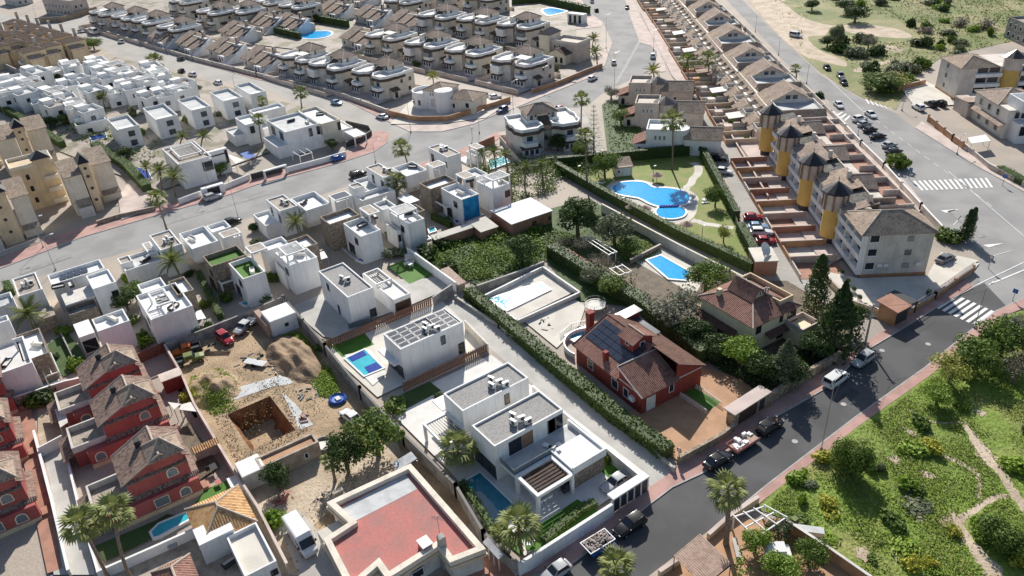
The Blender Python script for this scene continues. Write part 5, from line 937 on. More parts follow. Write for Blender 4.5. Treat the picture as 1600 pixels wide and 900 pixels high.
skirt(o, (-8, 0), (5, 0), 3.2, 1.2, .5, 'tilepink'); MB().box(-14, -1, 0, -8, 6, 3.2, bottom=False).build('annexe', 'pinkbeige', o); MB().slab([(-14.3, -1.3, 3.0), (-8, -1.3, 3.6), (-8, 6.3, 3.6), (-14.3, 6.3, 3.0)], .15).build('annexe_roof', 'tilepink', o)
# -- gate kiosk, transformer hut, garden outbuildings
H = House('gate_kiosk', 'orange gate kiosk with black canopy beside the pavement', 'kiosk', (1393, 502), -4); o = H.o; MB().box(-2, -1.2, 0, 1.2, 2.2, 3.0, bottom=False).build('wall', 'orange', o); MB().box(1.2, -1, .3, 1.28, 2.0, 2.7).build('grille', 'darkmetal', o); MB().slab([(-2.6, -1.4, 3.4), (1.5, -1.4, 3.0), (1.5, 2.4, 3.0), (-2.6, 2.4, 3.4)], .15).build('roof', 'terracotta', o); MB().box(-3.6, 2.3, 2.2, .8, 5.2, 2.5).box(-3.6, 2.3, 0, -3.4, 2.5, 2.2).box(.6, 5, 0, .8, 5.2, 2.2).build('carport_canopy', 'darkmetal', o)
H = House('pump_house', 'small cream pump house with tiled roof in the pool garden', 'pump house', (972, 271), 60); b = (-2, -2, 2, 2); MB().box(*b[:2], 0, *b[2:], 2.6, bottom=False).build('wall', 'cream', H.o); MB().slab([(-2.3, -2.3, 2.5), (2.3, -2.3, 2.5), (2.3, 2.3, 3.4), (-2.3, 2.3, 3.4)], .15).build('roof', 'tilebeige', H.o); win(H.o, '-y', b, 1.9, 1.5, 0, 2.1, pane='white', name='door'); win(H.o, '-y', b, .4, .6, 1, .9)
H = House('hut', 'terracotta hut with satellite dish at the top of the street', 'hut', (1190, 420), -37); o = H.o; MB().box(-2.5, -2, 0, 2.5, 2, 3.0, bottom=False).build('wall', 'terracotta', o); MB().box(-2.7, -2.2, 3, 2.7, 2.2, 3.2).build('roof', 'plaza', o); MB().lathe(0, 0, [(.15, 3.2), (.15, 4.0)], 8).build('dish_mast', 'metal', o); q = MB().lathe(0, 0, [(0, .0), (.8, .12), (1.3, .4), (1.35, .4), (.8, .05), (0, -.08)], 16).build('satellite_dish', 'white', o); q.location = (0, 0, 4.2); q.rotation_euler = (1.0, 0, 2.4)
H = House('garden_house', 'low red-walled garden house with bright white flat roof', 'house', (825, 345), -4); o = H.o; H.blk((768, 330), (862, 330), 3.0, m='terracotta', roof='plain', fm='white'); x0, y0, x1, y1 = H.r; MB().box(x0-.2, y0-.2, 3.04, x1+.2, y1+.2, 3.2).build('roof_edge', 'white', o); H.win('+x', 5, 1.2, 1, 1.1, frame='terracotta'); H.win('+x', 9, 1, 1, 1.1, frame='terracotta')
H = House('shed', 'long shed with two beige fabric roofs behind the green plot', 'shed', (720, 375), -4)
for a_, c_ in (((672, 367), (741, 352)), ((731, 346), (779, 351))): r = H.rc(a_, c_, 2.6); MB().slab([(r[0], r[1], 2.5), (r[2], r[1], 2.2), (r[2], r[3], 2.2), (r[0], r[3], 2.5)], .1).build('roof', 'plaza', H.o); MB().box(r[0]+.2, r[1]+.2, 0, r[2]-.2, r[3]-.2, 2.2, bottom=False).build('wall', 'terracotta', H.o)
H = House('shed', 'small lean-to with grey corrugated roof by the plot wall', 'shed', (715, 440), -4); r = H.rc((688, 420), (728, 438), 2.2); MB().slab([(r[0], r[1], 2.1), (r[2], r[1], 1.8), (r[2], r[3], 1.8), (r[0], r[3], 2.1)], .1).build('roof', 'palewood', H.o); MB().box(r[0]+.2, r[1]+.2, 0, r[2]-.2, r[3]-.2, 1.8, bottom=False).build('wall', 'blockwall', H.o)
H = House('shed', 'narrow garden shed with pink roof inside the orchard', 'shed', (905, 412), -4); r = H.rc((874, 396), (920, 410), 2.3); MB().slab([(r[0], r[1], 2.2), (r[2], r[1], 2.2), (r[2], r[3], 2.5), (r[0], r[3], 2.5)], .1).build('roof', 'redroof', H.o); MB().box(r[0]+.2, r[1]+.2, 0, r[2]-.2, r[3]-.2, 2.2, bottom=False).build('wall', 'blockwall', H.o)
H = House('gate_hut', 'white street cabinet hut with three dark doors near the side street', 'hut', (902, 36), 15); MB().box(-4, -1.5, 0, 4, 1.5, 4.0).build('wall', 'white', H.o); [winat(H.o, (-3.2+i*2.4, -1.5, .3), 0, 1.4, 3.2, 'offwhite', 'glass', 'door') for i in range(3)]
for i, (px_, sz, lab) in enumerate((((95, 24), (26, 9, 8), 'long pinkish apartment building behind the brown wall at the top'), ((18, 8), (16, 9, 6), 'small pale house at the top left corner'), ((1585, 66), (14, 10, 7), 'grey flat-roofed wing behind the upper right apartments'))):
    H = House('apartment_block', lab, 'apartment block', px_, [22, 15, -37][i]); r = (-sz[0]/2, 0, sz[0]/2, sz[1]); H.blkr(r, sz[2], m=['palepavement', 'offwhite', 'greywall'][i], fm='tan', par=.8)
    for fl in range(2): [H.win('-y', 1.5+k*3.2, 1.4, .9+fl*3, 1.6) for k in range(int(sz[0]/3.3))]; [H.win('+x', 1.5+k*3, 1.3, .9+fl*3, 1.5) for k in range(2)]
# ------------------------------------------------------------------ repeated houses: duplexes, bungalows, gabled row houses
DG = 'cream duplexes with hip-roofed stair towers'
t = thing('duplex', 'x', 'house', (0, 0, 0), 0, DG); Wd = 17.0
MB().prism([(0, 3), (1, 1.4), (5, 1.4), (6.2, 2.6), (7.4, 3), (7.4, 4.6), (9.6, 4.6), (9.6, 3), (10.8, 2.6), (12, 1.4), (16, 1.4), (17, 3), (17, 14), (0, 14)], 0, 6.7).build('wall', 'beige', t)
def sideunit(flip):
    f = (lambda x: Wd-x) if flip else (lambda x: x)
    out = [(f(x), y) for x, y in ((-.35, 2.9), (.9, .9), (5.1, .9), (6.2, 2.2), (7.2, 2.7), (7.2, 7.4), (4.4, 7.4), (4.4, 13.6), (-.35, 13.6), (-.35, 10), (-.75, 9), (-.75, 6.4), (-.35, 5.6))]
    a = sum(out[i-1][0]*out[i][1]-out[i-1][1]*out[i][0] for i in range(len(out))); out = out if a > 0 else out[::-1]
    MB().ring(out, .35, 6.7, 7.55).build('parapet', 'white', t); MB().face([(x, y, 6.8) for x, y in out]).build('terrace_floor', 'terracefloor', t)
    big = inset(out, -.5); n = len(out); b = MB()
    for i in range(n):
        j = (i+1) % n
        if min(out[i][1], out[j][1]) < 9.9 and not (3 < out[i][0] < 14 and out[i][1] > 5): b.face([(*big[i], 6.0), (*big[j], 6.0), (*out[j], 6.75), (*out[i], 6.75)])
    b.build('tile_skirt', 'tiledark', t)
    bal = [(f(x), y) for x, y in ((.6, 1.4), (1.4, -.2), (4.6, -.2), (5.4, 1.4))]; bal = bal if not flip else bal[::-1]
    b = MB().ring(bal, .18, 3.1, 4.1); b.prism(bal, 3.0, 3.15); b.build('balcony', 'white', t); w = 2.0
    MB().slab([(min(f(.2), f(5.8)), -.5, 2.6), (max(f(.2), f(5.8)), -.5, 2.6), (max(f(.2), f(5.8)), 1.4, 3.05), (min(f(.2), f(5.8)), 1.4, 3.05)], .1).build('porch_roof', 'tiledark', t)
    cx = (f(2)+f(4))/2; winat(t, (cx-.9, 1.4, 3.3), 0, 1.8, 2.2, 'offwhite', 'glassblue', 'door'); q = MB(); q.box(min(f(.8), f(5.2)), -.1, 0, max(f(.8), f(5.2)), 1.4, 2.7, bottom=False); q.build('porch', 'offwhite', t)
    for k in range(3): winat(t, (cx-2+k*1.4, -.1, .9), 0, 1.2, 1.5, 'white', 'glassblue')
sideunit(False); sideunit(True)
MB().slab([(7.0, 2.6, 6.2), (10, 2.6, 6.2), (10, 7.4, 8.3), (7.0, 7.4, 8.3)], .15).build('valley_roof', 'tiledark', t)
tw = (4.4, 7.4, 12.6, 13.6); MB().box(4.4, 7.4, 6.7, 12.6, 13.6, 9.0, bottom=False).build('stair_tower', 'beige', t); hiproof(t, tw, 9.0, 10.9, 'tilepink', .45)
for x in (6.6, 10.4): MB().tube((x, 7.4, 8.5), (x, 7.32, 8.5), .32, 10).build('round_window', 'darkmetal', t)
for x in (4.9, 10.9): winat(t, (x, 7.4, 6.9), 0, 1.1, 2.0, 'offwhite', 'glassblue', 'door')
winat(t, (12.6, 8.6, 6.9), pi/2, 1.1, 2.0, 'offwhite', 'glassblue', 'door')
for y, z in ((8, 3.9), (11.5, 3.9), (11, .9)): winat(t, (17, y, z), pi/2, 1.2, 1.4, 'pinkbeige')
skirt(t, (17, 3.4), (17, 6.6), 3.4, 1.8, .8, 'tiledark', 'side_roof'); MB().box(17, 3.6, 0, 18.4, 6.4, 2.6, bottom=False).build('side_porch', 'beige', t); winat(t, (18.4, 4.2, .2), pi/2, 1.4, 2.1, 'offwhite')
b = MB().box(-1.6, -5.2, 0, 18.6, -5.0, 1.5).box(-1.6, -5, 0, -1.4, 15, 1.7).box(-1.4, 15.2, 0, 18.6, 15.4, 1.7); b.build('garden_wall', 'pinkbeige', t); MB().box(-1.4, -5, .28, 18.6, 15.1, .3).build('patio', 'palepavement', t)
DT = t; ca = lambda X, Y, a, lx, ly: (X-(lx*cos(a)-ly*sin(a)), Y-(lx*sin(a)+ly*cos(a)))
dup = [('front row along the beige street', 9.5, [(212, 9), (245, 15), (286, 24), (485, 66), (535, 77), (605, 88)]), ('second row behind the beige street', 9.5, [(176, 3), (345, 1), (388, -1), (618, 35), (682, 46), (747, 56), (824, 70)]), ('third row behind the beige street', 9.5, [(430, -14), (474, -8), (697, 5), (759, 11), (824, 18)]), ('row cut by the top edge', 9.5, [(300, -14), (345, -22), (520, -24), (640, -16), (700, -26), (765, -22)])]
LO = {}
def lab_o(lab): return [o for o in COL.objects if o.parent is None and o.get('label') == lab][0].name
def extra(o, i):
    if i % 3 == 0: MB().slab([(10.6, 2.0, 9.0), (15.6, 2.0, 9.0), (15.6, 5.2, 9.2), (10.6, 5.2, 9.2)], .1).build('terrace_awning', ['white', 'fabric', 'tilebeige'][i % 2], o); [MB().box(x, 2.1, 6.8, x+.1, 2.2, 8.95).build('awning_post', 'white', o) for x in (10.7, 15.4)]
    if i % 3 == 1: MB().box(1.6, 7.6, 6.8, 4.2, 11, 8.8).build('roof_store', 'offwhite', o); MB().box(11.4, -.25, 4.1, 15.6, 1.35, 5.6).build('balcony_glazing', 'paleglass', o)
    if i % 2 == 0: MB().tube((8.5, 11, 9.5), (8.5, 11, 13), .05, 4).build('aerial', 'metal', o); MB().box(1.2, -.3, 4.1, 5.4, 1.3, 5.7).build('balcony_glazing', 'plasticwhite', o)
first = True
for row, ang, L_ in dup:
    for i, q in enumerate(L_):
        X, Y = P(*q, 10.9); a = radians(ang); X, Y = ca(X, Y, a, 8.5, 10.5); lab = 'cream duplex with hip-roofed tower, %s from left in the %s' % (ORD[i], row)
        if first: t.location = (X, Y, 0); t.rotation_euler[2] = a; t['label'] = lab; first = False
        else: copytree(t, None, (X, Y, 0), a, lab, swap={'wall': ['beige', 'cream', 'offwhite', 'cream'][i % 4], 'side_porch': ['beige', 'cream', 'offwhite', 'cream'][i % 4], 'stair_tower': ['beige', 'cream', 'offwhite', 'cream'][i % 4]}); extra(COL.objects[lab_o(lab)], i)
X, Y = P(841, 160, 10.9); a = radians(70); X, Y = ca(X, Y, a, 8.5, 10.5); copytree(t, None, (X, Y, 0), a, 'cream duplex standing alone between the palms and the junction')
# bungalows
t = thing('bungalow', 'x', 'house', (0, 0, 0), 0, 'low tiled bungalows among the duplexes'); BT = t
MB().box(0, 0, 0, 15, 9, 2.9, bottom=False).build('wall', 'offwhite', t)
for i in range(3):
    x = i*5; dz = .35*(2-i); MB().slab([(x-.2, -.9, 2.6+dz), (x+4.9, -.9, 2.6+dz), (x+4.9, 6.4, 5.3+dz), (x-.2, 6.4, 5.3+dz)], .18).build('roof', 'tilepink' if i != 1 else 'tilebeige', t); winat(t, (x+1.0, 0, .9), 0, 1.3, 1.4, 'white', 'glassblue')
    MB().box(x+4.75, -.9, 2.4+dz, x+4.95, -.5, 2.9+dz).build('gutter_stop', 'pinkbeige', t)
MB().slab([(-.2, 6.4, 5.6), (15, 6.4, 5.3), (15, 9.4, 4.2), (-.2, 9.4, 4.4)], .18).build('roof', 'tilebeige', t); MB().box(.05, 4.5, 2.9, 14.9, 6.3, 5.1, bottom=False).build('attic_wall', 'offwhite', t)
MB().box(10.2, 5.6, 4.4, 11.2, 6.6, 7.0).build('roof_door_house', 'pinkbeige', t); MB().box(10.35, 5.58, 4.9, 11.05, 5.6, 6.7).build('door', 'glass', t)
b = MB(); v = [(15, -2.5, 0), (16.2, -2.5, 0), (16.2, 6.4, 0), (15, 6.4, 0), (15, -2.5, .5), (16.2, -2.5, .5), (16.2, 6.4, 5.4), (15, 6.4, 5.4)]; b.add(v, [(4, 5, 6, 7), (0, 1, 5, 4), (1, 2, 6, 5), (2, 3, 7, 6), (3, 0, 4, 7)]); b.build('stair_wall', 'white', t)
MB().box(9.5, -1.6, 0, 13.5, 0, 2.5, bottom=False).build('porch', 'white', t); winat(t, (10, -1.6, .3), 0, 1.3, 1.9, 'white', 'glassblue', 'door'); winat(t, (11.8, -1.6, .9), 0, 1.2, 1.3, 'white', 'glassblue')
bun = [('beside the beige street', [(258, 54), (300, 63), (352, 73), (408, 88), (470, 97)]), ('beside the dark-hedged pool', [(368, 46), (412, 31), (452, 33), (562, 56)]), ('in the upper row', [(522, 11), (580, 20), (636, 28), (500, -12), (560, -8)])]
first = True
for row, L_ in bun:
    for i, q in enumerate(L_):
        X, Y = P(*q, 4.5); a = radians(9.5); X, Y = ca(X, Y, a, 8, 3.5); lab = 'tiled bungalow with sloping stair wall, %s from left %s' % (ORD[i], row)
        if first: t.location = (X, Y, 0); t.rotation_euler[2] = a; t['label'] = lab; first = False; t.scale = (1.15,)*3
        else: copytree(t, None, (X, Y, 0), a, lab, sc=1.15)
q_ = MB(); [q_.add([(0, 0, .2), (.5*cos(a), .5*sin(a), .9+.2*(k % 2)), (.9*cos(a+.3), .9*sin(a+.3), .5), (.5*cos(a+.7), .5*sin(a+.7), .7)], [(0, 1, 2), (0, 2, 3)]) for k, a in enumerate([i*.55 for i in range(12)])]; q_ = q_.build('potted_plant', 'leafmid', uv=False); BPL = q_.data; bpy.data.objects.remove(q_)
# gabled row houses between the two right-hand streets
t = thing('row_house', 'x', 'house', (0, 0, 0), 0, 'gabled row houses between the right-hand streets'); u = 25.0
MB().box(0, 6, 0, u, 19, 5.6, bottom=False).build('wall', 'pinkbeige', t); g = (1, 9, 10, 17.5); MB().box(1, 9, 5.6, 10, 17.5, 7.0, bottom=False).build('attic', 'pinkbeige', t); gable(t, g, 7.0, 9.3, 'tilepink', 'x', .5, 'pinkbeige'); winat(t, (10, 11.5, 5.7), pi/2, 1.3, 2.0, 'wood', 'glassblue', 'door'); winat(t, (10, 13.4, 5.7), pi/2, 1.3, 2.0, 'wood', 'glassblue', 'door')
MB().ring([(10, 7.5), (20, 7.5), (20, 19), (10, 19)], .28, 5.6, 6.6).build('terrace_parapet', 'offwhite', t); MB().box(10.2, 7.8, 5.6, 19.8, 18.8, 5.64).build('terrace_floor', 'greyroof', t)
MB().slab([(-.3, 4.2, 4.6), (u, 4.2, 4.6), (u, 9, 6.9), (-.3, 9, 6.9)][0:0] or [(.0, 5.2, 5.0), (10, 5.2, 5.0), (10, 9, 7.0), (0, 9, 7.0)], .15).build('roof', 'tilebeige', t)
MB().slab([(10, 5.4, 5.0), (20, 5.4, 5.0), (20, 7.5, 6.2), (10, 7.5, 6.2)], .15).build('roof', 'tilepink', t); gable(t, (20.2, 7, 24.6, 18), 5.6, 7.6, 'tilebeige', 'y', .3, 'pinkbeige', 'side_roof'); MB().slab([(20, 16, 6.3), (25, 16, 6.3), (25, 19.5, 5.3), (20, 19.5, 5.3)], .15).build('roof', 'tilepink', t)
for i in range(4):
    x = i*6.2+.4; MB().box(x, .6, 0, x+5.2, 6, 3.0, bottom=False).build('front_wing', 'pinkbeige' if i % 2 else 'beige', t); (MB().ring([(x+.8, .8), (x+5.2, .8), (x+5.2, 4.4), (x+.8, 4.4)], .2, 3.0, 3.9).build('balcony_parapet', 'offwhite', t) if i % 2 else gable(t, (x, .6, x+5.2, 4.6), 3.0, 4.5, 'tilebeige', 'x', .3, 'beige', 'wing_roof')); MB().slab([(x, -.6, 2.5), (x+3, -.6, 2.5), (x+3, .8, 3.1), (x, .8, 3.1)], .12).build('porch_roof', 'tilepink', t); MB().slab([(x, 4.0, 4.2), (x+2.8, 4.0, 4.2), (x+2.8, 6, 5.2), (x, 6, 5.2)], .12).build('roof', 'tilepink', t)
    MB().box(x, 3.6, 3, x+2.9, 6, 4.4, bottom=False).build('upper_wing', 'beige', t); winat(t, (x+5.2, 2.0, .9), pi/2, 1.1, 1.4, 'offwhite'); arch_win(t, (x+1.5, .6, .2), 0, 1.5, 2.3, 'pinkbeige'); winat(t, (x+3.2, .6, .7), 0, 1.1, 1.4, 'offwhite'); winat(t, (x+2.2, 6, 3.4), 0, 1.2, 1.5, 'offwhite')
for z in (.8, 3.4): winat(t, (u, 9, z), pi/2, 1.2, 1.4, 'offwhite'); winat(t, (u, 14, z), pi/2, 1.2, 1.4, 'offwhite')
[MB().box(x, -6.9, 0, x+.22, .6, 1.4).build('patio_wall', m_, t) for x, m_ in ((0, 'terracotta'), (6.2, 'pinkbeige'), (12.4, 'offwhite'), (18.6, 'sandyellow'), (24.7, 'pinkbeige'))]; MB().box(0, -7.1, 0, 24.9, -6.92, 1.3).build('street_wall', 'orange', t); [MB().box(x+1.2, -5.6, .06, x+3.2, -3.4, 1.9).build('patio_store', m_, t) for x, m_ in ((.4, 'offwhite'), (12.8, 'pinkbeige'))]; [link('potted_plant', BPL, t, (x, -3+i*.7, .06)) for i, x in enumerate((4.6, 8.2, 16.4, 21.5))]; MB().slab([(6.8, -3.6, 2.5), (11.6, -3.6, 2.5), (11.6, .6, 2.9), (6.8, .6, 2.9)], .1).build('awning', 'white', t); MB().box(.3, -6.9, .01, 24.6, .5, .06).build('patio', 'palepavement', t)
b = MB(); [b.box(x, -6.9, 1.4, x+.3, .6, 1.48) for x in (-.04, 6.16, 12.36, 18.56, 24.66)]; b.build('wall_coping', 'palepavement', t)
b = MB(); b.box(0, 25.5, 0, u, 25.7, 1.5); [b.box(x, 19, 0, x+.2, 25.5, 1.3) for x in (0, 12.4, 24.7)]; b.build('rear_wall', 'offwhite', t); MB().box(.2, 19, .01, 24.6, 25.4, .06).build('rear_patio', 'tan', t); MB().slab([(2, 19, 3.2), (10, 19, 3.2), (10, 22.5, 2.8), (2, 22.5, 2.8)], .1).build('awning', 'white', t)
rh = [(1107, 2), (1125, 20), (1147, 45), (1175, 75), (1205, 103), (1240, 140), (1090, -14), (1072, -30)]
for i, q in enumerate(sorted(rh, key=lambda q: q[1])):
    X, Y = P(*q, 9.3); a = radians(-37); X, Y = ca(X, Y, a, 10.5, 13.2); lab = 'gabled row house with balustraded terraces, %s from the top edge down the slope' % ORD[i]
    nx = sorted(rh, key=lambda q: q[1]); s = 1.0
    if i+1 < len(nx): s = math.dist(P(*q, 9.3), P(*nx[i+1], 9.3))/u
    s = s if i+1 < len(nx) else .95
    X, Y = P(*q, 9.3); X, Y = ca(X, Y, a, 10.5*s, 13.2)
    if i == 0: t.location = (X, Y, 0); t.rotation_euler[2] = a; t['label'] = lab; t.scale = (s, 1, 1)
    else: copytree(t, None, (X, Y, 0), a, lab, sc=(s, 1, 1), swap=dict(wall=['pinkbeige', 'beige', 'cream', 'palecream'][i % 4], attic=['beige', 'pinkbeige', 'cream', 'beige'][i % 4], patio_store=['white', 'orange', 'offwhite', 'pinkbeige'][i % 4], awning=['white', 'fabric', 'tilebeige'][i % 3]))
# patios of the tower apartments along the lower street
H = House('patio_row', 'row of terracotta-walled front patios below the tower apartments', 'patio walls', (1344, 434), -37)
for i in range(9):
    x = -56+i*6.2; b = MB().box(x, -11, 0, x+.25, -2.2, 1.5); b.box(x+.25, -11, 0, x+6.2, -10.75, 1.1); b.build('patio_wall', ['terracotta', 'orange', 'pinkbeige'][i % 3], H.o); MB().box(x-.05, -11.05, 1.5, x+.3, -2.2, 1.6).build('coping', 'palepavement', H.o); MB().box(x+.3, -10.7, .01, x+6.1, -2.2, .05+.004*i).build('patio_floor', ['palepavement', 'plaza', 'terracotta'][i % 3], H.o)
# ------------------------------------------------------------------ vegetation
def leafmesh(name, pts, nrm, size, rng, m, asp=.6):
    "one small bent leaf clump (two triangles pairs) per point, facing roughly along nrm"
    n = len(pts); nrm = nrm+rng.normal(0, .55, (n, 3)); nrm /= np.linalg.norm(nrm, axis=1)[:, None]
    t = np.cross(nrm, rng.normal(0, 1, (n, 3))); t /= np.linalg.norm(t, axis=1)[:, None]; s = np.cross(nrm, t)
    sz = (size*rng.uniform(.55, 1.35, n))[:, None]; a = t*sz; b = s*sz*asp
    v = np.stack([pts-a*.5, pts-b*.5+nrm*sz*.12, pts+a*.5, pts+b*.5+nrm*sz*.12], 1).reshape(-1, 3)
    i = np.arange(n)[:, None]*4; f = np.concatenate([i+np.array([[0, 1, 2]]), i+np.array([[0, 2, 3]])], 1).reshape(-1, 3)
    me = bpy.data.meshes.new(name); me.vertices.add(len(v)); me.vertices.foreach_set('co', v.ravel()); me.loops.add(f.size); me.loops.foreach_set('vertex_index', f.ravel().astype(np.int32))
    me.polygons.add(len(f)); me.polygons.foreach_set('loop_start', np.arange(len(f), dtype=np.int32)*3); me.update(); me.validate(); me.materials.append(MATS[m]); return me
def crownpts(lobes, n, rng, inner=.45):
    w_ = np.array([l[3]*l[4] for l in lobes]); w_ = w_/w_.sum(); P_, N_ = [], []
    for l, k in zip(lobes, (w_*n).astype(int)):
        d = rng.normal(0, 1, (k, 3)); d /= np.linalg.norm(d, axis=1)[:, None]; r = (inner+(1-inner)*rng.uniform(0, 1, k)**.5)*rng.uniform(.85, 1.12, k)
        P_.append(np.array(l[:3])+d*r[:, None]*np.array(l[3:6])); N_.append(d)
    return np.concatenate(P_), np.concatenate(N_)
def treeproto(name, m, seed, R=3.5, h=6.5, n=1300, size=.62, lobes=9, bark='bark', sparse=.45, flat=.75):
    rng = np.random.default_rng(seed); lb = []
    for i in range(lobes):
        a = rng.uniform(0, 2*pi); d = R*.62*math.sqrt(rng.uniform(.05, 1)); rr_ = R*rng.uniform(.32, .52); lb.append((d*cos(a), d*sin(a), h-R*flat*.9+rng.uniform(-.45, .35)*R*flat-.15*d, rr_, rr_, rr_*flat*rng.uniform(.8, 1.1)))
    p, nn = crownpts(lb, n, rng, sparse); t = thing(name, 'x', 'tree', (0, 0, -500)); b = MB(); zt = h-R*flat*1.3
    b.tube((0, 0, -.2), (.1, .05, zt), .24*R/3.5+.06, 7, .15*R/3.5+.05)
    for l in lb[:6]: b.tube((.1, .05, zt-.2), (l[0]*.8, l[1]*.8, l[2]), .11*R/3.5, 5, .03)
    b.build('trunk', bark, t); link('crown', leafmesh('crown', p, nn, size, rng, m), t); return t
def bushproto(m, seed, n=420, size=.34, R=1.0, h=1.0, lobes=6):
    rng = np.random.default_rng(seed); lb = [(rng.uniform(-.5, .5), rng.uniform(-.5, .5), h*rng.uniform(.3, .6), R*rng.uniform(.38, .62), R*rng.uniform(.38, .62), h*rng.uniform(.35, .55)) for _ in range(lobes)]
    p, nn = crownpts(lb, n, rng, .4); p[:, 2] = np.abs(p[:, 2]); return leafmesh('foliage', p, nn, size, rng, m)
TP = {}
for k, a in dict(dark=('leafdark', 11), mid=('leafmid', 12), olive=('leafolive', 13), bright=('leafbright', 14), grey=('leafgrey', 15), dry=('drytwig', 16), yellow=('leafyellow', 17)).items():
    TP[k] = treeproto('tree', a[0], a[1], n=900 if k == 'dry' else (1500 if k in ('grey', 'yellow') else 2600), size=.26 if k == 'dry' else .42, lobes=12, sparse=.2 if k in ('dry', 'grey', 'yellow') else .45)
TP['round'] = treeproto('tree', 'leafmid', 19, n=4200, size=.4, lobes=16, flat=1.05, h=6.5)
BP = {k: [bushproto(m, s+i, n=nn, size=sz) for i in range(2)] for k, m, s, nn, sz in (('dark', 'leafdark', 21, 420, .32), ('mid', 'leafmid', 31, 420, .32), ('olive', 'leafolive', 41, 420, .3), ('bright', 'leafbright', 51, 420, .32), ('grey', 'drytwig', 61, 320, .24), ('green', 'weedgreen', 71, 420, .3), ('yellow', 'weedyellow', 81, 420, .28), ('flower', 'flower', 91, 300, .3))}
RT = random.Random(5)
def tree(px, py, h, R, kind, label, name=None, group=None, cat='tree'):
    x, y = P(px, py); s = R/3.5; o = copytree(TP[kind], None, (x, y, 0), RT.uniform(0, 6.28), label, group, (s, s, h/6.5)); o['category'] = cat
    if name: o.name = name
    return o
def bush(px, py, R, h, kind, label, group=None, xy=None, name='bush', cat='bush'):
    x, y = P(px, py) if xy is None else xy; o = link(name, RT.choice(BP[kind]), None, (x, y, 0), RT.uniform(0, 6.28)); o.scale = (R, R*RT.uniform(.8, 1.2), h); return tag(o, label, cat, group)
# palms: fronds on a bent trunk
def fanmesh(R, dead=False):
    b = MB(); n = 9; L0 = R*.5; b.add([(0, -.03, 0), (L0, -.03, .02*R), (L0, .03, .02*R), (0, .03, 0)], [(0, 1, 2, 3)])
    for i in range(n):
        a0, a1 = -1.25+2.5*i/n, -1.25+2.5*(i+1)/n; am = (a0+a1)/2; r = R*(.62-.12*abs(am)); c = (L0, 0, .02*R)
        b.add([c, (L0+r*.62*cos(a0), r*.62*sin(a0), -.05*R*abs(a0)), (L0+r*cos(am), r*sin(am), -.16*R-.10*R*abs(am)), (L0+r*.62*cos(a1), r*.62*sin(a1), -.05*R*abs(a1))], [(0, 1, 2, 3)])
    return b
def feathermesh(R):
    b = MB(); n = 9; pts = [(R*t*(1-.12*t), 0, R*(.30*t-.62*t*t)) for t in np.linspace(0, 1, n+1)]
    for i in range(n):
        p, q = pts[i], pts[i+1]; b.add([(p[0], -.03, p[2]), (q[0], -.03, q[2]), (q[0], .03, q[2]), (p[0], .03, p[2])], [(0, 1, 2, 3)])
        if i < 1: continue
        w_ = R*.26*(1-abs(i/n-.45)*1.1)
        for s in (-1, 1):
            for e in (0, .5): 
                x0 = p[0]+(q[0]-p[0])*e; z0 = p[2]+(q[2]-p[2])*e; b.add([(x0, 0, z0), (x0+R*.05, 0, z0), (x0+R*.13, s*w_, z0-w_*.3)], [(0, 1, 2)])
    return b
FM = {}
for k, f_, m in (('fan', fanmesh(1.0), 'leafpalm'), ('feather', feathermesh(1.0), 'leafpalm'), ('deadfan', fanmesh(.8), 'leafdead'), ('yfan', feathermesh(1.0), 'leafyellow')):
    o = f_.build('frond', m, uv=False); FM[k] = o.data; bpy.data.objects.remove(o)
CRN = {}
def fronds(kind, n, rng):
    out = []
    for i in range(n):
        t = i/n; el = radians(78-118*t) if kind == 'fan' else radians(72-88*t); out.append((i*2.39996+rng.uniform(-.2, .2), el+rng.uniform(-.15, .15), rng.uniform(.85, 1.12)))
    return out
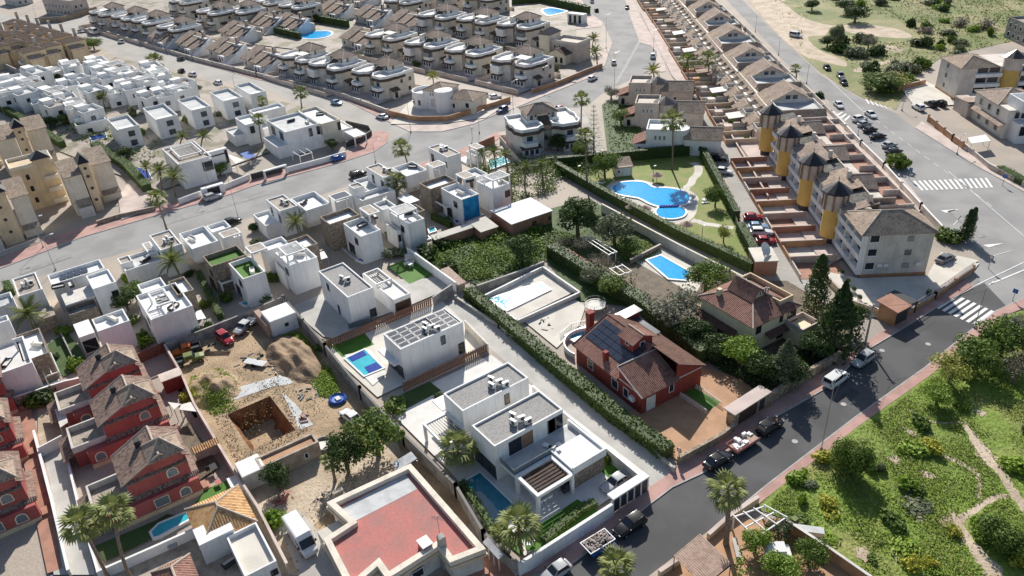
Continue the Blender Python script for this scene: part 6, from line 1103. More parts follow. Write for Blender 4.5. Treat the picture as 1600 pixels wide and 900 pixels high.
def palm(base, top, R, label, kind='fan', near=False, group=None, skirt_=True, tr=.2):
    x, y = P(*base); best = min(np.arange(1, 24, .1), key=lambda h: math.dist(P(*top, h), (x, y))); X, Y = P(*top, best); h = best; rng = random.Random(int(base[0]*7+base[1]))
    t = thing('palm_tree' if kind != 'feather' else 'date_palm', label, 'palm tree', (x, y, 0), 0, group); dx, dy = X-x, Y-y
    pts = [(dx*s*s, dy*s*s, h*s) for s in (0, .2, .4, .6, .8, 1)]; b = MB()
    for i, (p, q) in enumerate(zip(pts, pts[1:])): b.tube(p, q, tr*(1.35-.1*i if i == 0 else 1.1-.06*i), 8, tr*(1.1-.06*(i+1)), cap=False)
    b.build('trunk', 'palmbark', t); n = 26 if kind == 'fan' else 24; k2 = 'yfan' if kind == 'yfan' else kind
    def place(o, az, el, s): o.rotation_euler = (0, -el, az); o.scale = (R*s,)*3; o.location = (dx, dy, h)
    if near:
        for az, el, s in fronds('fan' if kind == 'fan' else 'feather', n, rng): place(link('frond', FM[k2], t), az, el, s)
        if kind == 'fan' and skirt_:
            for i in range(9): place(link('dead_frond', FM['deadfan'], t), i*.7+rng.uniform(-.2, .2), -1.2+rng.uniform(-.2, .2), .8)
    else:
        key = (k2, skirt_)
        if key not in CRN:
            vs, fs, mi, off = [], [], [], 0
            L_ = [(k2, *q) for q in fronds('fan' if kind == 'fan' else 'feather', n, random.Random(3))]+([('deadfan', i*.7, -1.2, .8) for i in range(9)] if kind == 'fan' and skirt_ else [])
            for kk, az, el, s in L_:
                M_ = mathutils.Euler((0, -el, az)).to_matrix(); me = FM[kk]
                vs += [tuple(M_ @ (v.co*s)) for v in me.vertices]; fs += [tuple(i+off for i in p.vertices) for p in me.polygons]; mi += [int(kk == 'deadfan')]*len(me.polygons); off += len(me.vertices)
            bb = MB(); bb.v = vs; bb.f = fs; bb.m = mi; o = bb.build('crown', ['leafyellow' if kind == 'yfan' else 'leafpalm', 'leafdead'], t, uv=False); CRN[key] = o.data
        else: o = link('crown', CRN[key], t)
        o.location = (dx, dy, h); o.scale = (R, R, R); o.rotation_euler[2] = rng.uniform(0, 6)
    return t
palm((172, 908), (128, 822), 2.4, 'tall fan palm at the lower left, left one of the pair', near=True); palm((205, 906), (178, 802), 2.4, 'tall fan palm at the lower left, right one of the pair', near=True)
palm((261, 360), (245, 311), 2.4, 'leaning fan palm on the kerb of the grey road'); palm((285, 442), (270, 410), 3.6, 'broad date palm between the tan-roofed villa and the turf villa', 'feather', True)
palm((55, 522), (45, 492), 3.8, 'broad date palm in front of the left tan-roofed cube', 'feather', True); palm((470, 378), (462, 348), 3.0, 'date palm in the gap beside the two-door white villa', 'feather', True)
palm((637, 258), (627, 233), 2.9, 'tall fan palm on the pavement at the road bend', near=True); palm((622, 312), (619, 286), 3.0, 'fan palm beside the white shade canopy', near=True)
palm((246, 114), (242, 97), 3.8, 'big fan palm at the edge of the beige street'); palm((472, 170), (470, 146), 2.6, 'slim fan palm on the kerb of the beige street'); palm((411, 231), (404, 187), 2.0, 'slim palm standing before the dark-gated villa'); palm((415, 182), (410, 160), 2.0, 'slim palm behind the large corner villa', skirt_=False)
palm((908, 205), (909, 156), 2.6, 'tall fan palm at the foot of the white lane'); palm((917, 294), (914, 214), 2.4, 'very tall fan palm at the pool hedge corner'); palm((1050, 267), (1051, 191), 3.2, 'very tall fan palm inside the community pool garden')
palm((1075, 136), (1074, 97), 3.2, 'fan palm at the lane head, left one of two'); palm((1107, 126), (1106, 93), 3.2, 'fan palm at the lane head, right one of two'); palm((1022, 122), (1020, 112), 3.4, 'yellowish feather palm at the bend', 'yfan')
palm((1134, 852), (1137, 770), 2.5, 'fan palm with ragged trunk beside the white pergola', near=True, tr=.3); palm((968, 925), (962, 887), 2.4, 'pale fan palm cut by the bottom edge', near=True)
palm((727, 724), (716, 702), 2.9, 'fan palm in the shaded bed of the twin villa', near=True); palm((815, 862), (811, 823), 2.9, 'fan palm at the deep teal pool', near=True); palm((787, 850), (780, 834), 1.6, 'small young fan palm by the dark boundary wall', near=True)
palm((524, 752), (517, 720), 1.5, 'young fan palm in the sandy yard', near=True, skirt_=False)
for i, (b_, t_, R) in enumerate((((757, 262), (752, 240), 2.4), ((775, 262), (771, 239), 2.6), ((793, 268), (789, 243), 2.4), ((800, 312), (798, 285), 2.2))): palm(b_, t_, R, 'feather palm of the cluster by the small turquoise pool, %s from left' % ORD[i], 'feather')
for i, (b_, t_, R) in enumerate((((282, 240), (285, 215), 2.6), ((315, 235), (318, 214), 2.8), ((255, 300), (250, 268), 3.2), ((275, 308), (272, 278), 3.4), ((232, 280), (228, 262), 2.4))): palm(b_, t_, R, 'bushy palm around the lattice-roofed villa, %s counted clockwise' % ORD[i], 'feather')
palm((36, 614), (33, 592), 1.7, 'small yellow-green palm against the large white wall', 'yfan'); palm((678, 134), (676, 121), 2.8, 'yellow-green palm between the duplexes and the round house', 'yfan'); palm((1244, 123), (1243, 108), 1.8, 'small palm on the verge of the right road'); palm((1302, 374), (1300, 357), 1.5, 'small bright palm in a tower patio', 'yfan')
palm((165, 172), (160, 152), 3.0, 'bushy palm between the far white cubes', 'feather'); palm((925, 82), (927, 62), 3.2, 'date palm, upper one beside the yellow turret house', 'feather'); palm((933, 100), (930, 82), 3.2, 'date palm, lower one beside the yellow turret house', 'feather'); palm((820, 290), (822, 262), 2.4, 'feather palm before the stone-sided duplex garden', 'feather'); palm((848, 285), (845, 258), 2.2, 'feather palm nearest the bright white garden house', 'feather')
# araucaria, cypresses, conifer
def cone_tree(px, py, h, R, label, m='leafdark', name='cypress', n=900, size=.45, k=1.3, base=.3):
    rng = np.random.default_rng(int(px)); x, y = P(px, py); t = thing(name, label, 'tree', (x, y, 0)); u = rng.uniform(0, 1, n)**.8; z = base+u*(h-base); r = R*np.minimum(1, (1-u)**(1/k)*1.15)*rng.uniform(.55, 1.08, n)*(1+.18*np.sin(z*3.1)); a = rng.uniform(0, 2*pi, n)
    link('crown', leafmesh('crown', np.stack([r*np.cos(a), r*np.sin(a), z], 1), np.stack([np.cos(a), np.sin(a), .3+0*a], 1), size, rng, m), t); MB().tube((0, 0, 0), (0, 0, h*.8), .2, 6, .05).build('trunk', 'bark', t); return t
cone_tree(1271, 489, 11.5, 2.0, 'tall dark cypress beside the cream villa and the white plaza', n=3200, k=2.2); cone_tree(1302, 548, 13, 4.0, 'large dark conifer at the corner wall', 'leafdark', 'conifer', 3600, .6, 1.1); cone_tree(1222, 603, 8.5, 2.2, 'dark columnar tree leaning over the stone wall', 'leafolive', n=2200, k=1.6)
cone_tree(1506, 374, 6.5, 1.0, 'slim cypress pair beside the tower apartments, left one', n=1500, k=2.4, size=.34); cone_tree(1512, 373, 6.8, .9, 'slim cypress pair beside the tower apartments, right one', n=1500, k=2.4, size=.34)
x, y = P(928, 246); t = thing('araucaria', 'tiered araucaria tree between the white lane and the duplex', 'tree', (x, y, 0)); MB().tube((0, 0, 0), (0, 0, 14), .22, 6, .04).build('trunk', 'bark', t)
for i in range(11):
    z = 2.2+i*1.1; L_ = 2.9*(1-i/12.5); bb = MB()
    for j in range(7):
        a = j*2*pi/7+i*.4; bb.tube((0, 0, z), (L_*cos(a), L_*sin(a), z+.25), .03, 4); p = MB(); q = [(L_*s*cos(a+d*.10), L_*s*sin(a+d*.10), z+.25*s+.1) for s, d in ((.35, 0), (.7, 1.6), (1.08, 0), (.7, -1.6))]; bb.face(q)
    bb.build('branch_tier', 'leafdark', t, uv=False)
# broadleaf trees
for q in ((903, 366, 8.5, 5.6, 'dark', 'large dark tree behind the bright white garden house'), (960, 380, 7.2, 4.6, 'olive', 'silvery olive tree beside the pool hedge wall'), (816, 410, 6.2, 4.0, 'dark', 'round dark grey-green tree at the edge of the green plot'),
          (592, 712, 7.0, 4.4, 'mid', 'wide leafy tree hiding a white car in the dirt lot'), (545, 738, 7.2, 3.4, 'dark', 'dark round-headed tree on a slender trunk in the yard'), (438, 766, 5.0, 2.4, 'dark', 'small dark tree in front of the long shed'), (1158, 578, 6.2, 3.6, 'bright', 'bright green tree before the cream villa'),
          (1050, 508, 7.5, 5.4, 'grey', 'pale sparse tree behind the brick red villa'), (1326, 738, 6.8, 3.0, 'round', 'big rounded tree at the kerb of the green field'), (1102, 458, 6.5, 4.4, 'mid', 'umbrella pine beside the rectangular turquoise pool'), (1117, 324, 5.2, 2.6, 'mid', 'leafy garden tree, upper one right of the community pool'),
          (1130, 380, 4.5, 1.9, 'yellow', 'thin yellowish garden tree, lower one right of the pool'), (945, 277, 7, 3.8, 'mid', 'leafy tree at the pool garden hedge beside the araucaria'), (842, 232, 5, 3.2, 'dark', 'dark tree under the lone duplex balcony, left one'), (872, 238, 5.5, 3.2, 'dark', 'dark tree under the lone duplex balcony, right one'), (905, 250, 5, 2.8, 'mid', 'green tree at the end of the duplex garden'),
          (1305, 76, 9.5, 3.0, 'olive', 'straggly eucalyptus on the sandy verge'), (1292, 74, 4.5, 3.6, 'dark', 'dark low tree at the foot of the eucalyptus'), (1356, 78, 5.5, 3.0, 'grey', 'small grey tree alone on the pale clearing'), (1335, 35, 7, 6, 'dark', 'dark wide tree in the scrub near the top edge, right one'), (1322, 22, 6, 5, 'dark', 'dark wide tree in the scrub near the top edge, left one'),
          (1268, 17, 5, 4, 'dark', 'dark round tree at the sandy track end'), (1375, 143, 5.5, 6.5, 'mid', 'spreading green thicket tree by the road crossing, left one'), (1398, 138, 5, 5.5, 'yellow', 'spreading yellow-green thicket tree by the road crossing'), (1382, 146, 4, 4, 'dark', 'dark thicket tree by the road crossing, front one'),
          (1483, 600, 5.4, 3.8, 'yellow', 'olive-green field tree overhanging the pavement, first from left'), (1522, 580, 6, 4.0, 'mid', 'green field tree overhanging the pavement, second from left'), (1562, 556, 6.4, 4.2, 'mid', 'tall field tree below the zebra crossing, green one'), (1582, 600, 5.5, 4, 'dry', 'bare grey-twigged tree in the field cluster'), (1596, 545, 6.5, 4, 'grey', 'grey-leaved field tree at the right edge'), (1462, 632, 3.6, 2.6, 'bright', 'low green tree at the field cluster foot'),
          (1560, 850, 4.4, 3.2, 'round', 'round green tree beside the lower footpath fork'), (1180, 862, 3.6, 2.0, 'bright', 'bright shrubby tree in front of the white pergola'), (1215, 840, 3, 1.8, 'olive', 'greyish tree behind the white pergola posts'), (1262, 885, 4.2, 2.2, 'mid', 'loose tree against the orange wall'), (1218, 905, 3.5, 2.4, 'bright', 'bright tree below the garden path'),
          (1235, 600, 5, 3.4, 'dark', 'dark tree behind the long stone wall, right one'), (1190, 598, 6, 3.6, 'dark', 'dark tree behind the long stone wall, middle one'), (1120, 560, 4.5, 3.2, 'dark', 'dark tree at the back of the terracotta yard'), (1085, 535, 5, 3.4, 'dark', 'dark tree left of the cream villa porch'), (1270, 560, 5, 3.2, 'dark', 'dark tree below the conifer'), (1330, 520, 6, 2.6, 'dark', 'dark tree squeezed behind the gate kiosk wall'),
          (880, 395, 4, 2.4, 'dry', 'bare brown fruit tree in the orchard, left one'), (905, 398, 4.5, 3, 'dry', 'bare brown fruit tree in the orchard, middle one'), (935, 425, 4.5, 2.8, 'dry', 'bare brown fruit tree in the orchard, right one'), (985, 398, 4, 2.6, 'mid', 'leafy fruit tree by the orchard wall'), (955, 462, 4.5, 3, 'mid', 'green tree in the narrow orchard end'), (925, 445, 4, 2.6, 'olive', 'grey-green tree beside the orchard hedge'),
          (1070, 155, 5, 3.6, 'dark', 'dark tree by the cone-capped houses'), (955, 155, 4.5, 3.4, 'grey', 'grey shrub tree at the pavement corner'), (970, 195, 5, 3.2, 'mid', 'green garden tree in front of the cone-capped houses'), (1018, 190, 4, 2.6, 'dark', 'dark tree at the beige house drive'), (148, 78, 5, 4.5, 'mid', 'round street tree beside the yellow terrace'), (135, 74, 4.5, 4, 'mid', 'street tree touching the yellow terrace wall'),
          (200, 485, 5, 3.4, 'dark', 'dark dense tree between the awning villa and its neighbour'), (215, 470, 4.5, 2.8, 'mid', 'climber-covered tree beside the stained awning roof'), (105, 195, 4, 3.2, 'mid', 'garden tree behind the yellow apartments, left one'), (128, 205, 4, 3, 'bright', 'garden tree behind the yellow apartments, right one'), (80, 200, 4, 3.4, 'dark', 'dark garden tree on the hedge lane'), (200, 248, 4, 3, 'dark', 'dark tree below the first navy-windowed cube'), (345, 275, 4, 2.6, 'mid', 'garden tree at the white gate of the lattice villa'), (520, 235, 3.6, 2.2, 'dark', 'dark tree before the corner villa slab'), (805, 210, 3.5, 2.4, 'dark', 'dark tree in front of the lone duplex, far left')):
    tree(*q)
# bushes and hedges
def hedge(label, px, h, wd, m='leafhedge', dens=11, size=.3, group='clipped hedges'):
    rng = np.random.default_rng(abs(int(px[0][0]))+1); x0, y0 = P(*px[0]); t = thing('hedge', label, 'hedge', (x0, y0, 0), 0, group); pts = [(P(*q)[0]-x0, P(*q)[1]-y0) for q in px]; b = MB(); PP, NN = [], []
    for a, c in zip(pts, pts[1:]):
        d = np.array(c)-np.array(a); L_ = np.linalg.norm(d); d = d/L_; nn = np.array([-d[1], d[0]]); b.obox(a, c, wd-.25, 0, h-.15)
        k = int(L_*(2*h+wd)*dens); s = rng.uniform(0, L_, k); u = rng.uniform(-h-wd/2, h+wd/2, k); top = np.abs(u) < wd/2; off = np.where(top, u, np.sign(u)*wd/2)+rng.normal(0, .09, k); z = np.where(top, h+rng.normal(0, .1, k), np.clip(h-(np.abs(u)-wd/2), 0, h))
        PP.append(np.stack([a[0]+d[0]*s+nn[0]*off, a[1]+d[1]*s+nn[1]*off, z], 1)); NN.append(np.where(top[:, None], np.array([0, 0, 1.]), np.sign(u)[:, None]*np.array([nn[0], nn[1], 0])))
    b.build('dark_core', 'leafdark', t, uv=False); link('foliage', leafmesh('foliage', np.concatenate(PP), np.concatenate(NN), size, rng, m), t); return t  # solid dark core box behind the leaf clumps
hedge('tall clipped hedge along the top of the pool garden', [(872, 261), (1094, 241)], 2.8, 1.5); hedge('tall clipped hedge along the parking side of the pool garden', [(1097, 244), (1150, 346)], 2.6, 1.6); hedge('clipped hedge end beside the red parked cars', [(1155, 362), (1182, 412)], 2.4, 1.8)
hedge('long clipped hedge on the wall below the community pool', [(870, 266), (935, 304), (1060, 372), (1176, 426)], 2.3, 1.5); hedge('shaggy hedge along the concrete driveway of the twin villa', [(732, 462), (870, 580), (960, 655), (1044, 716)], 2.0, 2.2, dens=13, size=.42)
hedge('dense dark hedge between the covered pool and the orchard', [(862, 398), (930, 440), (1000, 482)], 2.6, 2.8, 'leafdark', size=.4); hedge('dark ragged hedge behind the brick red villa', [(1000, 482), (1060, 530), (1100, 566)], 2.6, 2.6, 'leafdark', size=.45)
hedge('narrow hedge beside the turf-roofed villa', [(312, 432), (346, 500)], 1.6, 1.2, 'leafmid'); hedge('hedge lane behind the yellow apartments', [(-5, 168), (60, 205), (100, 232)], 2.4, 2.0); hedge('hedge strip behind the second yellow block', [(150, 232), (200, 265), (232, 300)], 2.2, 2.4)
hedge('dark hedge round the distant oval pool, front side', [(420, 50), (470, 62)], 3, 1.6, 'leafdark', 4, .6); hedge('dark hedge round the distant oval pool, rear side', [(425, 46), (490, 34), (545, 44)], 3.4, 1.6, 'leafdark', 4, .6); hedge('dark hedge behind the distant community pool', [(800, 8), (845, 4), (920, 22)], 3.4, 2, 'leafdark', 4, .6); hedge('green hedge at the mural villa pool edge', [(676, 342), (706, 356)], 1.5, 1.2, 'leafmid'); hedge('low hedge on the garden wall at the right edge', [(1560, 268), (1600, 290)], 1.6, 2, 'leafmid'); hedge('small hedge on the planted wall above the pavement of the first tan cube', [(12, 448), (20, 462)], 1.6, 1.4, 'leafmid')
hedge('planted bed along the low white street wall', [(850, 850), (905, 802), (930, 790)], 1.1, 1.2, 'leafmid', 16, .3); hedge('tropical planting along the teal pool edge', [(722, 760), (750, 800), (772, 835)], 1.2, 1.0, 'leafmid', 18, .35)
for q in ((1480, 375, 2.6, 2.2, 'mid', 'bush bed at the foot of the tower apartments, left clump'), (1494, 378, 2.4, 2, 'dark', 'bush bed at the foot of the tower apartments, right clump'), (1402, 262, 3, 3.2, 'mid', 'rounded green bush at the end of the parked car row'), (1280, 152, 2, 1.6, 'dark', 'dark bush on the road wall'), (835, 742, 1, 1.2, 'mid', 'small bush beside the parked silver roadster'), (948, 722, 1.0, 1.6, 'mid', 'rounded bush on the turf behind the twin villa'),
          (430, 820, 1.8, 2.4, 'green', 'bright green bush beside the white van'), (310, 520, 2.2, 1.8, 'olive', 'grey-green bush over the block wall'), (290, 525, 1.6, 1.4, 'bright', 'bright bush over the block wall'), (222, 540, 2.2, 1.8, 'bright', 'lush bush between the white annexe and brown fence'), (125, 572, 2.2, 1.8, 'bright', 'lush bush beside the highest red house roof'), (75, 625, 2.6, 2.4, 'dark', 'dark shrub at the courtyard wall, right one'), (55, 635, 2.2, 2.2, 'mid', 'shrub at the courtyard wall, left one'), (300, 622, 1.8, 1.6, 'yellow', 'yellowish climber on the yard wall'),
          (560, 440, 1.4, 1.2, 'olive', 'small shrub by the block terrace'), (505, 545, 1.5, 1.2, 'mid', 'shrub in the terrace corner'), (620, 640, 2.0, 1.5, 'mid', 'spreading agave-like shrub by the wooden fence'), (690, 625, 1.2, 1, 'dark', 'dark shrub under the slatted pergola'), (605, 400, 2.4, 1.8, 'olive', 'shrub on the rubble strip above the turf patch'), (560, 395, 1.3, 1.6, 'olive', 'spiky shrub on the white pool terrace'), (625, 397, 2.4, 1.6, 'olive', 'shrub beside the strip pool wall'),
          (670, 400, 3.2, 2.6, 'dark', 'dark bush mass at the corner of the green plot, left'), (690, 385, 3, 2.4, 'dark', 'dark bush mass at the corner of the green plot, right'), (700, 425, 3, 2.2, 'dark', 'dark bush below the green plot corner'), (1065, 300, 0, 0, 'mid', '')):
    if q[2]: bush(*q)
def cover(name, label, poly, n, m, size, h, seed, holes=(), clump=None):
    "ground cover nobody could count: leaf tufts scattered inside a ground outline"
    rng = np.random.default_rng(seed); pg = np.array([P(*q) for q in poly]); lo, hi = pg.min(0), pg.max(0); hs = [np.array([P(*q) for q in hh]) for hh in holes]
    def inside(p, g):
        r = np.zeros(len(p), bool); j = len(g)-1
        for i in range(len(g)):
            c = ((g[i][1] > p[:, 1]) != (g[j][1] > p[:, 1])) & (p[:, 0] < (g[j][0]-g[i][0])*(p[:, 1]-g[i][1])/(g[j][1]-g[i][1]+1e-12)+g[i][0]); r ^= c; j = i
        return r
    p = rng.uniform(lo, hi, (int(n*2.2), 2)); q = np.sin(p[:, 0]*.21+seed)*np.cos(p[:, 1]*.17-seed)+.6*np.sin(p[:, 0]*.53+1.3*p[:, 1]*.4)+.5*np.sin(p[:, 1]*.9-p[:, 0]*.3); k = inside(p, pg)
    if clump is not None: k &= (q+rng.normal(0, .5, len(p))) > clump
    for g in hs: k &= ~inside(p, g)
    p = p[k][:n]; q = q[k][:n]; z = np.abs(rng.normal(.25, .2, len(p)))*h*(1+.5*np.clip(q, -1, 1.5))
    for (mx, my, rx, ry, mh) in MND: z += mh*np.clip(1-np.hypot((p[:, 0]-mx)/rx, (p[:, 1]-my)/ry)**1.7, 0, None); o = link(name, leafmesh(name, np.column_stack([p, z]), np.tile([0, 0, 1.], (len(p), 1))+rng.normal(0, .35, (len(p), 3)), size, rng, m)); tag(o, label, None, None, 'stuff'); return o
paths = [[(1508, 660), (1536, 700), (1560, 728), (1582, 762), (1610, 795), (1590, 800), (1560, 745), (1535, 720), (1505, 670)], [(1582, 770), (1545, 776), (1500, 810), (1484, 800), (1495, 830), (1545, 900), (1575, 900), (1530, 850), (1510, 818), (1550, 786)]]
F2 = [(1195, 798), (1212, 775), (1348, 668), (1455, 592), (1514, 546), (1568, 500), (1750, 450), (1800, 1000), (1400, 960), (1235, 815)]
cover('grass', 'bright green weeds covering the lower right field', F2, 80000, 'weedgreen', .24, .4, 1, paths+[[(sum(p[0] for p in q)/len(q)*.4+x*.6, sum(p[1] for p in q)/len(q)*.4+y*.6) for x, y in q] for q in DIRT], -.8); cover('grass', 'olive dry scrub in the lower right field', F2, 42000, 'weedolive', .24, .4, 2, paths, -.3); cover('grass', 'yellow-green weed patches in the lower right field', F2, 9000, 'weedyellow', .24, .5, 3, paths, .8); cover('dry_grass', 'dry straw tufts in the lower right field', F2, 12000, 'leafdead', .24, .25, 4, (), .2)
F1 = [(1262, -20), (1290, 10), (1400, 30), (1440, 60), (1400, 68), (1330, 60), (1290, 62), (1320, 90), (1330, 108), (1360, 125), (1350, 140), (1400, 160), (1420, 130), (1470, 92), (1600, 60), (1760, 20), (1760, -120), (1300, -120)]
cover('grass', 'olive scrub carpet of the upper right wasteland', F1, 30000, 'weedolive', .7, .7, 5, (), -.5); cover('grass', 'bright green patches of the upper right wasteland', F1, 32000, 'scrubgreen', .7, .9, 6, (), -.3); cover('grass', 'yellow flowering patches of the upper right wasteland', F1, 2600, 'weedyellow', .8, .6, 7, (), .8)
cover('grass', 'weeds along the sandy road verge', [(1190, 0), (1240, -20), (1262, 20), (1255, 60), (1275, 95), (1255, 88), (1215, 40)], 1200, 'weedolive', .7, .5, 8, (), .2)
GP = [(660, 400), (700, 375), (770, 352), (850, 352), (905, 372), (868, 395), (845, 412), (750, 440), (705, 440)]
cover('creeper', 'lush green creeper filling the walled plot', GP, 9000, 'leafmid', .5, 1.3, 9, (), None); cover('creeper', 'bright green tops of the creeper in the walled plot', GP, 3500, 'leafbright', .45, 1.7, 10, (), .1)
cover('grass', 'orchard grass between the bare fruit trees', [(880, 385), (930, 350), (1010, 375), (1035, 395), (1000, 415), (985, 478), (940, 460)], 5000, 'weedolive', .4, .5, 11); cover('grass', 'fresh green orchard grass', [(960, 380), (1010, 378), (1030, 395), (1000, 412), (975, 405)], 2000, 'leafbright', .4, .6, 12)
cover('garden_plants', 'mixed dark planting of the cream villa garden', [(1000, 488), (1090, 545), (1180, 570), (1290, 540), (1330, 552), (1210, 625), (1100, 566)], 9000, 'leafdark', .5, 1.6, 13); cover('garden_plants', 'mixed green planting by the cone-capped houses', [(942, 165), (982, 152), (1008, 228), (955, 248)], 2500, 'leafmid', .6, 1.5, 14)
cover('weeds', 'weeds over the tipped sandy heap', [(298, 590), (340, 575), (372, 600), (375, 640), (335, 650), (300, 630)], 4500, 'weedgreen', .28, .5, 15, (), -.3); cover('weeds', 'weeds on the long heap beside the block wall', [(425, 525), (470, 520), (520, 580), (535, 625), (500, 620), (465, 570)], 10000, 'weedgreen', .26, .5, 16, (), -.5); cover('weeds', 'dry weeds scattered over the dirt lot', [(290, 570), (440, 490), (700, 830), (640, 720), (460, 900), (420, 780)], 3000, 'weedolive', .25, .25, 17, (), .4)
cover('garden_plants', 'planting in the gardens of the far white estate', [(20, 150), (100, 120), (200, 190), (260, 230), (230, 260), (100, 220)], 2600, 'leafmid', .9, 2.2, 18, (), .3); cover('garden_plants', 'courtyard planting behind the small turquoise pool', [(745, 262), (800, 240), (940, 265), (870, 300), (800, 320)], 5000, 'leafmid', .55, 2.0, 19, (), .0); cover('garden_plants', 'street-side planting between the distant bungalows', [(240, 66), (330, 84), (420, 100), (480, 108), (640, 135), (560, 130), (430, 104), (300, 76)], 900, 'leafmid', .9, 1.6, 20, (), .4)
cover('garden_plants', 'bushy planting of the lower corner garden', [(1150, 850), (1230, 835), (1330, 920), (1140, 960)], 1800, 'leafbright', .35, .9, 21, (), .3)
cover('soil_clods', 'crumbled red earth clods along the pit rim', [(335, 655), (428, 592), (482, 672), (375, 735)], 1600, 'redsand', .24, .3, 31, [[(356, 650), (427, 607), (461, 671), (380, 708)]])
cover('soil_clods', 'loose soil clods over the dirt lot', [(285, 560), (440, 485), (640, 700), (540, 760), (480, 860), (440, 850)], 2600, 'sand', .17, .2, 32, [[(345, 650), (427, 595), (470, 671), (380, 718)]], .3)
# scrub bushes of the two fields
rb = random.Random(9); n1 = 0
def inpoly(x, y, g):
    r = False; j = len(g)-1
    for i in range(len(g)):
        if (g[i][1] > y) != (g[j][1] > y) and x < (g[j][0]-g[i][0])*(y-g[i][1])/(g[j][1]-g[i][1])+g[i][0]: r = not r
        j = i
    return r
lab = dict(dark='dark green scrub bush', mid='green scrub bush', olive='grey-olive scrub bush', grey='leafless grey scrub bush', green='fresh green scrub bush', yellow='yellow flowering scrub bush')
while n1 < 75:
    x, y = rb.uniform(1280, 1640), rb.uniform(-15, 150)
    if not inpoly(x, y, F1): continue
    k = rb.choice(['dark', 'mid', 'olive', 'olive', 'grey', 'green', 'dark']); bush(x, y, rb.uniform(1.6, 4.6), rb.uniform(1.4, 3.4), k, lab[k]+' in the upper right wasteland', lab[k]+'es of the upper wasteland'); n1 += 1
n1 = 0
while n1 < 34:
    x, y = rb.uniform(1210, 1640), rb.uniform(560, 900)
    if not inpoly(x, y, F2) or any(inpoly(x, y, h_) for h_ in paths): continue
    k = rb.choice(['mid', 'olive', 'green', 'green', 'green', 'yellow', 'mid']); bush(x, y, rb.uniform(.7, 2.3), rb.uniform(.6, 1.5), k, lab[k]+' in the lower right field', lab[k]+'es of the lower field'); n1 += 1
for i, q in enumerate(((190, 30), (222, 36), (262, 44), (322, 82), (378, 92), (440, 108), (468, 112), (520, 122), (548, 130), (575, 138), (600, 70), (640, 72), (665, 84), (718, 92), (735, 100), (775, 108), (800, 104), (600, 52), (655, 62), (720, 74), (780, 80), (850, 88), (735, 30), (790, 36), (680, 24), (330, 28), (300, 20), (372, 24), (480, 20), (545, 28), (600, 38), (250, 24), (210, 22), (870, 112), (842, 98), (700, 110), (560, 90), (650, 104))):
    bush(*q, rb.uniform(1.4, 2.6), rb.uniform(1.4, 3.0), rb.choice(['dark', 'mid', 'bright', 'mid', 'olive']), 'leafy shrub in a duplex front garden', 'front garden shrubs of the duplexes')
for i, q in enumerate(((25, 158), (48, 164), (82, 172), (100, 182), (125, 186), (150, 180), (178, 168), (206, 160), (235, 165), (150, 130), (120, 128), (90, 128), (200, 148), (262, 152), (310, 140), (222, 212), (258, 200), (300, 192), (345, 182), (40, 142), (72, 146), (178, 150), (212, 182), (130, 178), (165, 128), (240, 135))):
    bush(*q, rb.uniform(1.5, 3.0), rb.uniform(1.6, 3.4), rb.choice(['dark', 'mid', 'mid', 'olive']), 'garden shrub among the far white estate houses', 'shrubs of the far white estate')
for i, q in enumerate(((60, 470), (100, 520), (128, 500), (205, 505), (225, 530), (300, 505), (320, 480), (355, 470), (300, 430), (390, 455), (410, 470), (425, 440), (480, 395), (500, 400), (395, 362), (405, 385), (525, 330), (520, 372), (612, 372), (645, 350), (650, 285), (640, 296), (690, 300), (700, 345), (330, 515), (260, 400), (200, 440), (12, 520), (90, 560))):
    bush(*q, rb.uniform(.9, 1.8), rb.uniform(1.0, 2.2), rb.choice(['dark', 'mid', 'mid', 'bright', 'olive']), 'garden shrub squeezed between the near white villas', 'shrubs between the near white villas')
for o in list(TP.values()):
    for c in list(o.children): bpy.data.objects.remove(c)
    bpy.data.objects.remove(o)
# ------------------------------------------------------------------ vehicles
def octsec(x, w, z0, z1, c=.14):
    return [(x, -w, z0+c), (x, -w+c, z0), (x, w-c, z0), (x, w, z0+c), (x, w, z1-c), (x, w-c*1.6, z1), (x, -w+c*1.6, z1), (x, -w, z1-c)]
def loft(secs, m=None):
    b = MB(); n = len(secs[0]); v = [p for s in secs for p in s]; f = []
    for j in range(len(secs)-1):
        for i in range(n): i2 = (i+1) % n; f.append((j*n+i, (j+1)*n+i, (j+1)*n+i2, j*n+i2))
    f += [tuple(range(n)), tuple(range(len(v)-1, len(v)-n-1, -1))]; return b.add(v, f)
KIND = dict(hatch=(4.1, .86, .95, 1.48, -1.75, .75, -1.35, .05), saloon=(4.6, .88, .92, 1.44, -1.75, 1.0, -1.05, .3), suv=(4.6, .92, 1.05, 1.68, -2.05, .75, -1.75, .1), mpv=(4.3, .88, 1.05, 1.72, -1.95, 1.0, -1.7, .25), van=(5.0, .95, 1.15, 1.95, -2.4, 1.45, -2.3, .85))
WH = {}
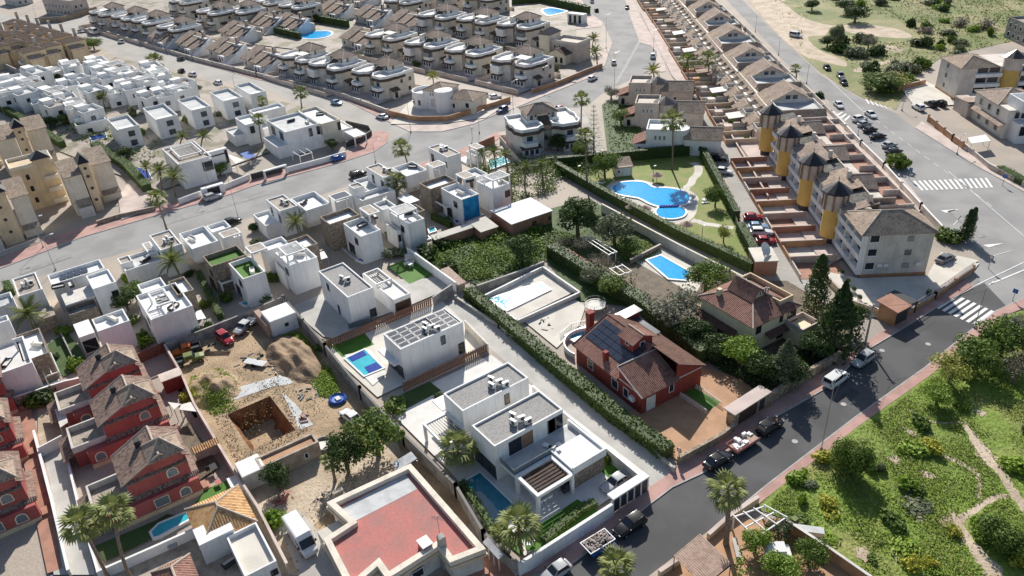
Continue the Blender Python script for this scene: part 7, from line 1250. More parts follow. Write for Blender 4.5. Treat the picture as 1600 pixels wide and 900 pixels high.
def car_proto(kind):
    L_, W_, zb, H_, xr, xf, tr_, tf = KIND[kind]; h = L_/2; t = thing('car' if kind != 'van' else 'van', 'x', 'car', (0, 0, -400)); z0 = .24
    loft([octsec(-h, W_*.86, .42, zb-.12), octsec(-h+.18, W_*.97, .28, zb), octsec(-h*.5, W_, z0, zb+.02), octsec(h*.42, W_, z0, zb), octsec(h*.8, W_*.97, z0, zb-.14), octsec(h-.1, W_*.88, .3, zb-.26), octsec(h, W_*.78, .42, zb-.34)]).build('body', 'carwhite', t, smooth=False, uv=False)
    wb, wt = W_*.93, W_*.74; base = [(xr, -wb, zb), (xf, -wb, zb), (xf, wb, zb), (xr, wb, zb)]; top = [(tr_, -wt, H_), (tf, -wt, H_), (tf, wt, H_), (tr_, wt, H_)]
    b = MB().add(base+top, [(4, 5, 6, 7), (0, 1, 5, 4), (1, 2, 6, 5), (2, 3, 7, 6), (3, 0, 4, 7)]); c2 = [(x*.985 if x < 0 else x*.98, y*.93, z+.035) for x, y, z in top]; b.add(top+c2, [(4, 5, 6, 7), (0, 1, 5, 4), (1, 2, 6, 5), (2, 3, 7, 6), (3, 0, 4, 7)]); b.build('cabin', 'carwhite', t, uv=False)
    import bmesh
    for q in t.children:
        bm = bmesh.new(); bm.from_mesh(q.data); bmesh.ops.bevel(bm, geom=[e for e in bm.edges if len(e.link_faces) == 2 and e.calc_face_angle(0) > .35], offset=.07, segments=2, affect='EDGES', profile=.6); bm.to_mesh(q.data); bm.free()
        q.data.polygons.foreach_set('use_smooth', [True]*len(q.data.polygons)); q.data.update()
    def quad(name, a, c, d, e, s0=.08, s1=.12, mtl='glass'):
        a, c, d, e = map(lambda q: np.array(q, float), (a, c, d, e)); n = np.cross(c-a, e-a); n /= np.linalg.norm(n)
        f = lambda u, v: tuple((a*(1-u)+c*u)*(1-v)+(e*(1-u)+d*u)*v+n*.012)
        return MB().face([f(s0, s1), f(1-s0, s1), f(1-s0, 1-s1), f(s0, 1-s1)]).build(name, mtl, t, uv=False)
    quad('windscreen', base[1], base[2], top[2], top[1], .06, .06); quad('rear_window', base[3], base[0], top[0], top[3], .1, .12)
    quad('side_window', base[0], base[1], top[1], top[0], .06, .14); quad('side_window', base[2], base[3], top[3], top[2], .06, .14)
    if not WH:
        w_ = MB().tube((0, -.1, 0), (0, .1, 0), .32, 12).build('wheel', 'tyre', t, uv=False); r_ = MB().tube((0, -.11, 0), (0, .11, 0), .2, 10).build('rim', 'rim', w_, uv=False); WH['w'] = w_.data; WH['r'] = r_.data; bpy.data.objects.remove(r_); bpy.data.objects.remove(w_)
    for x in (-h*.62, h*.60):
        for y in (-W_+.08, W_-.08): w_ = link('wheel', WH['w'], t, (x, y, .32)); link('rim', WH['r'], w_)
    for y in (-1, 1):
        MB().box(h-.16, y*W_*.45, zb-.42, h-.03, y*W_*.74, zb-.28).build('headlight', 'headlamp', t, uv=False); MB().box(-h+.02, y*W_*.6, zb-.28, -h+.16, y*W_*.84, zb-.08).build('tail_light', 'taillamp', t, uv=False); MB().box(tf+.55, y*W_, zb-.02, tf+.75, y*(W_+.16), zb+.12).build('wing_mirror', 'darkmetal', t, uv=False)
    MB().box(h-.05, -.26, .4, h+.012, .26, .5).build('number_plate', 'plasticwhite', t, uv=False)
    return t
CP = {}
def car(px, toward, kind, col, label, cat='car', group=None, z=.03, sc=1.0):
    if kind not in CP: CP[kind] = car_proto(kind)
    x, y = P(*px); X, Y = P(*toward); o = copytree(CP[kind], None, (x, y, z), math.atan2(Y-y, X-x), label, group, sc, swap={'body': 'car'+col, 'cabin': 'car'+col}); o['category'] = cat; return o
PG = 'cars parked by the roadside'
for q in (((984, 826), (950, 848), 'suv', 'black', 'black estate car parked behind the rubble skip'), ((1121, 724), (1160, 700), 'saloon', 'black', 'black saloon parked below the flatbed trailer'), ((1202, 671), (1240, 645), 'suv', 'black', 'black off-roader parked in front of the trailer'),
          ((1347, 567), (1325, 582), 'mpv', 'silver', 'silver people carrier parked ahead of the white van'), ((868, 899), (835, 920), 'hatch', 'silver', 'silver car cut by the bottom edge'), ((962, 758), (945, 770), 'saloon', 'silver', 'silver roadster parked inside the white gate'),
          ((1122, 251), (1160, 255), 'suv', 'black', 'black car, uppermost in the lane beside the pool hedge'), ((1131, 271), (1160, 275), 'hatch', 'white', 'white hatchback in the lane below the black car'), ((1176, 343), (1210, 342), 'hatch', 'red', 'red hatchback beside the hedge, upper one'), ((1184, 358), (1220, 358), 'hatch', 'lightblue', 'pale blue car between the two red ones'), ((1189, 367), (1225, 367), 'suv', 'white', 'white estate car between the two red ones'), ((1196, 380), (1230, 380), 'hatch', 'red', 'red hatchback beside the hedge, lower one'),
          ((1310, 167), (1318, 174), 'saloon', 'white', 'white saloon before the hatched bay'), ((1360, 182), (1368, 187), 'saloon', 'white', 'white saloon standing out in the right road'), ((1343, 189), (1375, 182), 'suv', 'white', 'white car, first in the slanted parking row'), ((1350, 197), (1382, 190), 'hatch', 'silver', 'silver hatchback, second in the slanted parking row'), ((1359, 206), (1392, 198), 'hatch', 'black', 'black hatchback, third in the slanted parking row'), ((1371, 216), (1406, 208), 'saloon', 'black', 'black saloon, fourth in the slanted parking row'),
          ((1389, 230), (1420, 222), 'hatch', 'silver', 'silver car, fifth in the slanted parking row'), ((1396, 240), (1430, 232), 'saloon', 'black', 'dark car next to the round bush'), ((1292, 109), (1302, 118), 'hatch', 'black', 'black car on the sandy verge of the right road'), ((1313, 122), (1318, 128), 'suv', 'grey', 'grey car, first of the pair on the verge'), ((1318, 132), (1325, 139), 'hatch', 'black', 'black car, second of the pair on the verge'),
          ((1434, 171), (1425, 166), 'suv', 'white', 'white car in front of the carport on the right'), ((1454, 166), (1446, 162), 'suv', 'black', 'black car under the carport, left one'), ((1468, 165), (1460, 161), 'suv', 'black', 'black car under the carport, right one'), ((1476, 408), (1500, 395), 'saloon', 'grey', 'grey saloon beside the tower apartment end wall'),
          ((925, 4), (918, -10), 'hatch', 'white', 'white car parked at the upper left kerb'), ((932, 18), (925, 5), 'hatch', 'black', 'black car parked at the upper left kerb'), ((980, 14), (983, 24), 'hatch', 'black', 'black car on the right kerb near the top'), ((1020, 90), (1020, 78), 'suv', 'white', 'white car parked on the right kerb of the bend'), ((959, 100), (957, 88), 'hatch', 'white', 'white car driving round the bend'), ((926, 125), (945, 117), 'hatch', 'white', 'white car parked at the orange wall'),
          ((785, 175), (768, 182), 'mpv', 'blue', 'dark blue people carrier beside the orange corner wall'), ((597, 185), (575, 180), 'saloon', 'white', 'white saloon parked at the corner of the beige street'), ((526, 163), (545, 168), 'saloon', 'lightblue', 'pale blue car parked at the duplex wall'), ((877, 172), (892, 168), 'hatch', 'red', 'red car beside the lone duplex'), ((529, 250), (550, 244), 'hatch', 'brightblue', 'bright blue hatchback on the grey road'), ((334, 311), (360, 302), 'suv', 'silver', 'silver car parked before the white gate portal'),
          ((560, 275), (585, 267), 'suv', 'black', 'black car behind the white cube villa'), ((364, 349), (385, 342), 'hatch', 'black', 'dark car in the drive behind the floating box villa'), ((190, 67), (180, 63), 'suv', 'white', 'white off-roader on the beige street'), ((283, 94), (270, 90), 'saloon', 'black', 'black saloon on the upper side of the beige street'), ((284, 113), (274, 109), 'hatch', 'black', 'black car beside the white pickup'), ((301, 119), (289, 115), 'suv', 'white', 'white car parked below the beige street'), ((341, 132), (330, 128), 'suv', 'white', 'white and dark car near the cube houses'), ((127, 51), (137, 53), 'hatch', 'silver', 'silver car next to the motorhome'),
          ((760, 152), (775, 150), 'hatch', 'white', 'white car behind the corner house, left one'), ((774, 154), (789, 152), 'hatch', 'white', 'white car behind the corner house, right one'), ((548, 655), (535, 645), 'hatch', 'white', 'white car half hidden under the wide tree'), ((353, 533), (362, 540), 'mpv', 'red', 'faded red off-roader in the dirt lot')):
    car(*q, group=PG)
car((1305, 598), (1330, 580), 'van', 'white', 'white van with roof hatch parked beside the stone wall', 'van', PG); car((1243, 58), (1255, 60), 'van', 'white', 'white van parked on the sandy track', 'van'); car((147, 53), (135, 49), 'van', 'white', 'white motorhome at the head of the beige street', 'motorhome', sc=1.5)
# large delivery van
def bigvan(px, toward, label):
    x, y = P(*px); X, Y = P(*toward); t = thing('delivery_van', label, 'van', (x, y, .05), math.atan2(Y-y, X-x))
    loft([octsec(-3.1, .98, .4, 2.65, .1), octsec(1.3, 1.0, .4, 2.7, .1), octsec(1.75, .99, .4, 2.2, .1), octsec(2.35, .96, .4, 1.25, .1), octsec(3.0, .86, .4, 1.0, .1)]).build('body', 'carwhite', t, uv=False)
    MB().add([(1.72, -.86, 2.2), (1.72, .86, 2.2), (2.36, .88, 1.3), (2.36, -.88, 1.3)], [(0, 3, 2, 1)]).build('windscreen', 'glass', t, uv=False).location = (.05, 0, .05)
    for s in (-1, 1):
        MB().face([(1.0, s*1.012, 1.3), (2.2, s*.99, 1.3), (1.75, s*1.0, 2.05), (1.0, s*1.012, 2.1)][::s]).build('side_window', 'glass', t, uv=False); MB().box(2.85, s*.5, .75, 3.0, s*.78, .95).build('headlight', 'headlamp', t, uv=False); MB().box(1.9, s*.98, 1.3, 2.05, s*1.25, 1.65).build('wing_mirror', 'darkmetal', t, uv=False)
        for xx in (-2, 2): w_ = link('wheel', WH['w'], t, (xx, s*.9, .34)); link('rim', WH['r'], w_)
bigvan((473, 848), (492, 876), 'large white delivery van with high roof in the yard')
def pickup(px, toward, m, label, mb='darkmetal'):
    x, y = P(*px); X, Y = P(*toward); t = thing('pickup_truck', label, 'truck', (x, y, .05), math.atan2(Y-y, X-x)); loft([octsec(.2, .88, .5, 1.15), octsec(1.6, .88, .5, 1.1), octsec(2.3, .8, .5, .95)]).build('bonnet', m, t, uv=False)
    loft([octsec(-.9, .86, .9, 1.75), octsec(.5, .86, .9, 1.75), octsec(.85, .84, .9, 1.2)]).build('cab', m, t, uv=False); b = MB().box(-2.5, -.88, .6, -.9, .88, .75); b.box(-2.5, -.88, .75, -.9, -.8, 1.15); b.box(-2.5, .8, .75, -.9, .88, 1.15); b.box(-2.5, -.8, .75, -2.42, .8, 1.15); b.build('load_bed', mb, t, uv=False)
    MB().face([(.53, -.75, 1.65), (.87, -.78, 1.25), (.87, .78, 1.25), (.53, .75, 1.65)]).build('windscreen', 'glass', t, uv=False).location = (.03, 0, .02)
    for s in (-1, 1):
        MB().face([(-.7, s*.87, 1.25), (.55, s*.87, 1.25), (.4, s*.87, 1.62), (-.7, s*.87, 1.62)][::s]).build('side_window', 'glass', t, uv=False)
        for xx in (-1.7, 1.5): w_ = link('wheel', WH['w'], t, (xx, s*.82, .34)); link('rim', WH['r'], w_)
pickup((292, 552), (272, 558), 'orangepaint', 'orange pickup truck at the block wall'); pickup((299, 566), (320, 560), 'greenmetal', 'dark green and black truck beside the orange pickup'); pickup((383, 516), (372, 525), 'metal', 'stripped white vehicle shell at the block wall', 'plasticwhite')
for p in CP.values():
    for c in list(p.children):
        for d in list(c.children): bpy.data.objects.remove(d)
        bpy.data.objects.remove(c)
    bpy.data.objects.remove(p)
# trailer, skip
x, y = P(1160, 697); X, Y = P(1190, 678); t = thing('trailer', 'flatbed trailer loaded with white scrap between the dark cars', 'trailer', (x, y, .03), math.atan2(Y-y, X-x)); MB().box(-2.3, -1.05, .6, 2.3, 1.05, .75).build('flatbed', 'palewood', t); b = MB().box(-2.3, -1.05, .75, 2.3, -1.0, 1.05).box(-2.3, 1.0, .75, 2.3, 1.05, 1.05).box(-2.3, -1, .75, -2.25, 1, 1.05); b.build('side_boards', 'redroof', t); r_ = random.Random(4); b = MB()
for i in range(22): px_, py_ = r_.uniform(-2, 1.8), r_.uniform(-.8, .7); b.box(px_, py_, .76, px_+r_.uniform(.2, .7), py_+r_.uniform(.1, .5), .8+r_.uniform(.05, .5))
tag(b.build('scrap_load', 'plasticwhite', t), kind='stuff'); MB().tube((2.3, 0, .6), (3.4, 0, .45), .06).build('drawbar', 'darkmetal', t)
for s in (-1, 1): link('wheel', WH['w'], t, (0, s*.95, .32))
x, y = P(934, 858); X, Y = P(960, 842); t = thing('rubble_skip', 'blue skip heaped with rubble on the dark road', 'skip', (x, y, .03), math.atan2(Y-y, X-x)); b = MB(); lo = [(-1.3, -.75), (1.3, -.75), (1.3, .75), (-1.3, .75)]; hi = [(-1.9, -1.05), (1.9, -1.05), (1.9, 1.05), (-1.9, 1.05)]
b.add([(*p, .1) for p in lo]+[(*p, 1.35) for p in hi], [(i, (i+1) % 4, 4+(i+1) % 4, 4+i) for i in range(4)]+[(3, 2, 1, 0)]); b.build('skip_body', 'blueplastic', t); MB().ring(hi, .1, 1.35, 1.45).build('rim', 'plasticwhite', t); b = MB()
for i in range(160): px_, py_ = r_.uniform(-1.7, 1.5), r_.uniform(-.9, .75); b.box(px_, py_, 1.2, px_+r_.uniform(.12, .4), py_+r_.uniform(.1, .3), 1.36+r_.uniform(.0, .35)*(1-abs(px_)/2.2))
tag(b.build('rubble', 'rubble', t), kind='stuff')
# ------------------------------------------------------------------ walls and fences
def wall(label, px, h, t_=.22, m='offwhite', cap='offwhite', cat='wall', group=None, piers=0, at=None):
    pts = [P(*q, h if at is None else at) for q in px]; x0, y0 = pts[0]; o = thing('boundary_wall', label, cat, (x0, y0, 0), 0, group); L_ = [(x-x0, y-y0) for x, y in pts]; b = MB(); c = MB()
    for a, d in zip(L_, L_[1:]):
        b.obox(a, d, t_, -.1, h-.08); c.obox(a, d, t_+.1, h-.08, h)
        if piers:
            n = max(1, int(math.dist(a, d)/piers)); pm = None
            for i in range(n+1):
                q = (a[0]+(d[0]-a[0])*i/n, a[1]+(d[1]-a[1])*i/n)
                MB().box(q[0]-.22, q[1]-.22, 0, q[0]+.22, q[1]+.22, h+.25).build('pier', m, o)
    b.build('wall', m, o); c.build('coping', cap, o); return o
wall('grey block wall along the villa side of the dirt lot', [(442, 463), (507, 538), (562, 605), (630, 677), (712, 757), (755, 830), (805, 878)], 2.4, .25, 'greywall', 'darkmetal', piers=9); wall('grey wall between the dirt lot and the white estate', [(257, 538), (362, 497), (402, 480), (442, 463)], 2.0, .22, 'greywall', 'greywall')
wall('cream wall between the dirt lot and the red houses', [(257, 538), (282, 580), (303, 630), (328, 672), (366, 735), (402, 790), (448, 880)], 2.1, .22, 'pinkbeige', 'palepavement'); wall('pale rendered wall behind the red house courtyards', [(-10, 630), (12, 623), (100, 595), (133, 588)], 2.2, .25, 'palepavement', 'white'); wall('brown wooden screen behind the top red house', [(208, 555), (257, 534)], 2.0, .12, 'woodfence', 'woodfence', 'fence')
wall('long white street wall of the twin villa', [(810, 881), (958, 786)], 2.3, .3, 'white', 'white'); wall('white wall with slot openings along the driveway', [(832, 602), (920, 676), (1000, 742)], 2.1, .25, 'offwhite', 'white'); wall('cream garden wall beside the solar villa driveway', [(726, 500), (762, 537)], 2.0, .2, 'cream', 'offwhite')
wall('low grey wall at the hedge side of the driveway', [(712, 463), (780, 507), (987, 668), (1053, 731)], .8, .3, 'greywall', 'concrete', piers=7); wall('stone wall below the terracotta yard', [(1060, 714), (1126, 678), (1150, 660)], 1.4, .4, 'wallstone', 'wallstone'); wall('rough stone retaining wall beside the white van', [(1198, 618), (1240, 590), (1316, 548)], 1.9, .45, 'wallstone', 'wallstone')
wall('orange wall with railing round the white plaza', [(1408, 492), (1462, 458), (1522, 416)], 1.2, .3, 'orange', 'palepavement', piers=5); wall('orange wall between plaza and cream villa garden', [(1292, 430), (1330, 468), (1372, 482), (1398, 494)], 1.3, .3, 'sandyellow', 'palepavement'); wall('orange wall curving round the street corner house', [(607, 172), (640, 180), (656, 182), (700, 181), (770, 160), (797, 151)], 1.8, .25, 'orange', 'orange')
wall('pink roadside wall of the duplex row', [(152, 44), (300, 88), (400, 113), (525, 142), (606, 171)], 1.5, .25, 'pinkbeige', 'offwhite', piers=14); wall('orange wall along the bend below the duplexes', [(830, 139), (875, 125), (918, 107), (941, 99)], 1.7, .25, 'orange', 'palepavement'); wall('cream retaining wall under the pool garden hedge', [(940, 318), (1060, 381), (1172, 437)], 2.2, .3, 'cream', 'cream')
wall('orange wall with white dotted coping beside the field', [(1229, 812), (1300, 858), (1362, 901)], 2.0, .25, 'orange', 'offwhite'); wall('sand coloured kerb wall by the slatted canopy, left piece', [(1030, 892), (1062, 871)], 1.2, .4, 'sandyellow', 'palepavement'); wall('sand coloured kerb wall behind the ragged palm', [(1107, 834), (1138, 806), (1185, 775)], 1.2, .4, 'sandyellow', 'palepavement')
wall('stone front wall below the yellow apartments', [(150, 345), (182, 335), (242, 322)], 1.1, .3, 'wallstone', 'palepavement'); wall('white front wall left of the gate portal', [(278, 311), (314, 298)], 1.5, .25, 'white', 'white'); wall('white front wall right of the gate portal', [(347, 289), (389, 272)], 1.5, .25, 'white', 'white'); wall('dark sliding gate panel of the modern villa', [(391, 272), (440, 259)], 1.7, .15, 'darkmetal', 'darkmetal', 'gate'); wall('white front wall before the large corner villa', [(446, 262), (507, 246), (540, 236)], 1.5, .25, 'white', 'white')
wall('dark fence round the corner villa carport', [(540, 222), (565, 213), (580, 203), (576, 196), (540, 188)], 1.6, .15, 'darkmetal', 'darkmetal', 'fence'); wall('white parapet wall round the covered pool terrace', [(755, 462), (808, 500), (906, 456), (848, 416), (755, 462)], 1.1, .25, 'offwhite', 'white'); wall('stone wall between orchard and rectangular pool', [(985, 405), (1032, 381)], 1.3, .3, 'wallstone', 'palepavement'); wall('low stone wall in the orchard corner', [(948, 421), (988, 447)], 1.0, .3, 'wallstone', 'wallstone')
wall('white wall between turf patch and green plot', [(636, 386), (672, 412), (712, 441)], 2.2, .25, 'white', 'white'); wall('grey wall along the near side of the green plot', [(745, 446), (800, 427), (850, 408)], 1.6, .25, 'greywall', 'concrete'); wall('orange garden wall of the beige veranda house', [(1452, 180), (1490, 211), (1506, 222)], 1.7, .25, 'orange', 'palepavement', piers=4); wall('pale wall along the right pavement', [(1506, 222), (1546, 255), (1602, 284)], 1.3, .25, 'pinkbeige', 'offwhite')
wall('orange wall round the upper right car yard', [(1404, 134), (1447, 124)], 1.6, .25, 'orange', 'palepavement'); wall('white rear wall of the tower apartment terraces', [(1300, 172), (1346, 220), (1382, 255), (1440, 318), (1478, 358)], 1.6, .25, 'beige', 'white', piers=8); wall('white wall between walkway and lane', [(52, 672), (80, 780), (106, 890)], 1.4, .25, 'offwhite', 'white'); wall('white wall on the right side of the lane', [(100, 697), (125, 800), (152, 890)], 1.4, .2, 'offwhite', 'white')
wall('white wall beside the red house pool', [(150, 893), (230, 858), (311, 822)], 1.8, .22, 'white', 'white'); wall('white panel closing the upper end of the lane', [(58, 700), (96, 680)], 2.0, .15, 'white', 'white', 'gate'); wall('low garden wall across the shaded lawns', [(95, 520), (118, 566)], 1.2, .15, 'greywall', 'greywall'); wall('terracotta wall behind the villas at the lone duplex', [(748, 222), (772, 212)], 2.2, .25, 'terracotta', 'terracotta')
wall('grey wall beside the far yellow terrace', [(0, 96), (35, 112), (60, 116)], 2.4, .3, 'greywall', 'concrete'); wall('brown wall before the distant pink building', [(60, 28), (95, 26), (150, 10)], 2.6, .3, 'wallstone', 'wallstone'); wall('dark rear wall of the white dirt-lot villa plot', [(676, 464), (706, 444)], 2.2, .2, 'greywall', 'darkmetal'); wall('orange lane wall below the row houses', [(1112, 158), (1150, 222), (1200, 305)], .9, .25, 'orange', 'palepavement')
def slatfence(label, px, h, m='woodfence', step=.42, rail='darkwood', wd=.30):
    A, B = P(*px[0], h), P(*px[1], h); L_ = math.dist(A, B); t = thing('slat_fence', label, 'fence', (*A, 0), math.atan2(B[1]-A[1], B[0]-A[0])); n = int(L_/step); me = None
    MB().box(0, -.03, .35, L_, .0, .45).build('rail', rail, t); MB().box(0, -.03, h-.4, L_, 0, h-.3).build('rail', rail, t); MB().box(0, -.06, 0, L_, .06, .2).build('plinth', 'concrete', t)
    for i in range(n):
        if me is None: o = MB().box(0, -.06, .2, wd, -.03, h).build('slat', m, t); me = o.data
        else: o = link('slat', me, t)
        o.location = (i*step+.05, 0, 0)
    return t
slatfence('brown vertical-slat fence between the two upper white villas', [(507, 533), (676, 464)], 1.9); slatfence('brown vertical-slat fence below the solar panel villa', [(628, 598), (762, 536)], 1.9)
def railing(label, px, h, base=0, m='plasticwhite', step=.3):
    pts = [P(*q, h+base) for q in px]; x0, y0 = pts[0]; o = thing('railing', label, 'railing', (x0, y0, base)); b = MB(); r = MB()
    for a, d in zip(pts, pts[1:]):
        a = (a[0]-x0, a[1]-y0); d = (d[0]-x0, d[1]-y0); r.obox(a, d, .06, h-.06, h); r.obox(a, d, .05, .08, .13); n = int(math.dist(a, d)/step)
        for i in range(n+1): q = (a[0]+(d[0]-a[0])*i/n, a[1]+(d[1]-a[1])*i/n); b.box(q[0]-.03, q[1]-.03, 0, q[0]+.03, q[1]+.03, h-.06)
    r.build('handrail', m, o); tag(b.build('balusters', m, o), kind='stuff'); return o
railing('metal railing on the plaza wall', [(1408, 486), (1462, 452), (1522, 410)], 1.0, 1.2, 'metal', .5); railing('white balustrade above the terracotta yard ramp', [(1088, 600), (1128, 628)], 1.0); railing('white balustrade leaning over the yard lawn', [(1063, 613), (1104, 640)], 1.0); railing('white balustrade before the yellow apartments', [(-5, 395), (60, 371)], 1.1); railing('white railing round the red villa pool terrace', [(875, 520), (893, 505), (925, 498)], 1.0); railing('garden fence at the gap in the parking hedge', [(1148, 330), (1156, 358)], 1.6, 0, 'palewood', .4); railing('red painted railing at the left duplex corner wall', [(783, 142), (808, 146)], 1.0, 0, 'terracotta', .4)
# gates
H = House('gate', 'white flat-roofed gate with five dark sliding panels', 'gate', (985, 772)); r = H.rc((952, 776), (1015, 745), 2.6); x0, y0, x1, y1 = r; o = H.o; MB().box(x1-1.2, y0, 2.45, x1, y1, 2.7).build('roof_slab', 'white', o); n = 5
for i in range(n+1): y = y0+(y1-y0-.2)*i/n; MB().box(x1-.3, y, 0, x1-.1, y+.2, 2.45).build('post', 'white', o)
for i in range(n): y = y0+(y1-y0-.2)*i/n+.22; MB().box(x1-.25, y, .1, x1-.18, y0+(y1-y0-.2)*(i+1)/n-.02, 2.4).build('sliding_panel', 'darkmetal', o)
H = House('gate_portal', 'white gate portal with flat lintel and dark door', 'gate', (332, 300)); r = H.rc((315, 296), (347, 284), 2.6); x0, y0, x1, y1 = r; MB().box(x0, y0, 2.3, x0+1.2, y1, 2.6).build('lintel', 'white', H.o); MB().box(x0, y0, 0, x0+1.2, y0+1.2, 2.3).build('pillar', 'white', H.o); MB().box(x0, y1-1.2, 0, x0+1.2, y1, 2.3).build('pillar', 'white', H.o); MB().box(x0+.5, y0+1.2, 0, x0+.6, y1-1.2, 2.2).build('door', 'darkmetal', H.o)
H = House('gate_portal', 'black gate portal with white lintel beside the dark panel', 'gate', (428, 275)); r = H.rc((412, 268), (446, 256), 2.6); x0, y0, x1, y1 = r; MB().box(x0, y0, 2.3, x0+.8, y1, 2.6).build('lintel', 'white', H.o); MB().box(x0, y0, 0, x0+.8, y0+.4, 2.3).build('pillar', 'white', H.o); MB().box(x0, y1-.4, 0, x0+.8, y1, 2.3).build('pillar', 'white', H.o)
H = House('gatehouse', 'stone gatehouse with dark garage door in the roadside wall', 'gatehouse', (1172, 652), 0); MB().box(-1.4, -3.6, 0, 0, 3.6, 2.6, bottom=False).build('wall', 'wallstone', H.o); MB().box(-1.8, -4, 2.6, .3, 4, 2.8).build('roof', 'palepavement', H.o); MB().box(0, -2.6, .1, .06, 1.2, 2.2).build('garage_door', 'darkwood', H.o); MB().box(0, 1.9, .1, .06, 3, 2.1).build('door', 'darkmetal', H.o)
# ------------------------------------------------------------------ street lamps, poles, signs
def lamp(base, top, label, arm=1.6, grp='street lamps', m='metal', sign=None, r=.075, azim=None):
    x, y = P(*base); h = min(np.arange(1.5, 12, .05), key=lambda h: abs(float((lambda d: 450-FOC*(d@CU)/(d@CF))(np.array([x, y, h-CH])))-top[1])); h = float(h); a = radians(90) if azim is None else azim
    t = thing('street_lamp' if sign is None else 'road_sign', label, 'street lamp' if sign is None else 'road sign', (x, y, 0), a, grp); MB().tube((0, 0, 0), (0, 0, h), r, 8, r*.6).build('pole', m, t)
    if sign is None:
        MB().tube((0, 0, h), (arm, 0, h+.3), .045, 6).build('arm', m, t); MB().box(arm-.1, -.14, h+.22, arm+.6, .14, h+.36).build('lamp_head', 'plasticwhite', t); MB().box(-.15, -.15, 0, .15, .15, .5).build('base_box', 'greywall', t)
    elif sign == 'round': MB().tube((-.03, 0, h-.4), (.03, 0, h-.4), .4, 16).build('sign_plate', 'carred', t); MB().tube((-.04, 0, h-.4), (.04, 0, h-.4), .28, 16).build('sign_face', 'plasticwhite', t)
    elif sign == 'square': MB().box(-.03, -.4, h-.8, .03, .4, h).build('sign_plate', 'blueplastic', t)
    return t
for b_, t_, lab in (((68, 387), (54, 343), 'street lamp at the pink corner pavement on the left'), ((87, 422), (64, 372), 'street lamp beside the awning villa on the near kerb'), ((373, 343), (351, 259), 'tall street lamp behind the floating box villa'), ((331, 301), (321, 252), 'street lamp at the white gate portal'), ((587, 254), (583, 222), 'street lamp on the kerb below the pink bulb'), ((1283, 703), (1303, 590), 'tall street lamp in front of the big rounded field tree'),
                     ((1522, 513), (1545, 450), 'street lamp beside the lower zebra crossing'), ((960, 143), (961, 83), 'tall street lamp on the inner side of the bend'), ((947, 76), (948, 23), 'tall street lamp at the upper side street corner'), ((1021, 79), (1022, 48), 'street lamp on the right kerb of the top road'), ((1180, 50), (1182, 23), 'street lamp on the right road near the top'), ((1216, 86), (1219, 58), 'street lamp opposite the white track van'), ((1260, 131), (1265, 101), 'street lamp beside the last row house'), ((1409, 173), (1413, 149), 'street lamp at the car yard pavement'), ((1495, 241), (1500, 214), 'street lamp on the right pavement above the zebra'),
                     ((642, 207), (643, 161), 'street lamp before the round-fronted house'), ((749, 208), (750, 176), 'street lamp, left of two across from the orange wall'), ((802, 172), (802, 128), 'street lamp at the duplex junction'), ((368, 141), (366, 118), 'street lamp on the beige street'), ((849, 138), (850, 106), 'street lamp outside the last front-row duplex'), ((263, 26), (264, 6), 'street lamp at the far pavement upper left'), ((1340, 213), (1344, 190), 'street lamp between parking row and apartments'), ((58, 31), (57, 10), 'street lamp near the far pink building')):
    lamp(b_, t_, lab)
lamp((971, 335), (970, 312), 'short black garden lamp on the hedge side of the pool deck', .3, 'garden lamps', 'darkmetal'); lamp((1096, 380), (1097, 356), 'short black garden lamp on the lower pool lawn', .3, 'garden lamps', 'darkmetal'); lamp((1020, 283), (1017, 262), 'short black garden lamp behind the bean-shaped pool', .3, 'garden lamps', 'darkmetal'); lamp((903, 285), (902, 262), 'short garden lamp before the pump house hedge', .3, 'garden lamps', 'darkmetal')
lamp((1420, 280), (1422, 262), 'square road sign before the upper zebra crossing', sign='square', grp='road signs'); lamp((1566, 290), (1569, 273), 'square road sign on the far side of the upper zebra', sign='square', grp='road signs'); lamp((1544, 420), (1545, 399), 'round road sign at the junction kerb', sign='round', grp='road signs'); lamp((1582, 470), (1585, 452), 'square road sign at the lower zebra end', sign='square', grp='road signs'); lamp((1212, 668), (1212, 655), 'round road sign behind the dark off-roader', sign='round', grp='road signs'); lamp((738, 216), (737, 198), 'round road sign on the near kerb of the bend', sign='round', grp='road signs'); lamp((1060, 722), (1061, 700), 'round road sign at the driveway mouth', sign='round', grp='road signs')
x, y = P(1352, 536); t = thing('utility_pole', 'thick concrete utility pole beside the gate kiosk', 'utility pole', (x, y, 0)); MB().tube((0, 0, 0), (0, 0, 7.5), .2, 8, .13).build('pole', 'concrete', t); MB().box(-.7, -.05, 6.9, .7, .05, 7.05).build('crossarm', 'metal', t)
x, y = P(1070, 800); x2, y2 = P(1350, 533)
def wire(a, b, label, sag=.5):
    pts = [(a[0]+(b[0]-a[0])*s, a[1]+(b[1]-a[1])*s, a[2]+(b[2]-a[2])*s-sag*4*s*(1-s)) for s in np.linspace(0, 1, 9)]; m_ = MB()
    for p, q in zip(pts, pts[1:]): m_.tube(p, q, .02, 4)
    tag(m_.build('overhead_wire', 'darkmetal', uv=False), label, 'wire')
xa, ya = P(1545, 452, 7.2); wire((*P(1352, 536), 7.0), (xa, ya, 7.0), 'overhead wire from the concrete pole to the corner lamp'); wire((*P(1352, 536), 7.0), (*P(1283, 703), 7.8), 'overhead wire from the concrete pole to the field lamp')
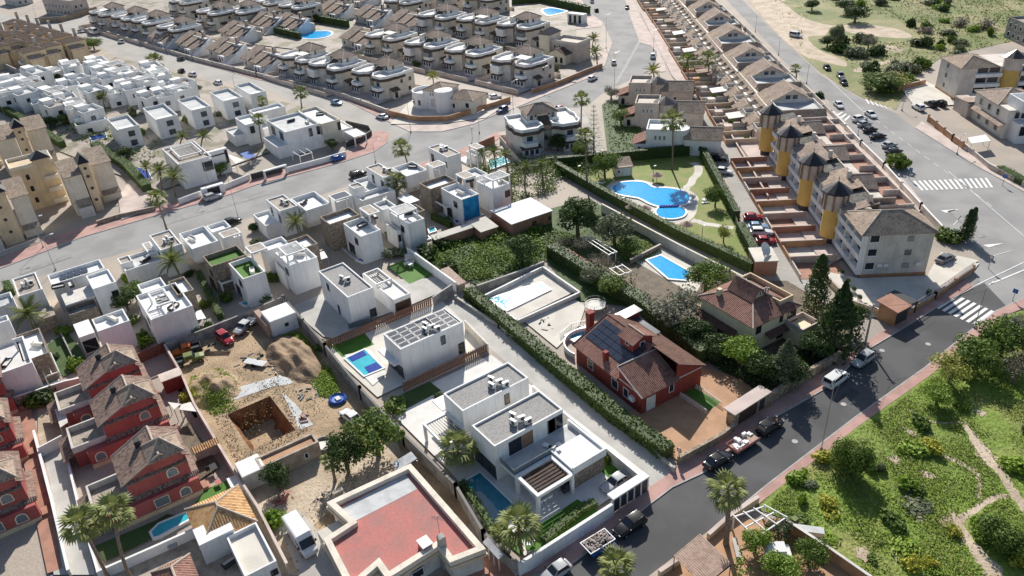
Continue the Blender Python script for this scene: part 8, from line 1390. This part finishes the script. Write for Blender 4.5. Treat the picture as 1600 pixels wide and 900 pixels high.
# ------------------------------------------------------------------ garden furniture, canopies, clutter
def place(px, h=0): return (*P(*px, h), h)
CHM = {}
def chair(px, rz, label, h=0, grp=None, xy=None, m='plasticwhite'):
    if m not in CHM:
        t = thing('garden_chair', 'x', 'chair', (0, 0, -300)); MB().box(-.25, -.25, .42, .25, .25, .47).build('seat', m, t); MB().box(-.25, .2, .47, .25, .26, .92).build('backrest', m, t); me = None
        for x in (-.22, .18):
            for y in (-.22, .18):
                if me is None: o = MB().box(0, 0, 0, .04, .04, .42).build('leg', m, t); me = o.data
                else: o = link('leg', me, t)
                o.location = (x, y, 0)
        CHM[m] = t
    x, y = P(*px, h) if xy is None else xy; return copytree(CHM[m], None, (x, y, h), rz, label, grp)
def table(px, w, d, label, h=0, m='plasticwhite', rz=0, z=.74):
    x, y = P(*px, h); t = thing('garden_table', label, 'table', (x, y, h), rz); MB().box(-w/2, -d/2, z-.05, w/2, d/2, z).build('tabletop', m, t); me = None
    for sx in (-1, 1):
        for sy in (-1, 1):
            if me is None: o = MB().box(-.03, -.03, 0, .03, .03, z-.05).build('leg', m, t); me = o.data
            else: o = link('leg', me, t)
            o.location = (sx*(w/2-.08), sy*(d/2-.08), 0)
    return t
def lounger(px, rz, label, h=0, m='plasticwhite'):
    x, y = P(*px, h); t = thing('sun_lounger', label, 'sun lounger', (x, y, h), rz, 'sun loungers'); MB().box(-.9, -.32, .28, .35, .32, .38).build('seat', m, t); MB().slab([(.35, -.32, .38), (.95, -.32, .75), (.95, .32, .75), (.35, .32, .38)], .08).build('backrest', m, t)
    for x_ in (-.8, .25): MB().box(x_, -.3, 0, x_+.06, .3, .28).build('leg_frame', m, t)
SL = .32
def on(px): return SL
tb = table((846, 779), .95, 2.4, 'white dining table under the twin villa canopy', SL); tx, ty = tb.location.x, tb.location.y
for i, (dx, dy, rz) in enumerate(((.8, -.8, -pi/2), (.8, 0, -pi/2), (.8, .8, -pi/2), (-.8, -.8, pi/2), (-.8, 0, pi/2), (-.8, .8, pi/2))): chair(None, rz, 'white chair at the shaded dining table, %s of the %s side' % (ORD[i % 3], ['road', 'house'][i//3]), SL, 'dining chairs of the twin villa', (tx+dx, ty+dy))
lounger((858, 700), .3, 'white lounger on the upper terrace, left one', 3.34); lounger((866, 704), .3, 'white lounger on the upper terrace, right one', 3.34); table((873, 697), .6, .6, 'small white table between the upper terrace loungers', 3.34, z=.45)
chair((838, 836), 2.2, 'white garden chair on the striped turf, far one', SL); chair((832, 848), 1.6, 'white garden chair on the striped turf, near one', SL); chair((826, 853), 2.6, 'white garden chair beside the pool palm', SL)
x, y = P(886, 770); t = thing('barbecue', 'dark covered barbecue in front of the stone wall', 'barbecue', (x, y, SL)); MB().box(-.4, -.8, .3, .4, .8, 1.0).build('cabinet', 'darkmetal', t); MB().lathe(0, 0, [(.45, 1.0), (.38, 1.2), (0, 1.3)], 12).build('lid', 'darkfabric', t)
def sofa(px, rz, label, h=0, m='darkfabric', w=1.6):
    x, y = P(*px, h); t = thing('garden_sofa', label, 'sofa', (x, y, h), rz); MB().box(-w/2, -.4, .1, w/2, .4, .42).build('base', m, t); MB().box(-w/2, .3, .42, w/2, .45, .8).build('backrest', m, t); MB().box(-w/2-.1, -.4, .1, -w/2, .45, .62).build('armrest', m, t); MB().box(w/2, -.4, .1, w/2+.1, .45, .62).build('armrest', m, t); MB().box(-w/2+.08, -.38, .42, w/2-.08, .28, .52).build('cushion', 'fabric', t)
sofa((324, 863), 2.0, 'black wicker armchair on the lower patio, left one', .3, w=.9); sofa((342, 855), -1.1, 'black wicker armchair on the lower patio, right one', .3, w=.9); sofa((360, 882), -1.4, 'black wicker sofa beside the terrace block', .3)
x, y = P(273, 861); t = thing('round_table', 'round metal table on the brown patio', 'table', (x, y, .3)); MB().lathe(0, 0, [(0, .68), (.6, .68), (.6, .72), (0, .72)], 18).build('tabletop', 'metal', t); MB().tube((0, 0, 0), (0, 0, .68), .05, 6).build('leg', 'darkmetal', t)
table((335, 735), 1.4, .9, 'dark garden table on the red house turf', .3, 'darkfabric'); chair((326, 738), 1.5, 'black chair left of the dark garden table', .3, m='darkmetal'); table((342, 757), 1, .8, 'salmon topped table on the turf beside the red house', .3, 'redroof', z=.5)
for i, (px_, lab) in enumerate((((640, 416), 'white table on the turf patch of the slatted wing villa'),)): table(px_, 1.6, .9, lab, .3)
for i, (dx, dy, rz) in enumerate(((1.1, 0, -pi/2), (-1.1, 0, pi/2), (0, .8, 0), (0, -.8, pi))): x, y = P(640, 416); chair(None, rz, 'white chair round the turf patch table, %s side' % ['near', 'far', 'right', 'left'][i], .3, 'turf patch chairs', (x+dx, y+dy))
x, y = P(645, 408); t = thing('garden_box', 'pale garden store box on the turf patch', 'storage box', (x, y, .3)); MB().box(-.7, -1.3, 0, .7, 1.3, 1.3).build('box', 'offwhite', t); MB().box(-.75, -1.35, 1.3, .75, 1.35, 1.4).build('lid', 'greyroof', t)
def canopy(label, px, h, m='white', post='plasticwhite', cat='canopy', slats=0, frame='plasticwhite', thick=.07):
    pts = [P(*q, h) for q in px]; x0, y0 = pts[0]; t = thing('canopy', label, cat, (x0, y0, 0)); L_ = [(x-x0, y-y0) for x, y in pts]
    if slats:
        a, b_, c, d = [np.array(q) for q in L_]
        for i in range(slats):
            s0, s1 = i/slats, (i+.78)/slats; p = [a+(b_-a)*s0, a+(b_-a)*s1, d+(c-d)*s1, d+(c-d)*s0]; MB().prism([tuple(q) for q in p], h-.06, h, bottom=True).build('slat', m, t)
        for e, f_ in ((a, b_), (d, c), ((a+d)/2, (b_+c)/2)): MB().obox(tuple(e), tuple(f_), .12, h-.2, h-.06).build('beam', frame, t)
    else: MB().prism(L_, h-thick, h, bottom=True).build('roof', m, t)
    for q in L_: cx = sum(p[0] for p in L_)/len(L_); cy = sum(p[1] for p in L_)/len(L_); q2 = (q[0]+(cx-q[0])*.04, q[1]+(cy-q[1])*.04); MB().tube((*q2, 0), (*q2, h-thick), .06, 6).build('post', post, t)
    return t
canopy('white square shade canopy between palm and stone villa', [(620, 308.8), (637, 302), (655.6, 312.5), (637, 319)], 3.0); canopy('brown slatted wooden canopy at the bottom edge', [(1052, 868), (1094, 833), (1144, 880), (1100, 915)], 2.8, 'palewood', 'darkwood', slats=17, frame='darkwood'); canopy('cream triangular shade sail beside the lattice villa', [(354, 240), (383, 250), (368, 256)], 2.8, 'fabric', 'metal', 'shade sail'); canopy('navy shade awning in the gated yard', [(375, 240), (388, 236), (400, 243), (386, 249)], 2.4, 'blueplastic', 'metal', 'shade sail')
canopy('pale shade sail pair behind the middle red house, left sail', [(262, 628), (283, 631), (272, 640)], 2.4, 'fabric', 'metal', 'shade sail'); canopy('pale shade sail pair behind the middle red house, right sail', [(283, 632), (298, 628), (307, 643), (280, 640)], 2.4, 'fabric', 'metal', 'shade sail'); canopy('white carport canopy at the upper right plaza', [(1512, 215), (1540, 210), (1548, 220), (1518, 224)], 2.6, 'white', 'metal'); canopy('white courtyard awning with black slats at the red houses', [(85, 640), (100, 634), (106, 660), (94, 668)], 2.6, 'offwhite', 'metal'); canopy('white patio awning by the cone-capped houses', [(1148, 155), (1166, 150), (1178, 160), (1158, 166)], 2.6, 'white', 'metal'); canopy('white covered terrace awning next to the dazzling villa', [(496, 396), (506, 392), (512, 402), (500, 406)], 2.5, 'white', 'metal'); canopy('corner sunshade beside the slatted villa pool', [(302, 488), (314, 484), (322, 497), (305, 500)], 2.4, 'white', 'metal')
def perg(label, px, h, nx, ny, m='plasticwhite'):
    a, b_, c, d = [np.array(P(*q, h)) for q in px]; t = thing('pergola', label, 'pergola', (*a, 0)); o = a
    for i in range(nx): s = i/(nx-1); p, q = a+(b_-a)*s-o, d+(c-d)*s-o; e = (q-p)*.06; MB().obox(tuple(p-e), tuple(q+e), .12, h, h+.15).build('rafter', m, t)
    for i in range(ny): s = i/(ny-1); p, q = a+(d-a)*s-o, b_+(c-b_)*s-o; MB().obox(tuple(p), tuple(q), .14, h-.17, h-.002).build('beam', m, t)
    for q in (a, b_, c, d): q = q-o; MB().box(q[0]-.08, q[1]-.08, 0, q[0]+.08, q[1]+.08, h-.17).build('post', m, t)
    return t
perg('white beam pergola behind the ragged fan palm', [(1147, 807), (1195, 790), (1228, 808), (1180, 841)], 2.6, 4, 3); perg('thin white frame pergola in the orchard', [(912, 373), (924, 370), (962, 393), (950, 398)], 2.4, 3, 2); perg('white pergola frame in the dark gated yard', [(455, 236), (474, 230), (487, 238), (468, 244)], 2.6, 3, 2); perg('white pergola frame at the left shaded lawn', [(58, 560), (80, 553), (92, 580), (70, 588)], 2.8, 3, 2); perg('small frame pergola over the orchard corner', [(952, 420), (972, 414), (986, 424), (966, 430)], 2.0, 3, 2)
def thatch(px, label, h=2.4, R=1.5, m='palewood'):
    x, y = P(*px); t = thing('parasol', label, 'parasol', (x, y, .05), 0, 'thatched parasols of the pool garden'); MB().tube((0, 0, 0), (0, 0, h), .06, 6).build('pole', 'wood', t); MB().lathe(0, 0, [(R, h-.75), (R*.92, h-.7), (.12, h+.05), (0, h+.05)], 14).build('thatch_roof', m, t)
thatch((1026, 284), 'thatched parasol behind the bean-shaped pool'); thatch((1072, 362), 'thatched parasol on the lower pool lawn'); thatch((1007, 337), 'thatched parasol at the hedge side of the pool deck'); thatch((985, 333), 'small thatched parasol at the deck curve', 2.2, 1.2)
lounger((940, 288), .6, 'white lounger on the pool garden lawn, near the trees'); lounger((1102, 318), 1.2, 'white lounger right of the big pool'); lounger((1075, 320), 1.0, 'white lounger at the pool neck'); table((1100, 316), .8, .8, 'white garden table on the pool lawn')
# trampoline, satellite, inflatable, debris of the lot
x, y = P(930, 484); t = thing('trampoline', 'round netted trampoline behind the red villa', 'trampoline', (x, y, .3)); MB().lathe(0, 0, [(0, .8), (1.7, .8), (1.9, .84), (1.9, .9), (1.7, .9)], 20).build('mat', 'fabric', t)
for i in range(8): a = i*pi/4; MB().tube((1.9*cos(a), 1.9*sin(a), 0), (1.9*cos(a), 1.9*sin(a), 1.5), .03, 5).build('pole', 'darkmetal', t)
MB().lathe(0, 0, [(1.92, 1.45), (1.92, 1.48), (1.88, 1.48), (1.88, 1.45)], 20).build('net_ring', 'darkmetal', t)
x, y = P(528, 626); t = thing('inflatable_pool', 'crumpled blue inflatable pool on the dirt lot', 'inflatable pool', (x, y, .05)); MB().lathe(0, 0, [(.7, 0), (1.3, .05), (1.45, .3), (1.2, .55), (.9, .3), (0, .25)], 14).build('ring', 'blueplastic', t); MB().box(-.4, -.3, .3, .5, .4, .5).build('folded_flap', 'fabric', t)
r_ = random.Random(8)
def heap(name, label, px, n, R, m, size=(.2, .8), cat='debris'):
    x, y = P(*px); t = thing(name, label, cat, (x, y, .03)); b = MB()
    for i in range(n):
        a, d = r_.uniform(0, 6.28), R*math.sqrt(r_.random()); s = r_.uniform(*size); cx, cy = d*cos(a), d*sin(a); q = r_.uniform(0, 3); b.obox((cx-s*cos(q), cy-s*sin(q)), (cx+s*cos(q), cy+s*sin(q)), s*.5, 0, r_.uniform(.08, .5)*(1.3-d/R))
    tag(b.build('pieces', m, t), kind='stuff')
heap('debris_pile', 'scattered dark debris between the two earth heaps', (400, 565), 26, 3.2, 'darkmetal', (.15, .6)); heap('debris_pile', 'line of dark scrap on the sand right of the pit', (482, 612), 22, 2.2, 'greywall', (.15, .5)); heap('tile_stack', 'pink roof tile stack under a plank in the yard', (443, 780), 20, 1.4, 'redroof', (.2, .5)); heap('debris_pile', 'pale rubble row on the reddish heap', (440, 575), 20, 2.6, 'fabric', (.1, .3)); heap('stone_ring', 'ring of stones round an old hearth in the yard', (510, 782), 24, 1.6, 'rubble', (.15, .35)); heap('toy_heap', 'colourful toys and boxes beside the shaggy hedge', (850, 508), 26, 2.4, 'tilegrey', (.15, .45)); heap('debris_pile', 'scrap pile behind the orange pickup', (320, 545), 18, 2.0, 'darkmetal', (.15, .5)); heap('debris_pile', 'broken boards on the slab below the pit', (470, 655), 14, 1.6, 'palewood', (.2, .6))
x, y = P(330, 555); t = thing('pole_stack', 'long dark poles lying across the lot track', 'pole stack', (x, y, .1), .9); [MB().tube((-3, i*.2, .1), (3.2, i*.2+.1*i, .12), .07, 5).build('pole', 'darkwood', t) for i in range(4)]
x, y = P(400, 570); t = thing('utility_trailer', 'rusty trailer frame on two wheels between the heaps', 'trailer', (x, y, .1), .6); MB().box(-2, -.7, .4, 2, .7, .5).build('frame', 'metal', t); [link('wheel', WH['w'], t, (0, s*.8, .3)) for s in (-1, 1)]
x, y = P(1212, 872); t = thing('utility_cart', 'white utility cart on the patio beside the orange wall', 'cart', (x, y, .3), .9); MB().box(-1.5, -.8, .4, 1.5, .8, 1.1).build('body', 'carwhite', t); MB().box(-1.2, -.75, 1.6, .9, .75, 1.7).build('roof', 'carwhite', t); [MB().box(a, b_, 1.1, a+.08, b_+.08, 1.6).build('post', 'carwhite', t) for a in (-1.2, .8) for b_ in (-.75, .67)]; [link('wheel', WH['w'], t, (a, b_, .3)) for a in (-1, 1) for b_ in (-.75, .75)]
x, y = P(1262, 838); t = thing('barbecue_counter', 'white outdoor counter at the orange wall', 'counter', (x, y, .3), .7); MB().box(-1.6, -.4, 0, 1.6, .4, .95).build('counter', 'white', t); MB().box(-1.7, -.5, .95, 1.7, .5, 1.03).build('worktop', 'greyroof', t)
x, y = P(1150, 862); t = thing('garden_bench', 'long pale bench under the ragged palm', 'bench', (x, y, .3), -.7); MB().box(-1.4, -.3, .4, 1.4, .3, .48).build('seat', 'concrete', t); [MB().box(a, -.25, 0, a+.2, .25, .4).build('leg', 'concrete', t) for a in (-1.2, 1.0)]
for i, (px_, lab) in enumerate((((1240, 820), 'dark waste bin beside the white pergola'), ((1450, 462), 'dark waste bin by the plaza railing'), ((588, 283), 'dark waste bin behind the cube villa'))): x, y = P(*px_); t = thing('waste_bin', lab, 'bin', (x, y, .1)); MB().box(-.3, -.35, .05, .3, .35, 1.0).build('body', 'darkmetal', t); MB().box(-.33, -.38, 1.0, .33, .38, 1.08).build('lid', 'greenmetal', t)
for i in range(5): a = (1315+i*9, 432+i*13); x, y = P(*a); t = thing('planter', 'white planter on the plaza edge, %s from the apartment corner' % ORD[i], 'planter', (x, y, .2), .6, 'white planters on the plaza'); MB().lathe(0, 0, [(.35, 0), (.5, .6), (.42, .6), (.4, .5), (0, .5)], 12).build('pot', 'white', t); o = link('plant', BP['mid'][0], t, (0, 0, .5)); o.scale = (.5, .5, .6)
for i, (x_, y_, h_, m_) in enumerate(((112, 447, 5.4, 'darkfabric'), (92, 450, 5.4, 'darkfabric'), (12, 570, 5.4, 'darkfabric'), (60, 540, 4.9, 'fabric'), (228, 408, 2.9, 'darkfabric'), (300, 375, 5.4, 'fabric'), (355, 368, 2.9, 'darkfabric'), (395, 425, 5.5, 'fabric'), (468, 400, 5.6, 'fabric'), (475, 318, 5.4, 'darkfabric'), (535, 310, 2.9, 'darkfabric'), (566, 354, 5.5, 'darkfabric'), (585, 340, 5.5, 'darkfabric'), (640, 335, 5.6, 'darkfabric'), (601, 315, 5.6, 'fabric'), (645, 262, 5.4, 'darkfabric'), (682, 262, 2.9, 'darkfabric'), (720, 302, 5.5, 'fabric'), (735, 284, 5.5, 'darkfabric'), (780, 284, 5.6, 'fabric'), (255, 470, 5.5, 'darkfabric'), (272, 482, 5.5, 'darkfabric'), (178, 500, 5.6, 'fabric'), (455, 190, 6.1, 'darkfabric'), (480, 192, 6.1, 'fabric'), (500, 180, 5.9, 'darkfabric'))):
    sofa((x_, y_), i*1.3, '%s outdoor sofa on a white roof terrace' % ('black' if m_ == 'darkfabric' else 'pale'), h_, m_, 2.0); o = COL.objects[-1].parent; o['group'] = '%s roof terrace sofas' % ('black' if m_ == 'darkfabric' else 'pale')
# things that look alike are told apart by their place
ONES = ['', 'first', 'second', 'third', 'fourth', 'fifth', 'sixth', 'seventh', 'eighth', 'ninth', 'tenth', 'eleventh', 'twelfth', 'thirteenth', 'fourteenth', 'fifteenth', 'sixteenth', 'seventeenth', 'eighteenth', 'nineteenth']
def nth(n): return ONES[n] if n < 20 else ['', '', 'twent', 'thirt', 'fort', 'fift', 'sixt', 'sevent'][n//10]+('ieth' if n % 10 == 0 else 'y-'+ONES[n % 10])
same = {}
for o in COL.objects:
    if o.parent is None and o.get('category'): same.setdefault(o['label'], []).append(o)
for lab_, os_ in same.items():
    if len(os_) > 1:
        key = lambda o: (lambda d: FOC*(d@CR)/(d@CF))(np.array([o.location.x, o.location.y, o.location.z-CH]))
        for i, o in enumerate(sorted(os_, key=key)): o['label'] = lab_+', %s from the left' % nth(i+1)
for t in CHM.values():
    for c in list(t.children): bpy.data.objects.remove(c)
    bpy.data.objects.remove(t)
